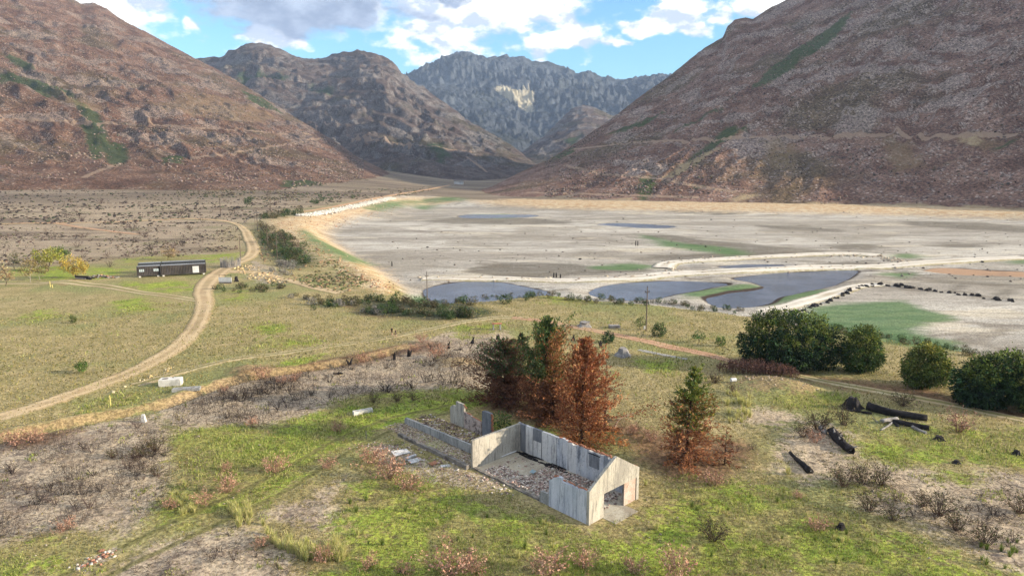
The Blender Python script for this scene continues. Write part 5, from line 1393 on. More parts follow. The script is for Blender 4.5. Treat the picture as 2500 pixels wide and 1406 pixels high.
broad_tree('autumn_tree', 'sparse olive tree between the white stems', 98, 684, [(0, 0, 4.2, 2.0, 1.8, 1.9), (1.0, 0, 3.0, 1.5, 1.4, 1.2)], 90, 8, .34, .11, [alb(140, 132, 82), alb(128, 116, 80)], 3.8, .08, 55, bark=alb(170, 160, 146))
broad_tree('autumn_tree', 'nearly bare tan tree at the left edge', 13, 698, [(0, 0, 3.6, 2.2, 2.0, 1.8), (-.8, 0, 5.2, 2.0, 1.8, 1.7), (1.0, 0, 2.8, 1.4, 1.4, 1.0)], 95, 8, .34, .11, [alb(176, 146, 108), alb(160, 134, 100), alb(188, 160, 118)], 4.2, .11, 56, forks=10)
broad_tree('autumn_tree', 'faint bare tree left of the grove with dull twigs', 38, 660, [(0, 0, 4.2, 1.5, 1.5, 1.9)], 50, 8, .34, .11, [alb(140, 132, 100), alb(124, 122, 92)], 4.0, .09, 57, forks=8)
broad_tree('autumn_tree', 'tan leafless looking tree behind the container sheds', 410, 634, [(0, 0, 3.0, 2.4, 2.0, 1.7), (1.8, 0, 2.4, 1.6, 1.5, 1.3)], 110, 8, .36, .11, [alb(164, 142, 104), alb(150, 128, 96)], 2.6, .1, 58, forks=8)

# --- shrubs: a few meshes, many individuals
def twig_bush(seed, H, n, col, spread=.7, leafc=None, leaves=0, thick=.014, sub=4, upright=.8):
    rr = random.Random(seed); mb = MB(); lf = MB()
    for i in range(n):
        a = rr.uniform(0, 6.28); tilt = rr.uniform(.1, 1) * spread
        L = H * rr.uniform(.6, 1.1)
        d = Vector((math.cos(a) * tilt, math.sin(a) * tilt, upright)).normalized()
        o = Vector((math.cos(a), math.sin(a), 0)) * rr.uniform(0, .12 * H)
        pts = [o]; p = o
        for k in range(3):
            d = (d + rvec(rr) * .32).normalized(); p = p + d * L / 3; pts.append(p)
        pts[0] = pts[0] - Vector((0, 0, .06))
        c = jitc(col, .3, rr)
        mb.tube(pts, [thick, thick * .8, thick * .55, thick * .25], 3, col=c, cap=False)
        for _ in range(sub):
            k = rr.randint(1, 2); b = pts[k].lerp(pts[k + 1], rr.random())
            e = b + (d + rvec(rr) * .9).normalized() * L * rr.uniform(.18, .4)
            mb.tube([b, b.lerp(e, .5) + rvec(rr) * .03 * H, e], [thick * .55, thick * .4, thick * .2], 3, col=c, cap=False)
            for _ in range(leaves):
                q = b.lerp(e, rr.uniform(.2, 1.05))
                leaf(mb, q, rvec(rr), .10 * H * rr.uniform(.6, 1.3), .025 * H, jitc(rr.choice(leafc), .25, rr), rvec(rr))
    return mb
def bush_meshes(name, k, fn):
    return [fn(100 + i * 7).mesh(name, [MAT_TWIG]) for i in range(k)]
BLACK = alb(50, 42, 42); RED = alb(154, 122, 104); REDL = [alb(186, 146, 124), alb(172, 126, 106), alb(200, 164, 138)]; BRUSH = alb(104, 84, 72); OLIVE = [alb(92, 92, 60), alb(108, 100, 70), alb(78, 84, 52)]
ME_CHAR = bush_meshes('charred_bush', 7, lambda s: twig_bush(s, 1.0, 8 + s % 6, BLACK, 1.05, thick=.014, sub=5, upright=.7))
ME_CHARL = bush_meshes('charred_bush', 4, lambda s: twig_bush(s + 3, 1.0, 18, alb(84, 68, 64), .9, thick=.010, sub=6))
ME_RED = bush_meshes('dry_bush', 6, lambda s: twig_bush(s, 1.0, 30, RED, 1.0, REDL, 2, thick=.008, sub=7))
ME_BRUSH = bush_meshes('brush', 6, lambda s: twig_bush(s, 1.0, 34, BRUSH, .8, OLIVE, 1, thick=.010, sub=6))
def green_bush(seed, cols):
    lb = [(0, 0, .42, .5, .48, .42), (.22, .1, .55, .32, .3, .34), (-.25, -.1, .4, .3, .3, .32)]
    return leafy_crown(lb, 64, 8, .12, .035, cols, .15, seed, None, -.05)
ME_GREEN = [green_bush(200 + i, [alb(66, 88, 50), alb(84, 100, 58), alb(54, 74, 46)]).mesh('green_bush', [MAT_LEAF]) for i in range(5)]
ME_DULL = [green_bush(230 + i, [alb(96, 92, 66), alb(78, 82, 58), alb(112, 100, 78)]).mesh('dull_bush', [MAT_LEAF]) for i in range(4)]
ME_GREY = [green_bush(250 + i, [alb(150, 146, 138), alb(128, 126, 116), alb(166, 160, 152)]).mesh('grey_bush', [MAT_LEAF]) for i in range(3)]
def tuft(seed, n, H, cols, lean=.45):
    rr = random.Random(seed); mb = MB()
    for _ in range(n):
        a = rr.uniform(0, 6.28); b = Vector((math.cos(a), math.sin(a), 0)) * rr.uniform(0, .18 * H)
        L = H * rr.uniform(.55, 1.1); t = rr.uniform(.1, 1) * lean
        d = Vector((math.cos(a) * t, math.sin(a) * t, 1)).normalized()
        tip = b + d * L + Vector((math.cos(a), math.sin(a), -.3)) * L * .22 * t
        s = Vector((-math.sin(a), math.cos(a), 0)) * .016 * H
        c = jitc(rr.choice(cols), .2, rr); m = b + d * L * .6
        mb.add([b - s, b + s, m + s * .8, tip, m - s * .8], [(0, 1, 2, 4), (4, 2, 3)], 0, c)
    return mb
PALE = [alb(216, 212, 138), alb(194, 198, 112), alb(230, 218, 160)]
ME_TUFT = [tuft(300 + i, 70, 1.0, PALE).mesh('grass_tuft', [MAT_BLADE]) for i in range(5)]
ME_TUFTG = [tuft(320 + i, 60, 1.0, [alb(110, 132, 62), alb(132, 146, 72)]).mesh('grass_tuft', [MAT_BLADE]) for i in range(3)]
def plant(name, me, px, py, s, label, cat, group=None, sq=1.0, xy=None):
    p = G(px, py) if xy is None else Vector(xy)
    o = obj(name, R_.choice(me) if isinstance(me, list) else me, None, p, R_.uniform(0, 6.28), (s * R_.uniform(.9, 1.15), s * R_.uniform(.9, 1.15), s * sq))
    return tag(o, label, cat, group)
def scatter_poly(name, me, poly, n, smin, smax, label, cat, group, sq=1.0, clump=9.0):
    """individuals spread in loose clumps over an outline given in the picture"""
    xs = [p[0] for p in poly]; ys = [p[1] for p in poly]
    m = n * 14
    C = np.stack([rng.uniform(min(xs), max(xs), m), rng.uniform(min(ys), max(ys), m)], 1)
    C = C[poly_sdf(poly, C[:, 0], C[:, 1]) > 0]
    Wp = gxy_many(C)
    cl_ = fbm(Wp[:, 0] / clump, Wp[:, 1] / clump, 2, 900)
    Wp = Wp[cl_ > rng.uniform(-.35, .45, len(cl_))][:n]
    Z = ground_h(Wp[:, 0], Wp[:, 1])
    for (x, y), z in zip(Wp, Z):
        plant(name, me, 0, 0, smin + (smax - smin) * R_.random() ** 1.6, label, cat, group, sq, (x, y, z))
def scatter_line(name, me, line, n, smin, smax, jx, jy, label, cat, group, sq=1.0):
    L = smooth_line(line, 6); C = []
    for i in range(n):
        t = (i + R_.uniform(-.45, .45)) / n * (len(L) - 1.01); t = max(0, t); a = int(t); f = t - a
        p = L[a] * (1 - f) + L[a + 1] * f
        C.append((p[0] + R_.uniform(-jx, jx), p[1] + R_.uniform(-jy, jy)))
    Wp = gxy_many(C); Z = ground_h(Wp[:, 0], Wp[:, 1])
    for (x, y), z in zip(Wp, Z): plant(name, me, 0, 0, smin + (smax - smin) * R_.random() ** 1.3, label, cat, group, sq, (x, y, z))
print('shrubs')
# named dry red bushes: (x, y at the foot, height m, label)
for x, y, s, lb in [
    (676, 1150, 1.9, 'compact reddish bush above the wheel ruts'), (558, 1203, 1.9, 'pinkish dry bush in bright grass left of the wheel ruts'), (552, 1150, 1.1, 'faint dry bush in the middle of the bright grass'),
    (803, 1143, 1.4, 'reddish bush beside the wheel ruts near the rubble'), (825, 1053, 1.5, 'pinkish bush below the concrete trough'), (950, 1164, 3.0, 'large pink dry bush left of the fallen annex'),
    (1000, 1190, 2.0, 'lower tan bush at the foot of the large pink one'), (905, 1128, 2.2, 'tan bush tucked behind the large pink one'), (638, 926, 2.2, 'dark red bush on the ditch bank'), (885, 880, 2.1, 'brightest red bush in the burnt scrub'), (1066, 876, 2.4, 'wide rusty bush above the burnt soil'),
    (1030, 838, 1.8, 'rusty bush near the two wheel track'), (616, 1040, 1.3, 'thin pink bush at the edge of the burnt soil'), (40, 1088, 2.2, 'pinkish bush on the left end of the ditch'), (85, 1078, 1.8, 'second pinkish bush on the left end of the ditch'),
    (790, 1370, 1.5, 'dry bush at the edge of the pale tall grass'), (1098, 1406, 2.6, 'wide reddish bush at the bottom edge below the ruin'), (1156, 1398, 1.7, 'upright reddish bush at the bottom edge'), (1335, 1404, 2.4, 'brown bush at the bottom edge under the gable'),
    (1425, 1386, 1.8, 'pale red bush at the bottom right of the gable'), (1545, 1396, 1.7, 'tan bush at the bottom edge right of the ruin'), (1655, 1412, 2.6, 'large tan bush at the bottom edge'), (1738, 1182, 1.9, 'reddish bush below the lone conifer'), (1946, 1218, .9, 'tiny reddish bush in the bright grass'),
    (1994, 1296, 1.5, 'tan dry bush left of the black stump'), (2338, 1052, 2.7, 'rusty bush right of the charred logs'), (160, 1290, 1.2, 'small rusty bush on the bare lower left soil'), (640, 1335, 1.1, 'thin dry stalks beside the pale tall grass'), (500, 1232, 1.5, 'tan dry bush at the edge of the ruts'),
    (415, 1245, 1.3, 'tan tuft bush on the border of bare soil'), (900, 1385, 1.2, 'small tan bush on the bottom edge'), (990, 1400, 1.1, 'small red bush on the bottom edge'), (1590, 1075, 1.6, 'pinkish bush between the orange tree and the lone conifer'), (1545, 1060, 1.4, 'thin pink bush by the bare conifer'),
    (1990, 1085, 1.6, 'pink tinged bush left of the hollow log'), (545, 960, 1.3, 'dull red bush along the ditch'), (720, 930, 1.5, 'brown red bush on the middle of the ditch bank'), (690, 935, 1.3, 'smaller brown bush beside it on the ditch bank'), (1235, 855, 1.6, 'reddish brush left of the conifers'), (1010, 860, 1.5, 'dark red bush next to the charred stumps'), (930, 870, 1.5, 'brown red bush behind the charred stumps'),
    (1310, 650, 1.0, None)]:
    if lb: plant('dry_bush', ME_RED, x, y, s, lb, 'bush', 'dry reddish bushes', .95)
# brown brush on the right
for x, y, s, lb in [
    (2000, 1052, 3.0, 'broad brown brush above the hollow log'), (2060, 1040, 2.6, 'olive brown brush touching the long charred log'), (1960, 1068, 2.2, 'brown brush at the left end of the log brush'), (2060, 1192, 2.6, 'brown brush below the small charred log'), (2150, 1190, 2.6, 'olive brush right of the small charred log'),
    (2105, 1185, 2.3, 'brown brush between the two lower clumps'), (1740, 1316, 2.4, 'leafless dark brush right of the ruin'), (2120, 1252, 2.2, 'low green tinged brush on the right soil'), (2290, 1262, 2.6, 'dark brush on the right bare soil'), (2335, 1300, 2.3, 'dark brush below on the right bare soil'),
    (2405, 1335, 2.4, 'dark olive brush near the lower right corner'), (2488, 1250, 2.6, 'brown brush at the right edge'), (2205, 992, 2.6, 'grey brown brush behind the long charred log'), (1745, 935, 2.2, 'grey brush behind the lone conifer'), (1790, 960, 1.6, 'dry brush on the near side of the earth mound'), (2250, 1240, 1.8, 'thin brush on the right soil above the dark clumps'),
    (2180, 1275, 1.8, 'bare twiggy brush low on the right soil'), (380, 1100, 2.2, 'brown leafless brush at the corner of the bare soil'), (340, 1115, 1.9, 'dark brush left of the soil corner'), (275, 1118, 1.5, 'dark brush in the middle of the bare soil'), (380, 1160, 1.6, 'greenish brush on the right border of the bare soil'),
    (970, 1000 - 18, 1.7, 'purplish brush above the concrete trough'), (910, 985, 1.8, 'upright thin brush beside the purplish one'), (1010, 980, 1.4, 'purplish brush right of the trough'), (2470, 1010, 1.6, 'thin brush under the right edge trees')]:
    plant('brush', ME_BRUSH, x, y, s, lb, 'brush', 'brown brush', .85)
# the long brown hedge under the biggest tree: one clipped looking mass
hb = MB(); rr = random.Random(77)
for i in range(620):
    u = rr.uniform(-1, 1); v = rr.uniform(-1, 1)
    if u * u + v * v > 1: continue
    x, y = u * 6.4, v * 1.5; top_ = 2.6 * math.sqrt(max(.05, 1 - u * u * .8 - v * v * .5)) * rr.uniform(.8, 1.1)
    p = Vector((x, y, -.1 - .12 * u)); q = p + Vector((rr.uniform(-.5, .5), rr.uniform(-.5, .5), top_))
    hb.tube([p, p.lerp(q, .5) + rvec(rr) * .15, q], [.018, .014, .006], 3, col=jitc(alb(112, 84, 76), .3, rr), cap=False)
    for _ in range(9):
        b = p.lerp(q, rr.uniform(.35, 1)); leaf(hb, b, rvec(rr) + Vector((0, 0, .3)), .3, .04, jitc(rr.choice((alb(124, 92, 82), alb(104, 78, 72), alb(146, 112, 92))), .25, rr), rvec(rr))
hd = hb.build('dead_hedge', MAT_TWIG); hd.location = G(1848, 915); hd.rotation_euler = (0, 0, -.28)
tag(hd, 'long mauve brown dead hedge below the largest tree', 'hedge')
print('charred')
scatter_poly('charred_bush', ME_CHAR + ME_CHARL, [(20, 1080), (330, 1030), (410, 1060), (405, 1180), (350, 1240), (200, 1250), (40, 1290)], 54, .5, 1.7, 'charred bush on the lower left soil', 'bush', 'charred bushes on the lower left soil')
scatter_poly('charred_bush', ME_CHAR, [(480, 975), (700, 920), (900, 885), (1060, 850), (1190, 830), (1200, 930), (1000, 955), (850, 970), (760, 1000), (600, 1025), (450, 1030)], 88, .6, 2.2, 'blackened bush on the strip beside the ditch', 'bush', 'charred bushes on the burnt strip')
scatter_line('charred_bush', ME_CHAR, [(560, 975), (640, 960), (700, 940)], 22, 1.2, 2.0, 30, 8, 'black bush in dense burnt clump', 'bush', 'dense black bushes on the burnt strip')
scatter_poly('charred_bush', ME_CHAR + ME_CHARL, [(290, 1400), (480, 1310), (600, 1300), (700, 1380), (700, 1406)], 16, .5, 1.0, 'small charred bush at the bottom edge', 'bush', 'charred bushes at the bottom edge')
scatter_poly('charred_bush', ME_CHAR + ME_CHARL, [(2050, 1215), (2300, 1200), (2480, 1230), (2480, 1380), (2300, 1290)], 24, .6, 1.4, 'charred bush on the lower right soil', 'bush', 'charred bushes on the lower right soil')
scatter_poly('charred_bush', ME_CHARL, [(1480, 1000), (1640, 1050), (1850, 1090), (1800, 1130), (1600, 1150), (1540, 1090)], 14, .6, 1.2, 'thin burnt bush by the conifers', 'bush', 'burnt bushes by the conifers')
scatter_poly('charred_bush', ME_CHAR + ME_CHARL, [(10, 560), (560, 555), (575, 610), (420, 622), (250, 632), (10, 640)], 62, 1.0, 3.2, 'burnt bush on plain above container sheds', 'bush', 'burnt bushes on the near plain')
scatter_poly('charred_bush', ME_CHAR + ME_CHARL, [(-10, 490), (600, 490), (600, 545), (300, 550), (-10, 555)], 48, 1.4, 4.6, 'distant dark bush on far burnt plain', 'bush', 'burnt bushes on the far plain')
for x, y, s, lb in [(323, 562, 5.0, 'largest dark bush on the burnt plain above the sheds'), (466, 562, 4.5, 'dark round bush on the plain above the sheds right end'), (207, 580, 3.6, 'isolated dark bush on the plain'), (188, 604, 3.8, 'forked black bush on the plain above the yellow trees'), (428, 606, 5.0, 'wide brown bush just above the container sheds'),
                    (350, 578, 4.6, 'brown grey bush below the largest plain bush'), (310, 627, 3.0, 'dark bush left of the container sheds'), (268, 652, 3.0, 'brown bush between the timber pile and the sheds'), (245, 498, 7.0, 'dark thicket far up the plain'), (440, 525, 8, 'dark thicket in the middle of the far plain')]:
    plant('plain_bush', ME_CHARL, x, y, s, lb, 'bush', 'large bushes on the plain', .7)
# leafy bank along the lake
print('bank')
scatter_line('bank_bush', ME_GREEN + ME_DULL, [(770, 752), (850, 742), (920, 738), (980, 742), (1060, 742), (1150, 740)], 34, 1.0, 2.2, 14, 8, 'leafy bush on bank by blue pond', 'bush', 'bushes on the bank by the near pond')
scatter_line('bank_bush', ME_GREEN + ME_DULL, [(900, 762), (960, 764), (1040, 768), (1110, 776), (1150, 774)], 22, 1.4, 2.6, 12, 6, 'bush in clump above the meadow', 'bush', 'bushes in the clump above the meadow')
scatter_line('bank_bush', ME_GREY, [(900, 760), (950, 768)], 6, 1.2, 2.0, 14, 5, 'grey bush in the clump above the meadow', 'bush', 'grey bushes above the meadow')
scatter_line('bank_bush', ME_DULL, [(985, 744), (1050, 748), (1090, 752)], 9, 1.0, 1.8, 10, 5, 'dull brown bush in the middle of the bank', 'bush', 'brown bushes on the bank')
scatter_line('bank_bush', ME_GREEN + ME_DULL, [(1185, 727), (1250, 722), (1330, 724)], 14, 1.0, 1.8, 10, 5, 'dark bush at tip of near pond', 'bush', 'bushes at the pond tip')
scatter_line('bank_bush', ME_GREEN + ME_DULL, [(1340, 724), (1440, 734), (1540, 742), (1620, 746), (1720, 756), (1820, 768)], 40, .9, 2.0, 12, 5, 'leafy bush on bank along long pond', 'bush', 'bushes on the bank by the long pond')
scatter_line('bank_bush', ME_DULL + ME_GREEN, [(2030, 806), (2120, 822), (2220, 836), (2310, 852), (2390, 868), (2480, 884)], 30, .9, 1.8, 12, 5, 'bush on lip above green lake bed', 'bush', 'bushes on the lip by the green lake bed')
for x, y, s, lb in [(1234, 741, 2.6, 'round dark bush on the meadow below the bank'), (1285, 734, 1.8, 'small round bush right of it below the bank'), (1140, 776, 1.9, 'single bush at the right end of the clump'), (968, 738, 2.6, 'bright green bush on the bank'), (1125, 738, 2.4, 'spiky olive bush on the bank by the pond')]:
    plant('bank_bush', ME_GREEN, x, y, s, lb, 'bush', None)
scatter_poly('slope_bush', ME_GREEN + ME_DULL, [(630, 560), (670, 560), (720, 585), (765, 625), (750, 648), (690, 640), (645, 610)], 48, 1.8, 3.8, 'green bush on slope between road and lake', 'bush', 'bushes on the road slope')
scatter_line('slope_bush', ME_CHARL + ME_DULL, [(640, 555), (670, 575), (700, 588), (730, 605)], 14, 2.0, 3.4, 6, 4, 'dark bush in the row along the slope crest', 'bush', 'dark bushes on the slope crest')
scatter_line('slope_bush', ME_GREEN + ME_DULL, [(640, 532), (690, 526), (740, 520)], 16, 2.5, 4.5, 10, 4, 'dark bush where the shore road starts', 'bush', 'bushes at the shore road')
scatter_poly('slope_bush', ME_GREY, [(650, 650), (720, 640), (735, 655), (690, 672), (650, 665)], 10, 1.6, 2.6, 'pale grey bush below the green slope', 'bush', 'grey bushes on the slope')
scatter_poly('garden_bush', ME_DULL + ME_GREEN, [(515, 706), (560, 704), (640, 696), (685, 694), (690, 710), (600, 720), (530, 716)], 22, .8, 1.9, 'rounded dull bush below the white board', 'bush', 'bushes below the white board')
scatter_poly('garden_bush', ME_DULL + ME_GREY, [(700, 720), (800, 730), (880, 748), (800, 750), (720, 738)], 16, 1.0, 1.9, 'low grey brown bush beside the sandy lake path', 'bush', 'low bushes by the lake path')
scatter_poly('far_bush', ME_GREEN + ME_CHARL, [(480, 480), (880, 466), (900, 480), (720, 508), (560, 512)], 22, 2.0, 5, 'far dark bush on the flat beyond the road', 'bush', 'bushes on the far flat')
scatter_line('gully_bush', ME_GREEN + ME_CHARL, [(262, 436), (330, 446), (420, 455), (520, 462)], 14, 4, 8, 40, 8, 'far bush at the foot of the left mountain', 'bush', 'bushes at the mountain foot')
# tall pale grass
print('tufts')
scatter_poly('grass_tuft', ME_TUFT, [(640, 1300), (730, 1290), (830, 1310), (840, 1370), (760, 1370), (680, 1340)], 60, .8, 1.4, 'tall pale grass tuft near bottom edge', 'grass tuft', 'pale tufts near the bottom edge')
scatter_poly('grass_tuft', ME_TUFT, [(560, 1240), (650, 1240), (650, 1285), (580, 1290)], 22, .7, 1.2, 'pale grass tuft right of the wheel ruts', 'grass tuft', 'pale tufts by the ruts')
scatter_poly('grass_tuft', ME_TUFT, [(1760, 960), (1830, 970), (1830, 1030), (1780, 1035)], 34, .7, 1.2, 'pale grass tuft behind the lone conifer', 'grass tuft', 'pale tufts behind the lone conifer')
scatter_poly('grass_tuft', ME_TUFT + ME_TUFTG, [(840, 1190), (1300, 1250), (1420, 1320), (1300, 1390), (900, 1380), (840, 1280)], 40, .4, .9, 'pale grass tuft below the ruin', 'grass tuft', 'pale tufts below the ruin')
scatter_poly('grass_tuft', ME_TUFT + ME_TUFTG, [(1560, 1170), (1900, 1180), (2150, 1290), (2300, 1380), (1560, 1390)], 42, .4, .9, 'pale grass tuft right of the ruin', 'grass tuft', 'pale tufts right of the ruin')
scatter_poly('grass_tuft', ME_TUFT, [(420, 1190), (480, 1180), (480, 1270), (400, 1260)], 18, .6, 1.0, 'tan grass tuft along the soil border', 'grass tuft', 'tan tufts along the soil border')
plant('grass_tuft', ME_TUFT, 1924, 1160, 1.1, 'single round pale tuft beside the small charred log', 'grass tuft')
scatter_poly('grass_tuft', ME_TUFTG, [(2380, 1330), (2490, 1320), (2490, 1400), (2400, 1390)], 12, .5, .9, 'green weed tuft near the lower right corner', 'grass tuft', 'green weeds at lower right')
plant('green_bush', ME_GREEN, 1222, 1046, 2.4, 'light green bush growing behind the cross wall', 'bush')

# --- short grass: blades over the whole foreground (nobody could count them)
print('grass')
def blades(n):
    ang = np.radians(rng.uniform(10.2, 33.2, n)); a = np.radians(rng.uniform(-40, 40, n))
    r = CAMZ / np.tan(ang)
    X, Y = r * np.sin(a), r * np.cos(a)
    keep = poly_sdf(FLATS[0], X, Y) < -.2
    X, Y, r = X[keep], Y[keep], r[keep]
    M_ = masks(X, Y)
    nz_ = fbm(X / 4.5, Y / 4.5, 3, 77) + .5 * fbm(X / 1.1, Y / 1.1, 2, 78)
    g = sstep(M_['green'] + nz_ * 1.0, .25, .75) * (1 - M_['lake'])
    b = sstep(M_['bare'] + nz_ * .9, .3, .7)
    li = M_['litter']
    pat = fbm(X / 9, Y / 9, 3, 81) * 1.4 + .6 * fbm(X / 2.2, Y / 2.2, 2, 82)
    tan_ = sstep(pat, -.1, .4)
    prob = np.clip(.42 + .45 * g - .55 * tan_ * g - .8 * b * (1 - g) - .4 * li - 1.3 * M_['rut'] - M_['lake'] - .7 * M_['ditch'], 0.02, 1)
    k = rng.uniform(0, 1, len(X)) < prob
    X, Y, r, g, nz_ = X[k], Y[k], r[k], g[k] * (1 - .75 * tan_[k]), nz_[k]
    Z = ground_h(X, Y)
    m = len(X)
    H = rng.uniform(.06, .22, m) * (1 + .6 * g) * np.clip(r / 75, .8, 1.6)
    w = rng.uniform(.025, .06, m) * np.clip(r / 70, .8, 2.0)
    t = rng.uniform(0, 2 * np.pi, m); ln = rng.uniform(0, .7, m)
    dx_, dy_ = np.cos(t), np.sin(t); t2 = rng.uniform(0, 2 * np.pi, m)
    p0 = np.stack([X - np.cos(t2) * w, Y - np.sin(t2) * w, Z - .02], 1); p1 = np.stack([X + np.cos(t2) * w, Y + np.sin(t2) * w, Z - .02], 1)
    p2 = np.stack([X + dx_ * ln * H, Y + dy_ * ln * H, Z + H], 1)
    V = np.stack([p0, p1, p2], 1).reshape(-1, 3)
    F = np.arange(3 * m).reshape(-1, 3)
    G1 = np.array([alb(156, 168, 82), alb(176, 180, 104), alb(130, 146, 70), alb(192, 190, 126)]); D1 = np.array([alb(168, 154, 96), alb(148, 138, 84), alb(188, 172, 116), alb(128, 130, 72)])
    c = np.where((rng.uniform(0, 1, m) < g * .9)[:, None], G1[rng.integers(0, 4, m)], D1[rng.integers(0, 4, m)])
    c = c * (rng.uniform(.65, 1.25, (m, 1))) * (1 + .25 * np.clip(nz_, -1, 1))[:, None]
    me = mesh_from('grass', V, F, [MAT_BLADE])
    set_col(me, 'tint', np.repeat(np.clip(c, .004, 1), 3, 0))
    return tag(obj('grass', me), 'short mixed green and dry grass covering the near ground', kind='stuff')
blades(420000)

def sticks(name, label, n, region_px, L0, L1, cols, r0=.012, stand=0.0):
    xs = [p[0] for p in region_px]; ys = [p[1] for p in region_px]
    C = np.stack([rng.uniform(min(xs), max(xs), n * 4), rng.uniform(min(ys), max(ys), n * 4)], 1)
    C = C[poly_sdf(region_px, C[:, 0], C[:, 1]) > 0]
    Wp = gxy_many(C[:n * 3]); cl_ = fbm(Wp[:, 0] / 5, Wp[:, 1] / 5, 3, 950)
    Wp = Wp[cl_ > rng.uniform(-.4, .4, len(cl_))][:n]; m = len(Wp)
    Z = ground_h(Wp[:, 0], Wp[:, 1])
    a = rng.uniform(0, 6.283, m); L = rng.uniform(L0, L1, m); e = rng.uniform(.02, .9, m) ** 2 + stand * rng.uniform(.3, 1.6, m)
    D = np.stack([np.cos(a), np.sin(a), e], 1) * L[:, None]
    S_ = np.stack([-np.sin(a), np.cos(a), np.zeros(m)], 1) * (r0 * rng.uniform(.6, 1.6, m))[:, None]
    P0 = np.stack([Wp[:, 0], Wp[:, 1], Z], 1); up = np.array([0, 0, r0 * 1.6])
    V = np.stack([P0 - S_, P0 + S_, P0 + up, P0 + D - S_ * .4, P0 + D + S_ * .4, P0 + D + up], 1).reshape(-1, 3)
    f = np.array([(0, 1, 4), (0, 4, 3), (1, 2, 5), (1, 5, 4), (2, 0, 3), (2, 3, 5)])
    F = (f[None] + (np.arange(m) * 6)[:, None, None]).reshape(-1, 3)
    me = mesh_from(name, V, F, [MAT_TWIG])
    set_col(me, 'tint', np.repeat(np.array(cols)[rng.integers(0, len(cols), m)] * rng.uniform(.6, 1.3, (m, 1)), 6, 0))
    tag(obj(name, me), label, kind='stuff')
SC = [alb(62, 54, 52), alb(90, 78, 70), alb(120, 104, 90)]
sticks('dead_twigs', 'fallen burnt twigs littering the lower left soil', 2000, [(-20, 1075), (340, 1015), (425, 1045), (420, 1180), (370, 1265), (200, 1290), (-20, 1330)], .2, .9, SC)
sticks('dead_twigs', 'fallen burnt twigs littering the burnt strip', 2200, [(400, 1000), (560, 940), (860, 888), (1190, 805), (1240, 880), (1190, 950), (880, 968), (640, 1035), (410, 1045)], .25, 1.1, SC, .016)
sticks('dead_twigs', 'fallen twigs on the bottom soil patch', 500, [(240, 1430), (480, 1298), (570, 1290), (690, 1345), (715, 1420)], .15, .7, SC)
sticks('dead_twigs', 'fallen twigs on the lower right soil', 1500, [(1900, 1085), (1990, 1030), (2330, 1155), (2520, 1170), (2520, 1400), (2260, 1290), (2000, 1180)], .2, .9, SC)
sticks('burnt_stems', 'thin burnt stems standing on the burnt strip', 2600, [(420, 1000), (560, 940), (860, 888), (1190, 812), (1230, 880), (1180, 945), (880, 964), (640, 1030), (420, 1040)], .25, .9, SC[:2], .016, 1.6)
sticks('burnt_stems', 'thin burnt stems standing on the lower left soil', 1300, [(-20, 1075), (340, 1020), (425, 1045), (420, 1180), (370, 1265), (200, 1290), (-20, 1320)], .2, .8, SC[:2], .013, 1.6)
sticks('dead_twigs', 'dry stalks among the near grass', 3500, [(400, 1080), (1200, 1180), (1450, 1300), (1600, 1150), (2400, 1200), (2500, 1420), (700, 1420), (560, 1280)], .15, .6, [alb(170, 150, 110), alb(120, 104, 80), alb(84, 74, 58)])
def low_scrub(name, label, n, px, smin, smax, cols, flat=.6):
    xs = [p[0] for p in px]; ys = [p[1] for p in px]
    C = np.stack([rng.uniform(min(xs), max(xs), n * 6), rng.uniform(min(ys), max(ys), n * 6)], 1)
    C = C[poly_sdf(px, C[:, 0], C[:, 1]) > 0][:n * 3]
    Wp = gxy_many(C); cl_ = fbm(Wp[:, 0] / 30, Wp[:, 1] / 30, 3, 970)
    Wp = Wp[cl_ > rng.uniform(-.3, .35, len(cl_))][:n]; m = len(Wp)
    P = np.concatenate([Wp, ground_h(Wp[:, 0], Wp[:, 1])[:, None]], 1)
    c = np.array(cols)[rng.integers(0, len(cols), m)] * rng.uniform(.6, 1.3, (m, 1))
    o = scatter_rocks(name, P, rng.uniform(0, 1, m) ** 2 * (smax - smin) + smin, c, MAT_STONE, flat); tag(o, label)
low_scrub('scrub', 'low burnt scrub dotting the near plain', 1700, [(-10, 545), (590, 545), (590, 610), (420, 628), (-10, 650)], .25, 1.3, [alb(84, 70, 64), alb(104, 86, 78), alb(66, 58, 54), alb(98, 96, 70)])
low_scrub('scrub', 'low burnt scrub dotting the far plain', 2300, [(-10, 462), (640, 470), (930, 476), (720, 515), (600, 545), (-10, 550)], .5, 2.4, [alb(78, 66, 60), alb(96, 82, 72), alb(74, 80, 58), alb(60, 54, 50)])
low_scrub('scrub', 'low heath on the slope between road and lake', 1100, [(610, 560), (720, 570), (900, 690), (840, 715), (700, 690), (640, 640)], .3, 1.2, [alb(96, 104, 66), alb(120, 112, 80), alb(150, 124, 96)])
low_scrub('scrub', 'low dark tussocks on the middle meadow', 1500, [(0, 720), (480, 740), (760, 740), (1300, 760), (1700, 780), (1800, 870), (1250, 800), (800, 850), (400, 930), (0, 1000)], .12, .5, [alb(120, 116, 72), alb(140, 128, 86), alb(104, 108, 64)], .5)
low_scrub('scrub', 'low scrub on the flat at the valley mouth', 1300, [(430, 452), (800, 466), (1110, 455), (1000, 478), (760, 496), (430, 476)], .6, 2.6, [alb(84, 74, 62), alb(104, 98, 72), alb(74, 84, 58), alb(128, 112, 96)])
# ================================================================== BUILT AND LOOSE THINGS
print('things')
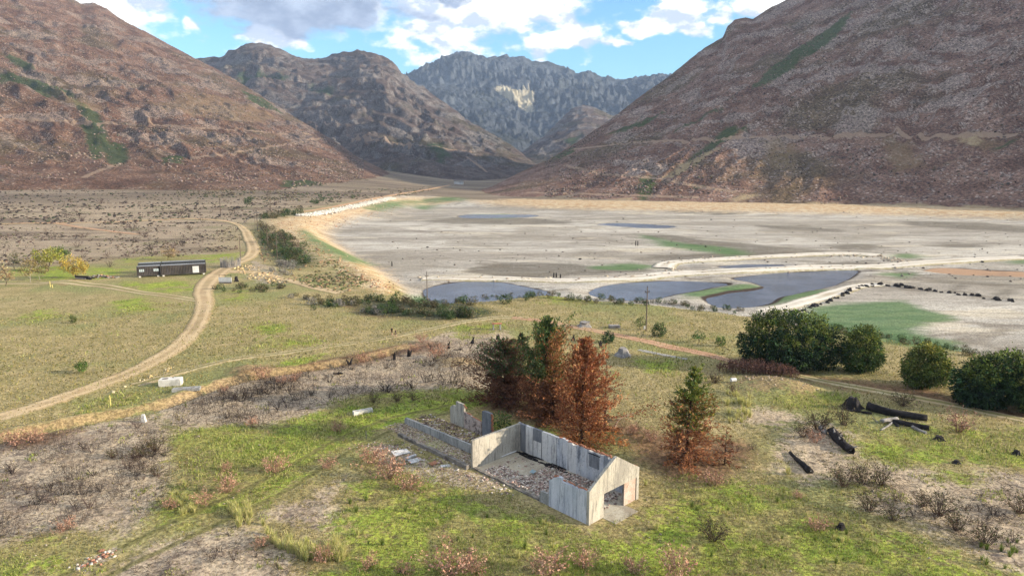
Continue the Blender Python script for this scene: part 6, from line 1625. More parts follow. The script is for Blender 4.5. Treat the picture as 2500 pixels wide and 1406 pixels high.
# --- shipping containers
def container(label, L, corner, rz, door=None, wins=(), back=False, H=2.9):
    t = empty('shipping_container', corner, rz)
    tag(t, label, 'container', 'container sheds')
    D = 2.44
    def ribs(x0, x1, y, z0, z1, out):
        mb = MB(); p = .42; n = int((x1 - x0) / p); p = (x1 - x0) / n; d = .07 * out
        vs = []
        for i in range(n):
            a = x0 + i * p
            for q, yy in ((0, 0), (.3, 0), (.45, d), (.85, d)): vs.append((a + q * p, y + yy))
        vs.append((x1, y))
        k = len(vs)
        mb.add([(a, b, z0) for a, b in vs] + [(a, b, z1) for a, b in vs], [(i, i + 1, i + 1 + k, i + k) for i in range(k - 1)])
        return mb
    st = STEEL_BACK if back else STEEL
    ribs(.12, L - .12, 0, .3, H - .15, -1).build('front_side', st, t)
    ribs(.12, L - .12, D, .3, H - .15, 1).build('rear_side', st, t)
    mb = MB()
    for y in (0, D):
        mb.box(0, L, y - .06, y + .06, .12, .3); mb.box(0, L, y - .05, y + .05, H - .15, H)
    for x in (0, L):
        mb.box(x - .06, x + .06, .061, D - .061, .14, .28); mb.box(x - .06, x + .06, .051, D - .051, H - .14, H - .01)
        for y in (0, D): mb.box(x - .08, x + .08, y - .08, y + .08, .1, H + .01)
    mb.build('frame', st, t)
    mb = MB(); mb.box(.0, .04, .08, D - .08, .3, H - .15); mb.box(L - .04, L, .08, D - .08, .3, H - .15); mb.build('end_wall', st, t)
    mb = MB()
    for i in range(int(L / .6)): mb.box(.08 + i * .6, .08 + i * .6 + .5, .06, D - .06, H - .05, H + .015)
    mb.box(.05, L - .05, .05, D - .05, H - .1, H - .04); mb.build('roof', ROOFM, t)
    for x in (.6, L - .6):
        for y in (.3, D - .3):
            mb = MB(); mb.box(x - .25, x + .25, y - .25, y + .25, -.35, .1); mb.build('footing', WHITEWASH, t)
    if door:
        mb = MB(); mb.box(door, door + 1.75, -.16, -.085, .35, 2.3); o = mb.build('door', WHITE, t); o['label'] = 'white double door'
        for k in (0, 1):
            mb = MB(); mb.box(door + .05 + k * .87, door + .86 + k * .87, -.18, -.161, .42, 2.24); mb.build('door_leaf', WHITE, o)
    for w in wins:
        mb = MB(); mb.box(w, w + 1.5, -.13, -.075, 1.25, 2.15); f = mb.build('window', st, t)
        for k in range(3):
            mb = MB(); mb.box(w + .08 + k * .47, w + .44 + k * .47, -.15, -.131, 1.32, 2.08); mb.build('pane', GLASS, f)
    mb = MB(); mb.box(-.14, -.08, .2, .6, H - .5, H - .1); mb.build('vent_box', WHITE, t)
    return t
ca, cb = Vector((*plane_at(336, 678), 0)), Vector((*plane_at(489, 670), 0))
crz = math.atan2((cb - ca).y, (cb - ca).x)
ux, uy = Vector((math.cos(crz), math.sin(crz), 0)), Vector((-math.sin(crz), math.cos(crz), 0))
cz = Vector((0, 0, .35))
container('dark corrugated container with two barred windows, front left of the sheds', 6.06, ca + cz, crz, None, (.5, 4.3))
container('long brown container with a white double door facing the road', 12.19, ca + ux * 6.3 + cz - uy * .35, crz, 8.6)
container('short dark container behind the windowed one', 6.06, ca + uy * 7.2 - ux * .4 + cz, crz, None, (), True)
container('long dark container at the back of the sheds', 12.19, ca + ux * 5.9 + uy * 7.6 + cz, crz, None, (), True)

# --- round stick enclosure
kr = empty('stick_enclosure', G(563, 652)); tag(kr, 'round enclosure of upright grey sticks beside the road', 'enclosure')
sm_ = [MB() for _ in range(4)]
for i, m in enumerate(sm_): m.tube([(0, 0, -.2), (.05 * i - .06, .03, 1.1), (.14 - .09 * i, -.05, 2.7 + .16 * i)], [.085, .075, .035], 5)
stick_me = [m.mesh('stick', [ASHWOOD]) for m in sm_]
for i in range(110):
    a = i / 110 * 6.283
    if 1.2 < a < 1.55: continue
    o = obj('stick', R_.choice(stick_me), kr, (math.cos(a) * 3.0 + R_.uniform(-.09, .09), math.sin(a) * 3.0 + R_.uniform(-.09, .09), 0), R_.uniform(0, 6), (1, 1, R_.uniform(.8, 1.1)))
# --- white board with railing
wb = empty('white_board', G(550, 690), -.05); tag(wb, 'white board with three dark posts beside the road', 'board')
mb = MB(); mb.box(-1.85, 1.85, -.06, .06, .45, 1.75, jit=.01); mb.build('panel', WHITE, wb)
mb = MB(); mb.box(-1.7, 1.7, -.3, .3, -.2, .4, jit=.03); mb.build('plinth', CONC_DARK, wb)
for x in (-1.7, 0, 1.7):
    mb = MB(); mb.box(x - .05, x + .05, .07, .17, -.2, 2.5); mb.build('post', STEEL, wb)
mb = MB(); mb.box(-1.7, 1.7, .09, .15, 2.38, 2.46); mb.build('rail', STEEL, wb)

# --- wooden poles
def pole(label, px, py, H, cross=.9, lean=0.0, extra=True):
    t = empty('utility_pole', G(px, py)); tag(t, label, 'pole', 'utility poles'); t.rotation_euler = (0, lean, R_.uniform(-.3, .3))
    far = t.location.length
    r = .13 * max(1, far / 240)
    mb = MB(); mb.tube([(0, 0, -.4), (.02, 0, H * .5), (0, 0, H)], [r, r * .9, r * .7], 7); mb.build('mast', POLEWOOD, t)
    if cross:
        mb = MB(); mb.box(-cross / 2, cross / 2, -.06, .06, H - 1.05, H - .93); mb.build('crossarm', POLEWOOD, t)
        for x in (-cross / 2 + .08, cross / 2 - .08, 0):
            mb = MB(); z = H - .93 if x else H; mb.tube([(x, 0, z), (x, 0, z + .12), (x, 0, z + .26)], [.05, .1, .06], 6); mb.build('insulator', CHAR if extra else WHITE, t)
    return t
pole('wooden pole standing between the young tree and the round bush', 1577, 808, 8.9)
pole('wooden pole on the bank at the left of the near pond', 1043, 733, 7.9)
pole('pole nearest the enclosure on the green slope', 677, 632, 8.4, .8)
pole('second pole up the green slope beside the road', 653, 600, 8.4, .8)
pole('third pole up the slope near the road bend', 629, 562, 8.0, .8)
pole('slim pole standing right behind the stick enclosure', 588, 638, 8.5, 0)
pole('far pole on the plain left of the road', 539, 525, 10, .9)
pole('far pole on the dark flat beyond the road', 661, 516, 10, .9)
bt = empty('barrier_boom', G(590, 548)); tag(bt, 'long pale boom leaning over the road', 'boom')
mb = MB(); mb.tube([(0, 0, 0), (7.5, 0, 6.6)], [.16, .10], 6); mb.build('beam', ASHWOOD, bt)
mb = MB(); mb.tube([(7.4, 0, -.5), (7.5, 0, 7.0)], [.14, .12], 6); mb.build('post', POLEWOOD, bt)
mb = MB(); mb.box(7.6, 10.0, -.2, .2, 6.2, 6.7); mb.build('sign_arm', ASHWOOD, bt)

# --- concrete leftovers
tk = empty('concrete_tank', G(418, 940), .16); tag(tk, 'white concrete tank with a round hole, beside the two wheel track', 'tank')
mb = MB(); mb.box(-1.55, 1.55, -.75, .75, -.2, 1.0, jit=.02); mb.build('tank_body', WHITEWASH, tk)
mb = MB(); mb.tube([(-.75, 0, .9), (-.75, 0, 1.03)], .42, 18); mb.build('hatch', CONC_DARK, tk)
mb = MB(); mb.tube([(.2, .45, .9), (.2, .45, 1.04)], .12, 10); mb.build('hole', CHAR, tk)
tk = empty('tank_cover', G(456, 956), .22); tag(tk, 'sunken concrete cover with two holes near the ditch', 'cover')
mb = MB(); mb.box(-1.9, 1.9, -.55, .55, -.2, .2, jit=.02); mb.build('slab', CONCRETE, tk)
for x in (-.8, .85):
    mb = MB(); mb.tube([(x, 0, .15), (x, 0, .225)], .3, 16); mb.build('hole', CONC_DARK, tk)
tr = empty('concrete_trough', G(886, 1010), .52); tag(tr, 'pale concrete water trough with two basins lying in bright grass', 'trough')
mb = MB()
for a in ((-1.3, 1.3, -.36, -.24, -.1, .5), (-1.3, 1.3, .24, .36, -.1, .5), (-1.3, -1.16, -.239, .239, -.1, .5), (1.16, 1.3, -.239, .239, -.1, .5), (-.55, -.4, -.239, .239, -.1, .48)): mb.box(*a)
mb.build('trough_walls', WHITEWASH, tr)
mb = MB(); mb.box(-1.159, 1.159, -.239, .239, -.1, .12); mb.build('basin_floor', CONC_DARK, tr)
mb = MB(); P8 = [(-.32, -.26), (.32, -.26), (.32, .26), (-.32, .26)]
mb.add([(x, y, -.1) for x, y in P8] + [(x * .5, y * .5, 1.05) for x, y in P8], [(3, 2, 1, 0), (4, 5, 6, 7), (0, 1, 5, 4), (1, 2, 6, 5), (2, 3, 7, 6), (3, 0, 4, 7)])
o = mb.build('marker_stone', WHITEWASH); o.location = G(351, 1029); tag(o, 'white tapering marker stone on the bare soil', 'marker')
def stake(label, px, py, H, mat=YELLOW, r=.06):
    mb = MB(); mb.tube([(0, 0, -.2), (.01, 0, H * .5), (0, 0, H)], [r, r, r * .9], 6); o = mb.build('stake', mat); o.location = G(px, py); return tag(o, label, 'stake')
stake('pale yellow stake near the ditch', 270, 990, 1.6, r=.07)
stake('taller yellow stake left of the road fork', 123, 702, 1.7, r=.09); stake('shorter yellow stake left of the road fork', 128, 703, .9, r=.09)
stake('thin pale stake beside the wheel ruts', 894, 1070, 1.1, ASHWOOD, .04); stake('grey stake on the burnt strip', 1014, 922, 1.5, ASHWOOD, .05)
stake('white post at the foot of the wooden pole', 1573, 804, .7, WHITE, .16)
# little roofed frame
sh = empty('brick_frame', G(1213, 806), .2); tag(sh, 'small red topped brick frame left behind in the scrub', 'frame')
for x in (-.7, .7):
    mb = MB(); mb.box(x - .14, x + .14, -.2, .2, -.2, 1.25, jit=.01); mb.build('pier', CONCRETE, sh)
mb = MB(); mb.box(-1.0, 1.0, -.35, .35, 1.26, 1.48, jit=.03); mb.build('lintel', BRICK, sh)
# drum on the mound
mb = MB(); mb.tube([(-.42, 0, .3), (.42, 0, .3)], .3, 12); o = mb.build('drum', WHITE); o.location = G(1790, 936); o.rotation_euler = (0, 0, .2); tag(o, 'white drum lying beside the earth mound', 'drum')
# far cabin, retaining wall
fc = empty('far_cabin', G(1120, 450)); tag(fc, 'tiny grey cabin at the mouth of the valley', 'cabin')
mb = MB(); mb.box(-7, 7, -3, 3, -1, 4); mb.build('wall', PANEL_PALE, fc); mb = MB(); mb.add([(-7.5, -3.5, 4), (7.5, -3.5, 4), (7.5, 3.5, 4), (-7.5, 3.5, 4), (-7.5, 0, 6), (7.5, 0, 6)], [(0, 1, 5, 4), (2, 3, 4, 5), (0, 4, 3), (1, 2, 5), (3, 2, 1, 0)]); mb.build('roof', CONC_DARK, fc)
def revetment():
    L = [np.array(gxy(x, y)) for x, y in smooth_line([(728, 527), (780, 519), (840, 507), (900, 494), (950, 483)], 10)]
    pts, s = [], []
    for i in range(len(L) - 1):
        for k in range(70):
            p = L[i] + (L[i + 1] - L[i]) * rng.uniform(); q = p + rng.normal(0, 1.8, 2) + np.array([3, -2])
            pts.append((q[0], q[1], 0)); s.append(rng.uniform(.6, 1.8))
    pts = np.array(pts); pts[:, 2] = ground_h(pts[:, 0], pts[:, 1]) + .3
    c = np.array(alb(224, 216, 204))[None] * rng.uniform(.75, 1.1, (len(pts), 1))
    o = scatter_rocks('rock_revetment', np.array(pts), np.array(s), c, MAT_STONE, .8); tag(o, 'line of white rocks lining the shore road')
revetment()

# --- stumps and logs
def stump(label, px, py, r, h, mat, roots=7, seed=1, cat='stump', name='tree_stump', top=.75, hollow=False):
    rr = random.Random(seed); k = 14
    rings = [(-.15, 1.7), (.12, 1.35), (.35, 1.05), (.7, .9), (1.0, top)]
    mb = MB(); vs = []
    for zf, rf in rings:
        for j in range(k):
            a = 6.283 * j / k
            bump_ = 1 + (.22 * math.cos(a * roots + seed) * max(0, 1.2 - zf * 1.3)) + rr.uniform(-.05, .05)
            vs.append((math.cos(a) * r * rf * bump_, math.sin(a) * r * rf * bump_, zf * h + (rr.uniform(-.12, .12) * h if zf > .9 else 0)))
    n = len(rings)
    mb.add(vs, [(i * k + j, i * k + (j + 1) % k, (i + 1) * k + (j + 1) % k, (i + 1) * k + j) for i in range(n - 1) for j in range(k)] + [tuple((n - 1) * k + j for j in range(k))])
    o = mb.build(name, mat); o.location = G(px, py); o.rotation_euler = (0, 0, rr.uniform(0, 6)); return tag(o, label, cat)
stump('weathered grey stump with flared roots below the red path', 1521, 868, 1.0, 1.25, ASHWOOD, 8, 3)
stump('bulky grey stump on the meadow left of the flat stone', 1427, 797, 1.1, 1.0, ASHWOOD, 4, 5, top=1.0)
stump('large black stump at the left end of the charred logs', 2080, 996, .95, 1.5, CHAR, 5, 6, top=.55)
stump('small black stump in the bright grass at lower right', 2053, 1293, .32, .5, CHAR, 5, 7)
stump('black stump beside the logs in the bright green', 2293, 1074, .45, .5, CHAR, 4, 8, top=.95)
stump('black stump near the right edge', 2482, 1106, .35, .5, CHAR, 5, 9)
stump('black stump low on the right grass', 2335, 1130, .32, .35, CHAR, 5, 10)
stump('dark stump beside the road by the white board', 577, 685, .5, 1.4, CHAR, 4, 12)
for i, (x, y, lb) in enumerate([(1095, 852, 'forked black stump at the top of the burnt strip'), (965, 880, 'black pointed stump in the middle of the burnt strip'), (1152, 838, 'black stump near the red brush'), (1000, 872, 'upright black snag on the burnt strip'), (1398, 832, 'twin black snags behind the orange conifer'), (1467, 848, 'black snag below the round dark bush'), (855, 890, 'small black snag above the ditch'), (815, 912, 'lying black snag by the ditch'), (1110, 855, 'black root end beside the forked stump'), (1215, 828, 'dark stump by the brick frame')]):
    t = empty('burnt_snag', G(x, y)); tag(t, lb, 'snag')
    rr = random.Random(60 + i)
    for k in range(2 + i % 2):
        d = Vector((rr.uniform(-.7, .7), rr.uniform(-.4, .4), 1.0 + rr.uniform(0, .5)))
        if 'lying' in lb or 'root end' in lb: d = Vector((1.3, rr.uniform(-.3, .3), .25))
        mb = MB(); b = Vector((rr.uniform(-.25, .25), 0, -.1)); mb.tube([b, b + d * .5 + rvec(rr) * .1, b + d], [.26, .18, .06], 6); mb.build('snag_stem', CHAR, t)
slab('flat_stone', 'flat grey stone on the meadow near the red path', 'stone', 1500, 800, 2.2, 1.2, .5, .1, ASHWOOD, .03)
def log(name, label, a, b, ra, rb, mat, seed, bend=.3, cutmat=None, hollow=False, lift=0.0, knots=0, cat='log'):
    rr = random.Random(seed)
    A_, B_ = G(*a), G(*b)
    A_.z += ra * .7 + lift; B_.z += rb * .7 + lift
    t = empty(name, Vector((A_.x, A_.y, gz(A_.x, A_.y)))); tag(t, label, cat)
    o0 = t.location
    n = 12; k = 12; mb = MB(); side = (B_ - A_).cross(Vector((0, 0, 1))).normalized()
    pts = [A_.lerp(B_, i / n) + side * math.sin(i / n * math.pi) * bend * (1 if seed % 2 else -1) - o0 for i in range(n + 1)]
    vs = []
    for i, p in enumerate(pts):
        d = (pts[min(i + 1, n)] - pts[max(i - 1, 0)]).normalized(); u = d.cross(Vector((0, 0, 1))).normalized(); v = u.cross(d)
        r = ra + (rb - ra) * i / n
        for j in range(k):
            an = 6.283 * j / k; q = r * (1 + .16 * math.sin(3 * an + i * .6 + seed) + rr.uniform(-.15, .15))
            vs.append(p + (u * math.cos(an) + v * math.sin(an)) * q)
    fs = [(i * k + j, i * k + (j + 1) % k, (i + 1) * k + (j + 1) % k, (i + 1) * k + j) for i in range(n) for j in range(k)]
    if not hollow: fs.append(tuple(n * k + j for j in range(k)))
    fs.append(tuple(reversed(range(k))))
    if hollow:
        b0 = len(vs); d = (pts[-1] - pts[-2]).normalized(); c = pts[-1]
        for j in range(k): vs.append(c + (vs[n * k + j] - c) * .72)
        for j in range(k): vs.append(c + (vs[n * k + j] - c) * .66 - d * 1.2)
        fs += [(n * k + j, n * k + (j + 1) % k, b0 + (j + 1) % k, b0 + j) for j in range(k)] + [(b0 + j, b0 + (j + 1) % k, b0 + k + (j + 1) % k, b0 + k + j) for j in range(k)] + [tuple(b0 + k + j for j in range(k))]
    mb.add(vs, fs); mb.build('stem', mat, t, True)
    if cutmat is not None:
        d = (pts[-1] - pts[-2]).normalized(); c = pts[-1] + d * .02; u = d.cross(Vector((0, 0, 1))).normalized(); v = u.cross(d)
        mb = MB(); mb.tube([c - d * .01, c + d * .02], rb * .85, 14); mb.build('cut_face', cutmat, t)
    for q in range(knots):
        i = rr.randint(0, n); an = rr.uniform(.2, 2.9)
        d = (side * math.cos(an) + Vector((0, 0, 1)) * abs(math.sin(an)) + rvec(rr) * .4).normalized(); b0 = pts[i]; L = rr.uniform(.35, .9) * ra * 2.2
        mb = MB(); mb.tube([b0, b0 + d * L * .6, b0 + d * L + rvec(rr) * .1], [ra * .4, ra * .24, ra * .06], 5); mb.build('root', mat if rr.random() < .6 else ASHWOOD, t)
    return t
log('charred_log', 'longest charred log, thick and bent, with a pale sawn end', (2118, 1000), (2262, 1028), .54, .38, CHAR, 3, .7, ASHWOOD, lift=.15)
log('charred_log', 'second charred log lying below the longest one', (2170, 1030), (2268, 1050), .3, .36, CHAR, 5, .2)
log('pale_log', 'short ash grey log resting on the second charred log', (2152, 1036), (2190, 1030), .26, .26, ASHWOOD, 6, .05, lift=.2)
log('pale_log', 'pale grey log at the lower right of the charred pile', (2226, 1046), (2260, 1060), .2, .2, ASHWOOD, 7, .03, ASHWOOD)
log('charred_plank', 'flat charred timber left of the pile', (2066, 1002), (2128, 1012), .12, .16, CHAR, 8, .05)
log('pale_branch', 'grey branch piece sticking out below the pile', (2150, 1052), (2178, 1034), .1, .14, ASHWOOD, 9, .1)
log('charred_branch', 'short charred piece beside the grey branch', (2178, 1032), (2192, 1042), .16, .18, CHAR, 10, .05)
log('thin_branch', 'thin grey branch below the charred timber', (2130, 1020), (2143, 1032), .05, .06, ASHWOOD, 11, .03)
log('hollow_log', 'hollow charred log with a ragged root plate', (2030, 1062), (2078, 1112), .54, .46, CHAR, 13, .1, None, True, knots=13)
log('root_chunk', 'tan and black root chunk above the hollow log', (2002, 1048), (2014, 1062), .3, .34, ASHWOOD, 14, .02, knots=4)
log('charred_log', 'small charred log pointing downhill, left of the hollow one', (1928, 1108), (1978, 1160), .14, .36, CHAR, 15, .1, knots=9)
log('fallen_branch', 'bleached bent branch lying by the bare conifer', (1500, 1058), (1575, 1010), .12, .04, surf('grey_branch', alb(120, 100, 84), alb(140, 118, 100), None), 16, 1.2, lift=.5)
# pile of timber by the yellow trees
tp = empty('timber_pile', G(208, 684)); tag(tp, 'pile of dark timber below the yellow tree', 'timber pile')
rr = random.Random(5)
for i in range(16):
    mb = MB(); L = rr.uniform(2.5, 4.5); x = rr.uniform(-1.5, .8); z = .1 + (i // 6) * .3; y = rr.uniform(-1.2, 1.2)
    mb.tube([(x - L / 2, y, z), (x + L / 2, y + rr.uniform(-.5, .5), z + rr.uniform(-.1, .15))], rr.uniform(.12, .2), 6); mb.build('beam', rr.choice((CHAR, SOOT, ASHWOOD)), tp)
sp_ = empty('firewood_heap', G(252, 678)); tag(sp_, 'long heap of cut firewood right of the timber pile', 'heap')
for i in range(70):
    mb = MB(); L = rr.uniform(.5, 1.0); x = rr.uniform(-3, 4.5); d = rvec(rr); z = max(.1, .9 - abs(x + 1.5) * .22) * rr.uniform(.1, 1)
    c = Vector((x, rr.uniform(-.7, .7), z)); d.z *= .3; mb.tube([c - d * L / 2, c + d * L / 2], rr.uniform(.12, .22), 6); mb.build('firewood', rr.choice((BRICK, ASHWOOD, CHAR, ASHWOOD)), sp_)

# --- row of stumps and debris on the lake bed
rowp = smooth_line([(1925, 772), (1990, 748), (2050, 724), (2090, 706), (2150, 697), (2210, 700), (2290, 712), (2380, 724), (2490, 738)], 8)
v0, f0 = ico()
lump = []
for i in range(4):
    mb = MB()
    for q in range(4):
        c = Vector((R_.uniform(-.8, .8), R_.uniform(-.3, .3), .1)); s_ = R_.uniform(.3, .7)
        mb.add([c + Vector(p) * s_ * R_.uniform(.8, 1.2) for p in v0], [tuple(f) for f in f0])
    for q in range(5): mb.tube([(R_.uniform(-.8, .8), 0, 0), (R_.uniform(-1.2, 1.2), R_.uniform(-.4, .4), R_.uniform(.5, 1.0))], [.08, .03], 4)
    lump.append(mb.mesh('lake_stump', [CHAR]))
for i in range(52):
    t = i / 51 * (len(rowp) - 1.01); p = rowp[int(t)] + (rowp[int(t) + 1] - rowp[int(t)]) * (t % 1)
    if R_.random() < .12: continue
    o = obj('lake_stump', R_.choice(lump), None, G(p[0] + R_.uniform(-6, 6), p[1] + R_.uniform(-2, 2)), R_.uniform(0, 6), R_.uniform(.55, 1.25))
    tag(o, 'dark stump in curving lake bed row', 'stump', 'row of stumps on the lake bed')
for i in range(24):
    x, y = R_.uniform(960, 2480), R_.uniform(520, 650)
    if lake_sdf(*[np.array([v]) for v in gxy(x, y)])[0] < 25: continue
    o = obj('lake_snag', R_.choice(lump), None, G(x, y), R_.uniform(0, 6), R_.uniform(.3, .9)); tag(o, 'small dark snag scattered on the open lake bed', 'snag', 'snags on the open lake bed')
for x, y, h, lb in [(957, 650, 1.8, 'dark upright stub by the orange bank'), (1352, 678, 1.6, 'left post of the short row on the lake bed'), (1358, 678, 1.6, 'middle post of the short row on the lake bed'), (1368, 679, 1.4, 'right post of the short row on the lake bed'), (1552, 600, 2.4, 'left far post near the green mud'), (1557, 600, 2.4, 'right far post near the green mud')]:
    stake(lb, x, y, h, CHAR, .22)
for i in range(26):
    x = R_.uniform(720, 940); y = 540 + (x - 720) * .68 + R_.uniform(-14, 14)
# loose stones: causeways, orange bank, meadows
def stones(name, label, fn, n, smin, smax, cols, flat=.7):
    P = np.zeros((n, 3)); P[:, :2] = gxy_many([fn() for _ in range(n)]); P[:, 2] = ground_h(P[:, 0], P[:, 1])
    c = np.array(cols)[rng.integers(0, len(cols), n)] * rng.uniform(.7, 1.15, (n, 1))
    o = scatter_rocks(name, P, rng.uniform(0, 1, n) ** 2 * (smax - smin) + smin, c, MAT_STONE, flat); tag(o, label)
def along(line, jx, jy):
    L = smooth_line(line, 6)
    def f():
        t = R_.uniform(0, len(L) - 1.01); a = int(t); p = L[a] + (L[a + 1] - L[a]) * (t - a)
        return p[0] + R_.gauss(0, jx), p[1] + R_.gauss(0, jy)
    return f
LKC = [alb(224, 210, 186), alb(200, 186, 164), alb(168, 152, 136)]
stones('stones', 'pale stones along the causeways of the lake bed', along([(1030, 680), (1400, 684), (1640, 668), (1640, 642), (1900, 626), (2130, 626), (2200, 650), (2000, 656), (1700, 668)], 12, 2.0), 900, .3, 1.5, LKC)
ORC = [alb(204, 166, 128), alb(178, 134, 102), alb(222, 198, 168), alb(150, 122, 100)]
stones('stones', 'orange rubble on the shore bank', along([(690, 540), (720, 570), (780, 610), (850, 655), (910, 690), (950, 705)], 16, 7), 620, .15, .8, ORC)
stones('stones', 'orange rubble on the left shore', along([(740, 535), (830, 545), (900, 520), (960, 505)], 25, 6), 320, .25, 1.1, ORC)
stones('stones', 'tan boulders beside the enclosure path', along([(590, 660), (640, 672), (680, 684)], 14, 6), 160, .3, 1.2, [alb(214, 188, 144), alb(190, 164, 124)])
stones('stones', 'pale stones on the near meadow and soil', lambda: (R_.uniform(0, 2500), R_.uniform(960, 1400)), 420, .05, .28, [alb(190, 176, 156), alb(150, 136, 122)])
stones('stones', 'row of whitish stones edging the dirt road', along([(270, 960), (340, 932), (390, 912), (420, 896)], 3, 1.5), 46, .2, .55, [alb(228, 212, 172), alb(206, 180, 130)])
stones('stones', 'stones and clods on the earth mound', along([(1800, 930), (1880, 935), (1960, 950)], 20, 9), 220, .08, .4, [alb(200, 180, 154), alb(150, 128, 108)])
stones('stones', 'dark stones speckling the lake bed', lambda: (R_.uniform(950, 2500), R_.uniform(515, 690)), 500, .3, 1.1, [alb(110, 100, 92), alb(140, 130, 120)])
stones('stones', 'broken brick and plaster lumps in the grass left of the ruin', along([(905, 1095), (970, 1090), (1040, 1125), (1130, 1150), (1230, 1195)], 22, 9), 520, .06, .35, RUB)
stones('stones', 'brick rubble beside the wheel ruts at lower left', along([(190, 1390), (240, 1362), (275, 1345)], 9, 5), 70, .08, .4, [BC for BC in (alb(178, 130, 108), alb(214, 204, 192))])

# ================================================================== PEOPLE
def person(label, px, py, face, H, shirt, shorts, skin, swing):
    """a walker: one skinned body with a stride"""
    V = {'pel': (0, 0, .53), 'waist': (0, .0, .60), 'chest': (0, .01, .74), 'neck': (0, .01, .845), 'head': (0, .02, .90), 'crown': (0, .025, .965),
         'shl': (-.115, .01, .805), 'ell': (-.15, .06 * swing, .655), 'wrl': (-.135, .14 * swing, .52), 'hal': (-.13, .165 * swing, .46),
         'shr': (.115, .01, .805), 'elr': (.15, -.05 * swing, .655), 'wrr': (.14, -.06 * swing, .52), 'har': (.135, -.06 * swing, .46),
         'hil': (-.055, 0, .50), 'knl': (-.06, -.02 * swing + .02, .285), 'anl': (-.06, -.15 * swing, .06), 'tol': (-.06, -.15 * swing + .09, .02),
         'hir': (.055, 0, .50), 'knr': (.06, .09 * swing, .29), 'anr': (.06, .13 * swing, .05), 'tor': (.06, .13 * swing + .10, .02)}
    R0 = {'pel': .075, 'waist': .07, 'chest': .082, 'neck': .034, 'head': .05, 'crown': .045, 'shl': .04, 'ell': .026, 'wrl': .02, 'hal': .022, 'shr': .04, 'elr': .026, 'wrr': .02, 'har': .022,
          'hil': .055, 'knl': .038, 'anl': .026, 'tol': .022, 'hir': .055, 'knr': .038, 'anr': .026, 'tor': .022}
    E = [('pel', 'waist'), ('waist', 'chest'), ('chest', 'neck'), ('neck', 'head'), ('head', 'crown'), ('chest', 'shl'), ('shl', 'ell'), ('ell', 'wrl'), ('wrl', 'hal'), ('chest', 'shr'), ('shr', 'elr'), ('elr', 'wrr'), ('wrr', 'har'),
         ('pel', 'hil'), ('hil', 'knl'), ('knl', 'anl'), ('anl', 'tol'), ('pel', 'hir'), ('hir', 'knr'), ('knr', 'anr'), ('anr', 'tor')]
    keys = list(V)
    me = bpy.data.meshes.new('body'); me.from_pydata([V[k] for k in keys], [(keys.index(a), keys.index(b)) for a, b in E], [])
    o = bpy.data.objects.new('body_tmp', me); COL.objects.link(o)
    md = o.modifiers.new('skin', 'SKIN'); sub = o.modifiers.new('sub', 'SUBSURF'); sub.levels = 1; sub.render_levels = 1
    for i, k in enumerate(keys): me.skin_vertices[0].data[i].radius = (R0[k], R0[k])
    me.skin_vertices[0].data[0].use_root = True
    dg = bpy.context.evaluated_depsgraph_get()
    m2 = bpy.data.meshes.new_from_object(o.evaluated_get(dg)); m2.name = 'body'
    bpy.data.objects.remove(o)
    mats = [surf('shirt_' + str(px), shirt, tuple(c * 1.2 for c in shirt), None, bump=0), surf('shorts_' + str(px), shorts, tuple(c * 1.2 for c in shorts), None, bump=0), surf('skin_' + str(px), skin, skin, None, bump=0), surf('hair_' + str(px), alb(48, 40, 34), alb(60, 50, 42), None, bump=0), surf('shoe_' + str(px), alb(196, 190, 182), alb(206, 200, 192), None, bump=0)]
    m2.materials.clear()
    for m in mats: m2.materials.append(m)
    for p in m2.polygons:
        c = p.center; ax = abs(c.x)
        if c.z > .93 or (c.z > .865 and c.y < .01): i = 3
        elif c.z > .845: i = 2
        elif c.z < .045: i = 4
        elif ax > .105 and c.z < .66: i = 2
        elif c.z > .545: i = 0
        elif c.z > .34: i = 1
        else: i = 2
        p.material_index = i; p.use_smooth = True
    b = obj('person', m2, None, G(px, py), face, H); tag(b, label, 'person')
    return b
person('person in dark top and shorts walking, the taller one on the left', 957, 820, math.radians(-115), 1.8, alb(40, 42, 34), alb(64, 40, 36), alb(206, 168, 144), 1.0)
person('person in black top and shorts walking just behind on the right', 966, 824, math.radians(-110), 1.68, alb(30, 28, 30), alb(34, 32, 34), alb(206, 168, 144), -1.0)
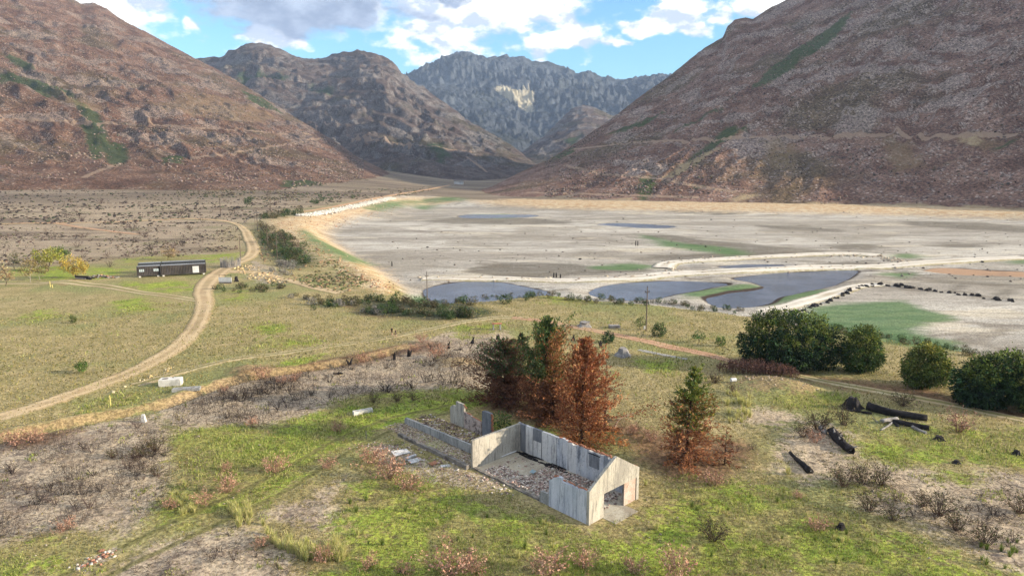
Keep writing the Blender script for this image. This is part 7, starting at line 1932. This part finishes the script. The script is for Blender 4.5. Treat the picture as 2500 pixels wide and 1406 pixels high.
# ================================================================== HAZE
def haze():
    mat = bpy.data.materials.new('valley_haze'); mat.use_nodes = True
    S = NT(mat.node_tree)
    vol = S.n('ShaderNodeVolumePrincipled')
    vol.inputs['Color'].default_value = (.50, .68, 1.0, 1)
    vol.inputs['Density'].default_value = 5.8e-5
    vol.inputs['Anisotropy'].default_value = 0.0
    o = S.n('ShaderNodeOutputMaterial'); S.t.links.new(vol.outputs[0], o.inputs['Volume'])
    mb = MB(); mb.box(-11000, 11000, -11000, 11000, -12, max(o.data.vertices[i].co.z for o in MT_OBJ.values() for i in range(0, len(o.data.vertices), 3)) + 25)
    h = mb.build('haze', mat)
    tag(h, 'thin blue haze filling the valley air', kind='stuff')
haze()

# ================================================================== LABELS THAT SINGLE OUT THE REPEATS
ORD = ['leftmost', 'second from left', 'third from left', 'fourth from left', 'fifth from left', 'sixth from left', 'seventh from left', 'eighth from left', 'ninth from left', 'tenth from left',
       'eleventh from left', 'twelfth from left', 'thirteenth from left', 'fourteenth from left']
def picture_xy(p):
    dep = p.y * math.cos(PITCH) + (CAMZ - p.z) * math.sin(PITCH); up = p.y * math.sin(PITCH) - (CAMZ - p.z) * math.cos(PITCH)
    return CX + FPX * p.x / dep, CY - FPX * up / dep
def single_out():
    same = {}
    for o in COL.objects:
        if o.parent is None and o.get('group') and o.get('label'): same.setdefault((o['group'], o['label']), []).append(o)
    for (g, lb), L in same.items():
        if len(L) < 2: continue
        L = [(picture_xy(o.location), o) for o in L]
        rows = 1 if len(L) <= 14 else (2 if len(L) <= 70 else 3)
        L.sort(key=lambda q: q[0][1])
        names_r = {1: [''], 2: ['rear', 'near'], 3: ['rear', 'mid', 'near']}[rows]
        per = math.ceil(len(L) / rows)
        for r in range(rows):
            part = sorted(L[r * per:(r + 1) * per], key=lambda q: q[0][0])
            cols = 1 if len(part) <= 14 else (2 if len(part) <= 28 else 3)
            pc = math.ceil(len(part) / cols)
            for i, (_, o) in enumerate(part):
                c = {1: '', 2: ('left', 'right'), 3: ('left', 'centre', 'right')}[cols]
                c = c[i // pc] if c else ''
                bits = [w for w in (names_r[r], c, 'part') if w] if (names_r[r] or c) else []
                o['label'] = lb + ', ' + ORD[min(i % pc, 13)] + ((' of ' + ' '.join(bits)) if bits else '')
single_out()
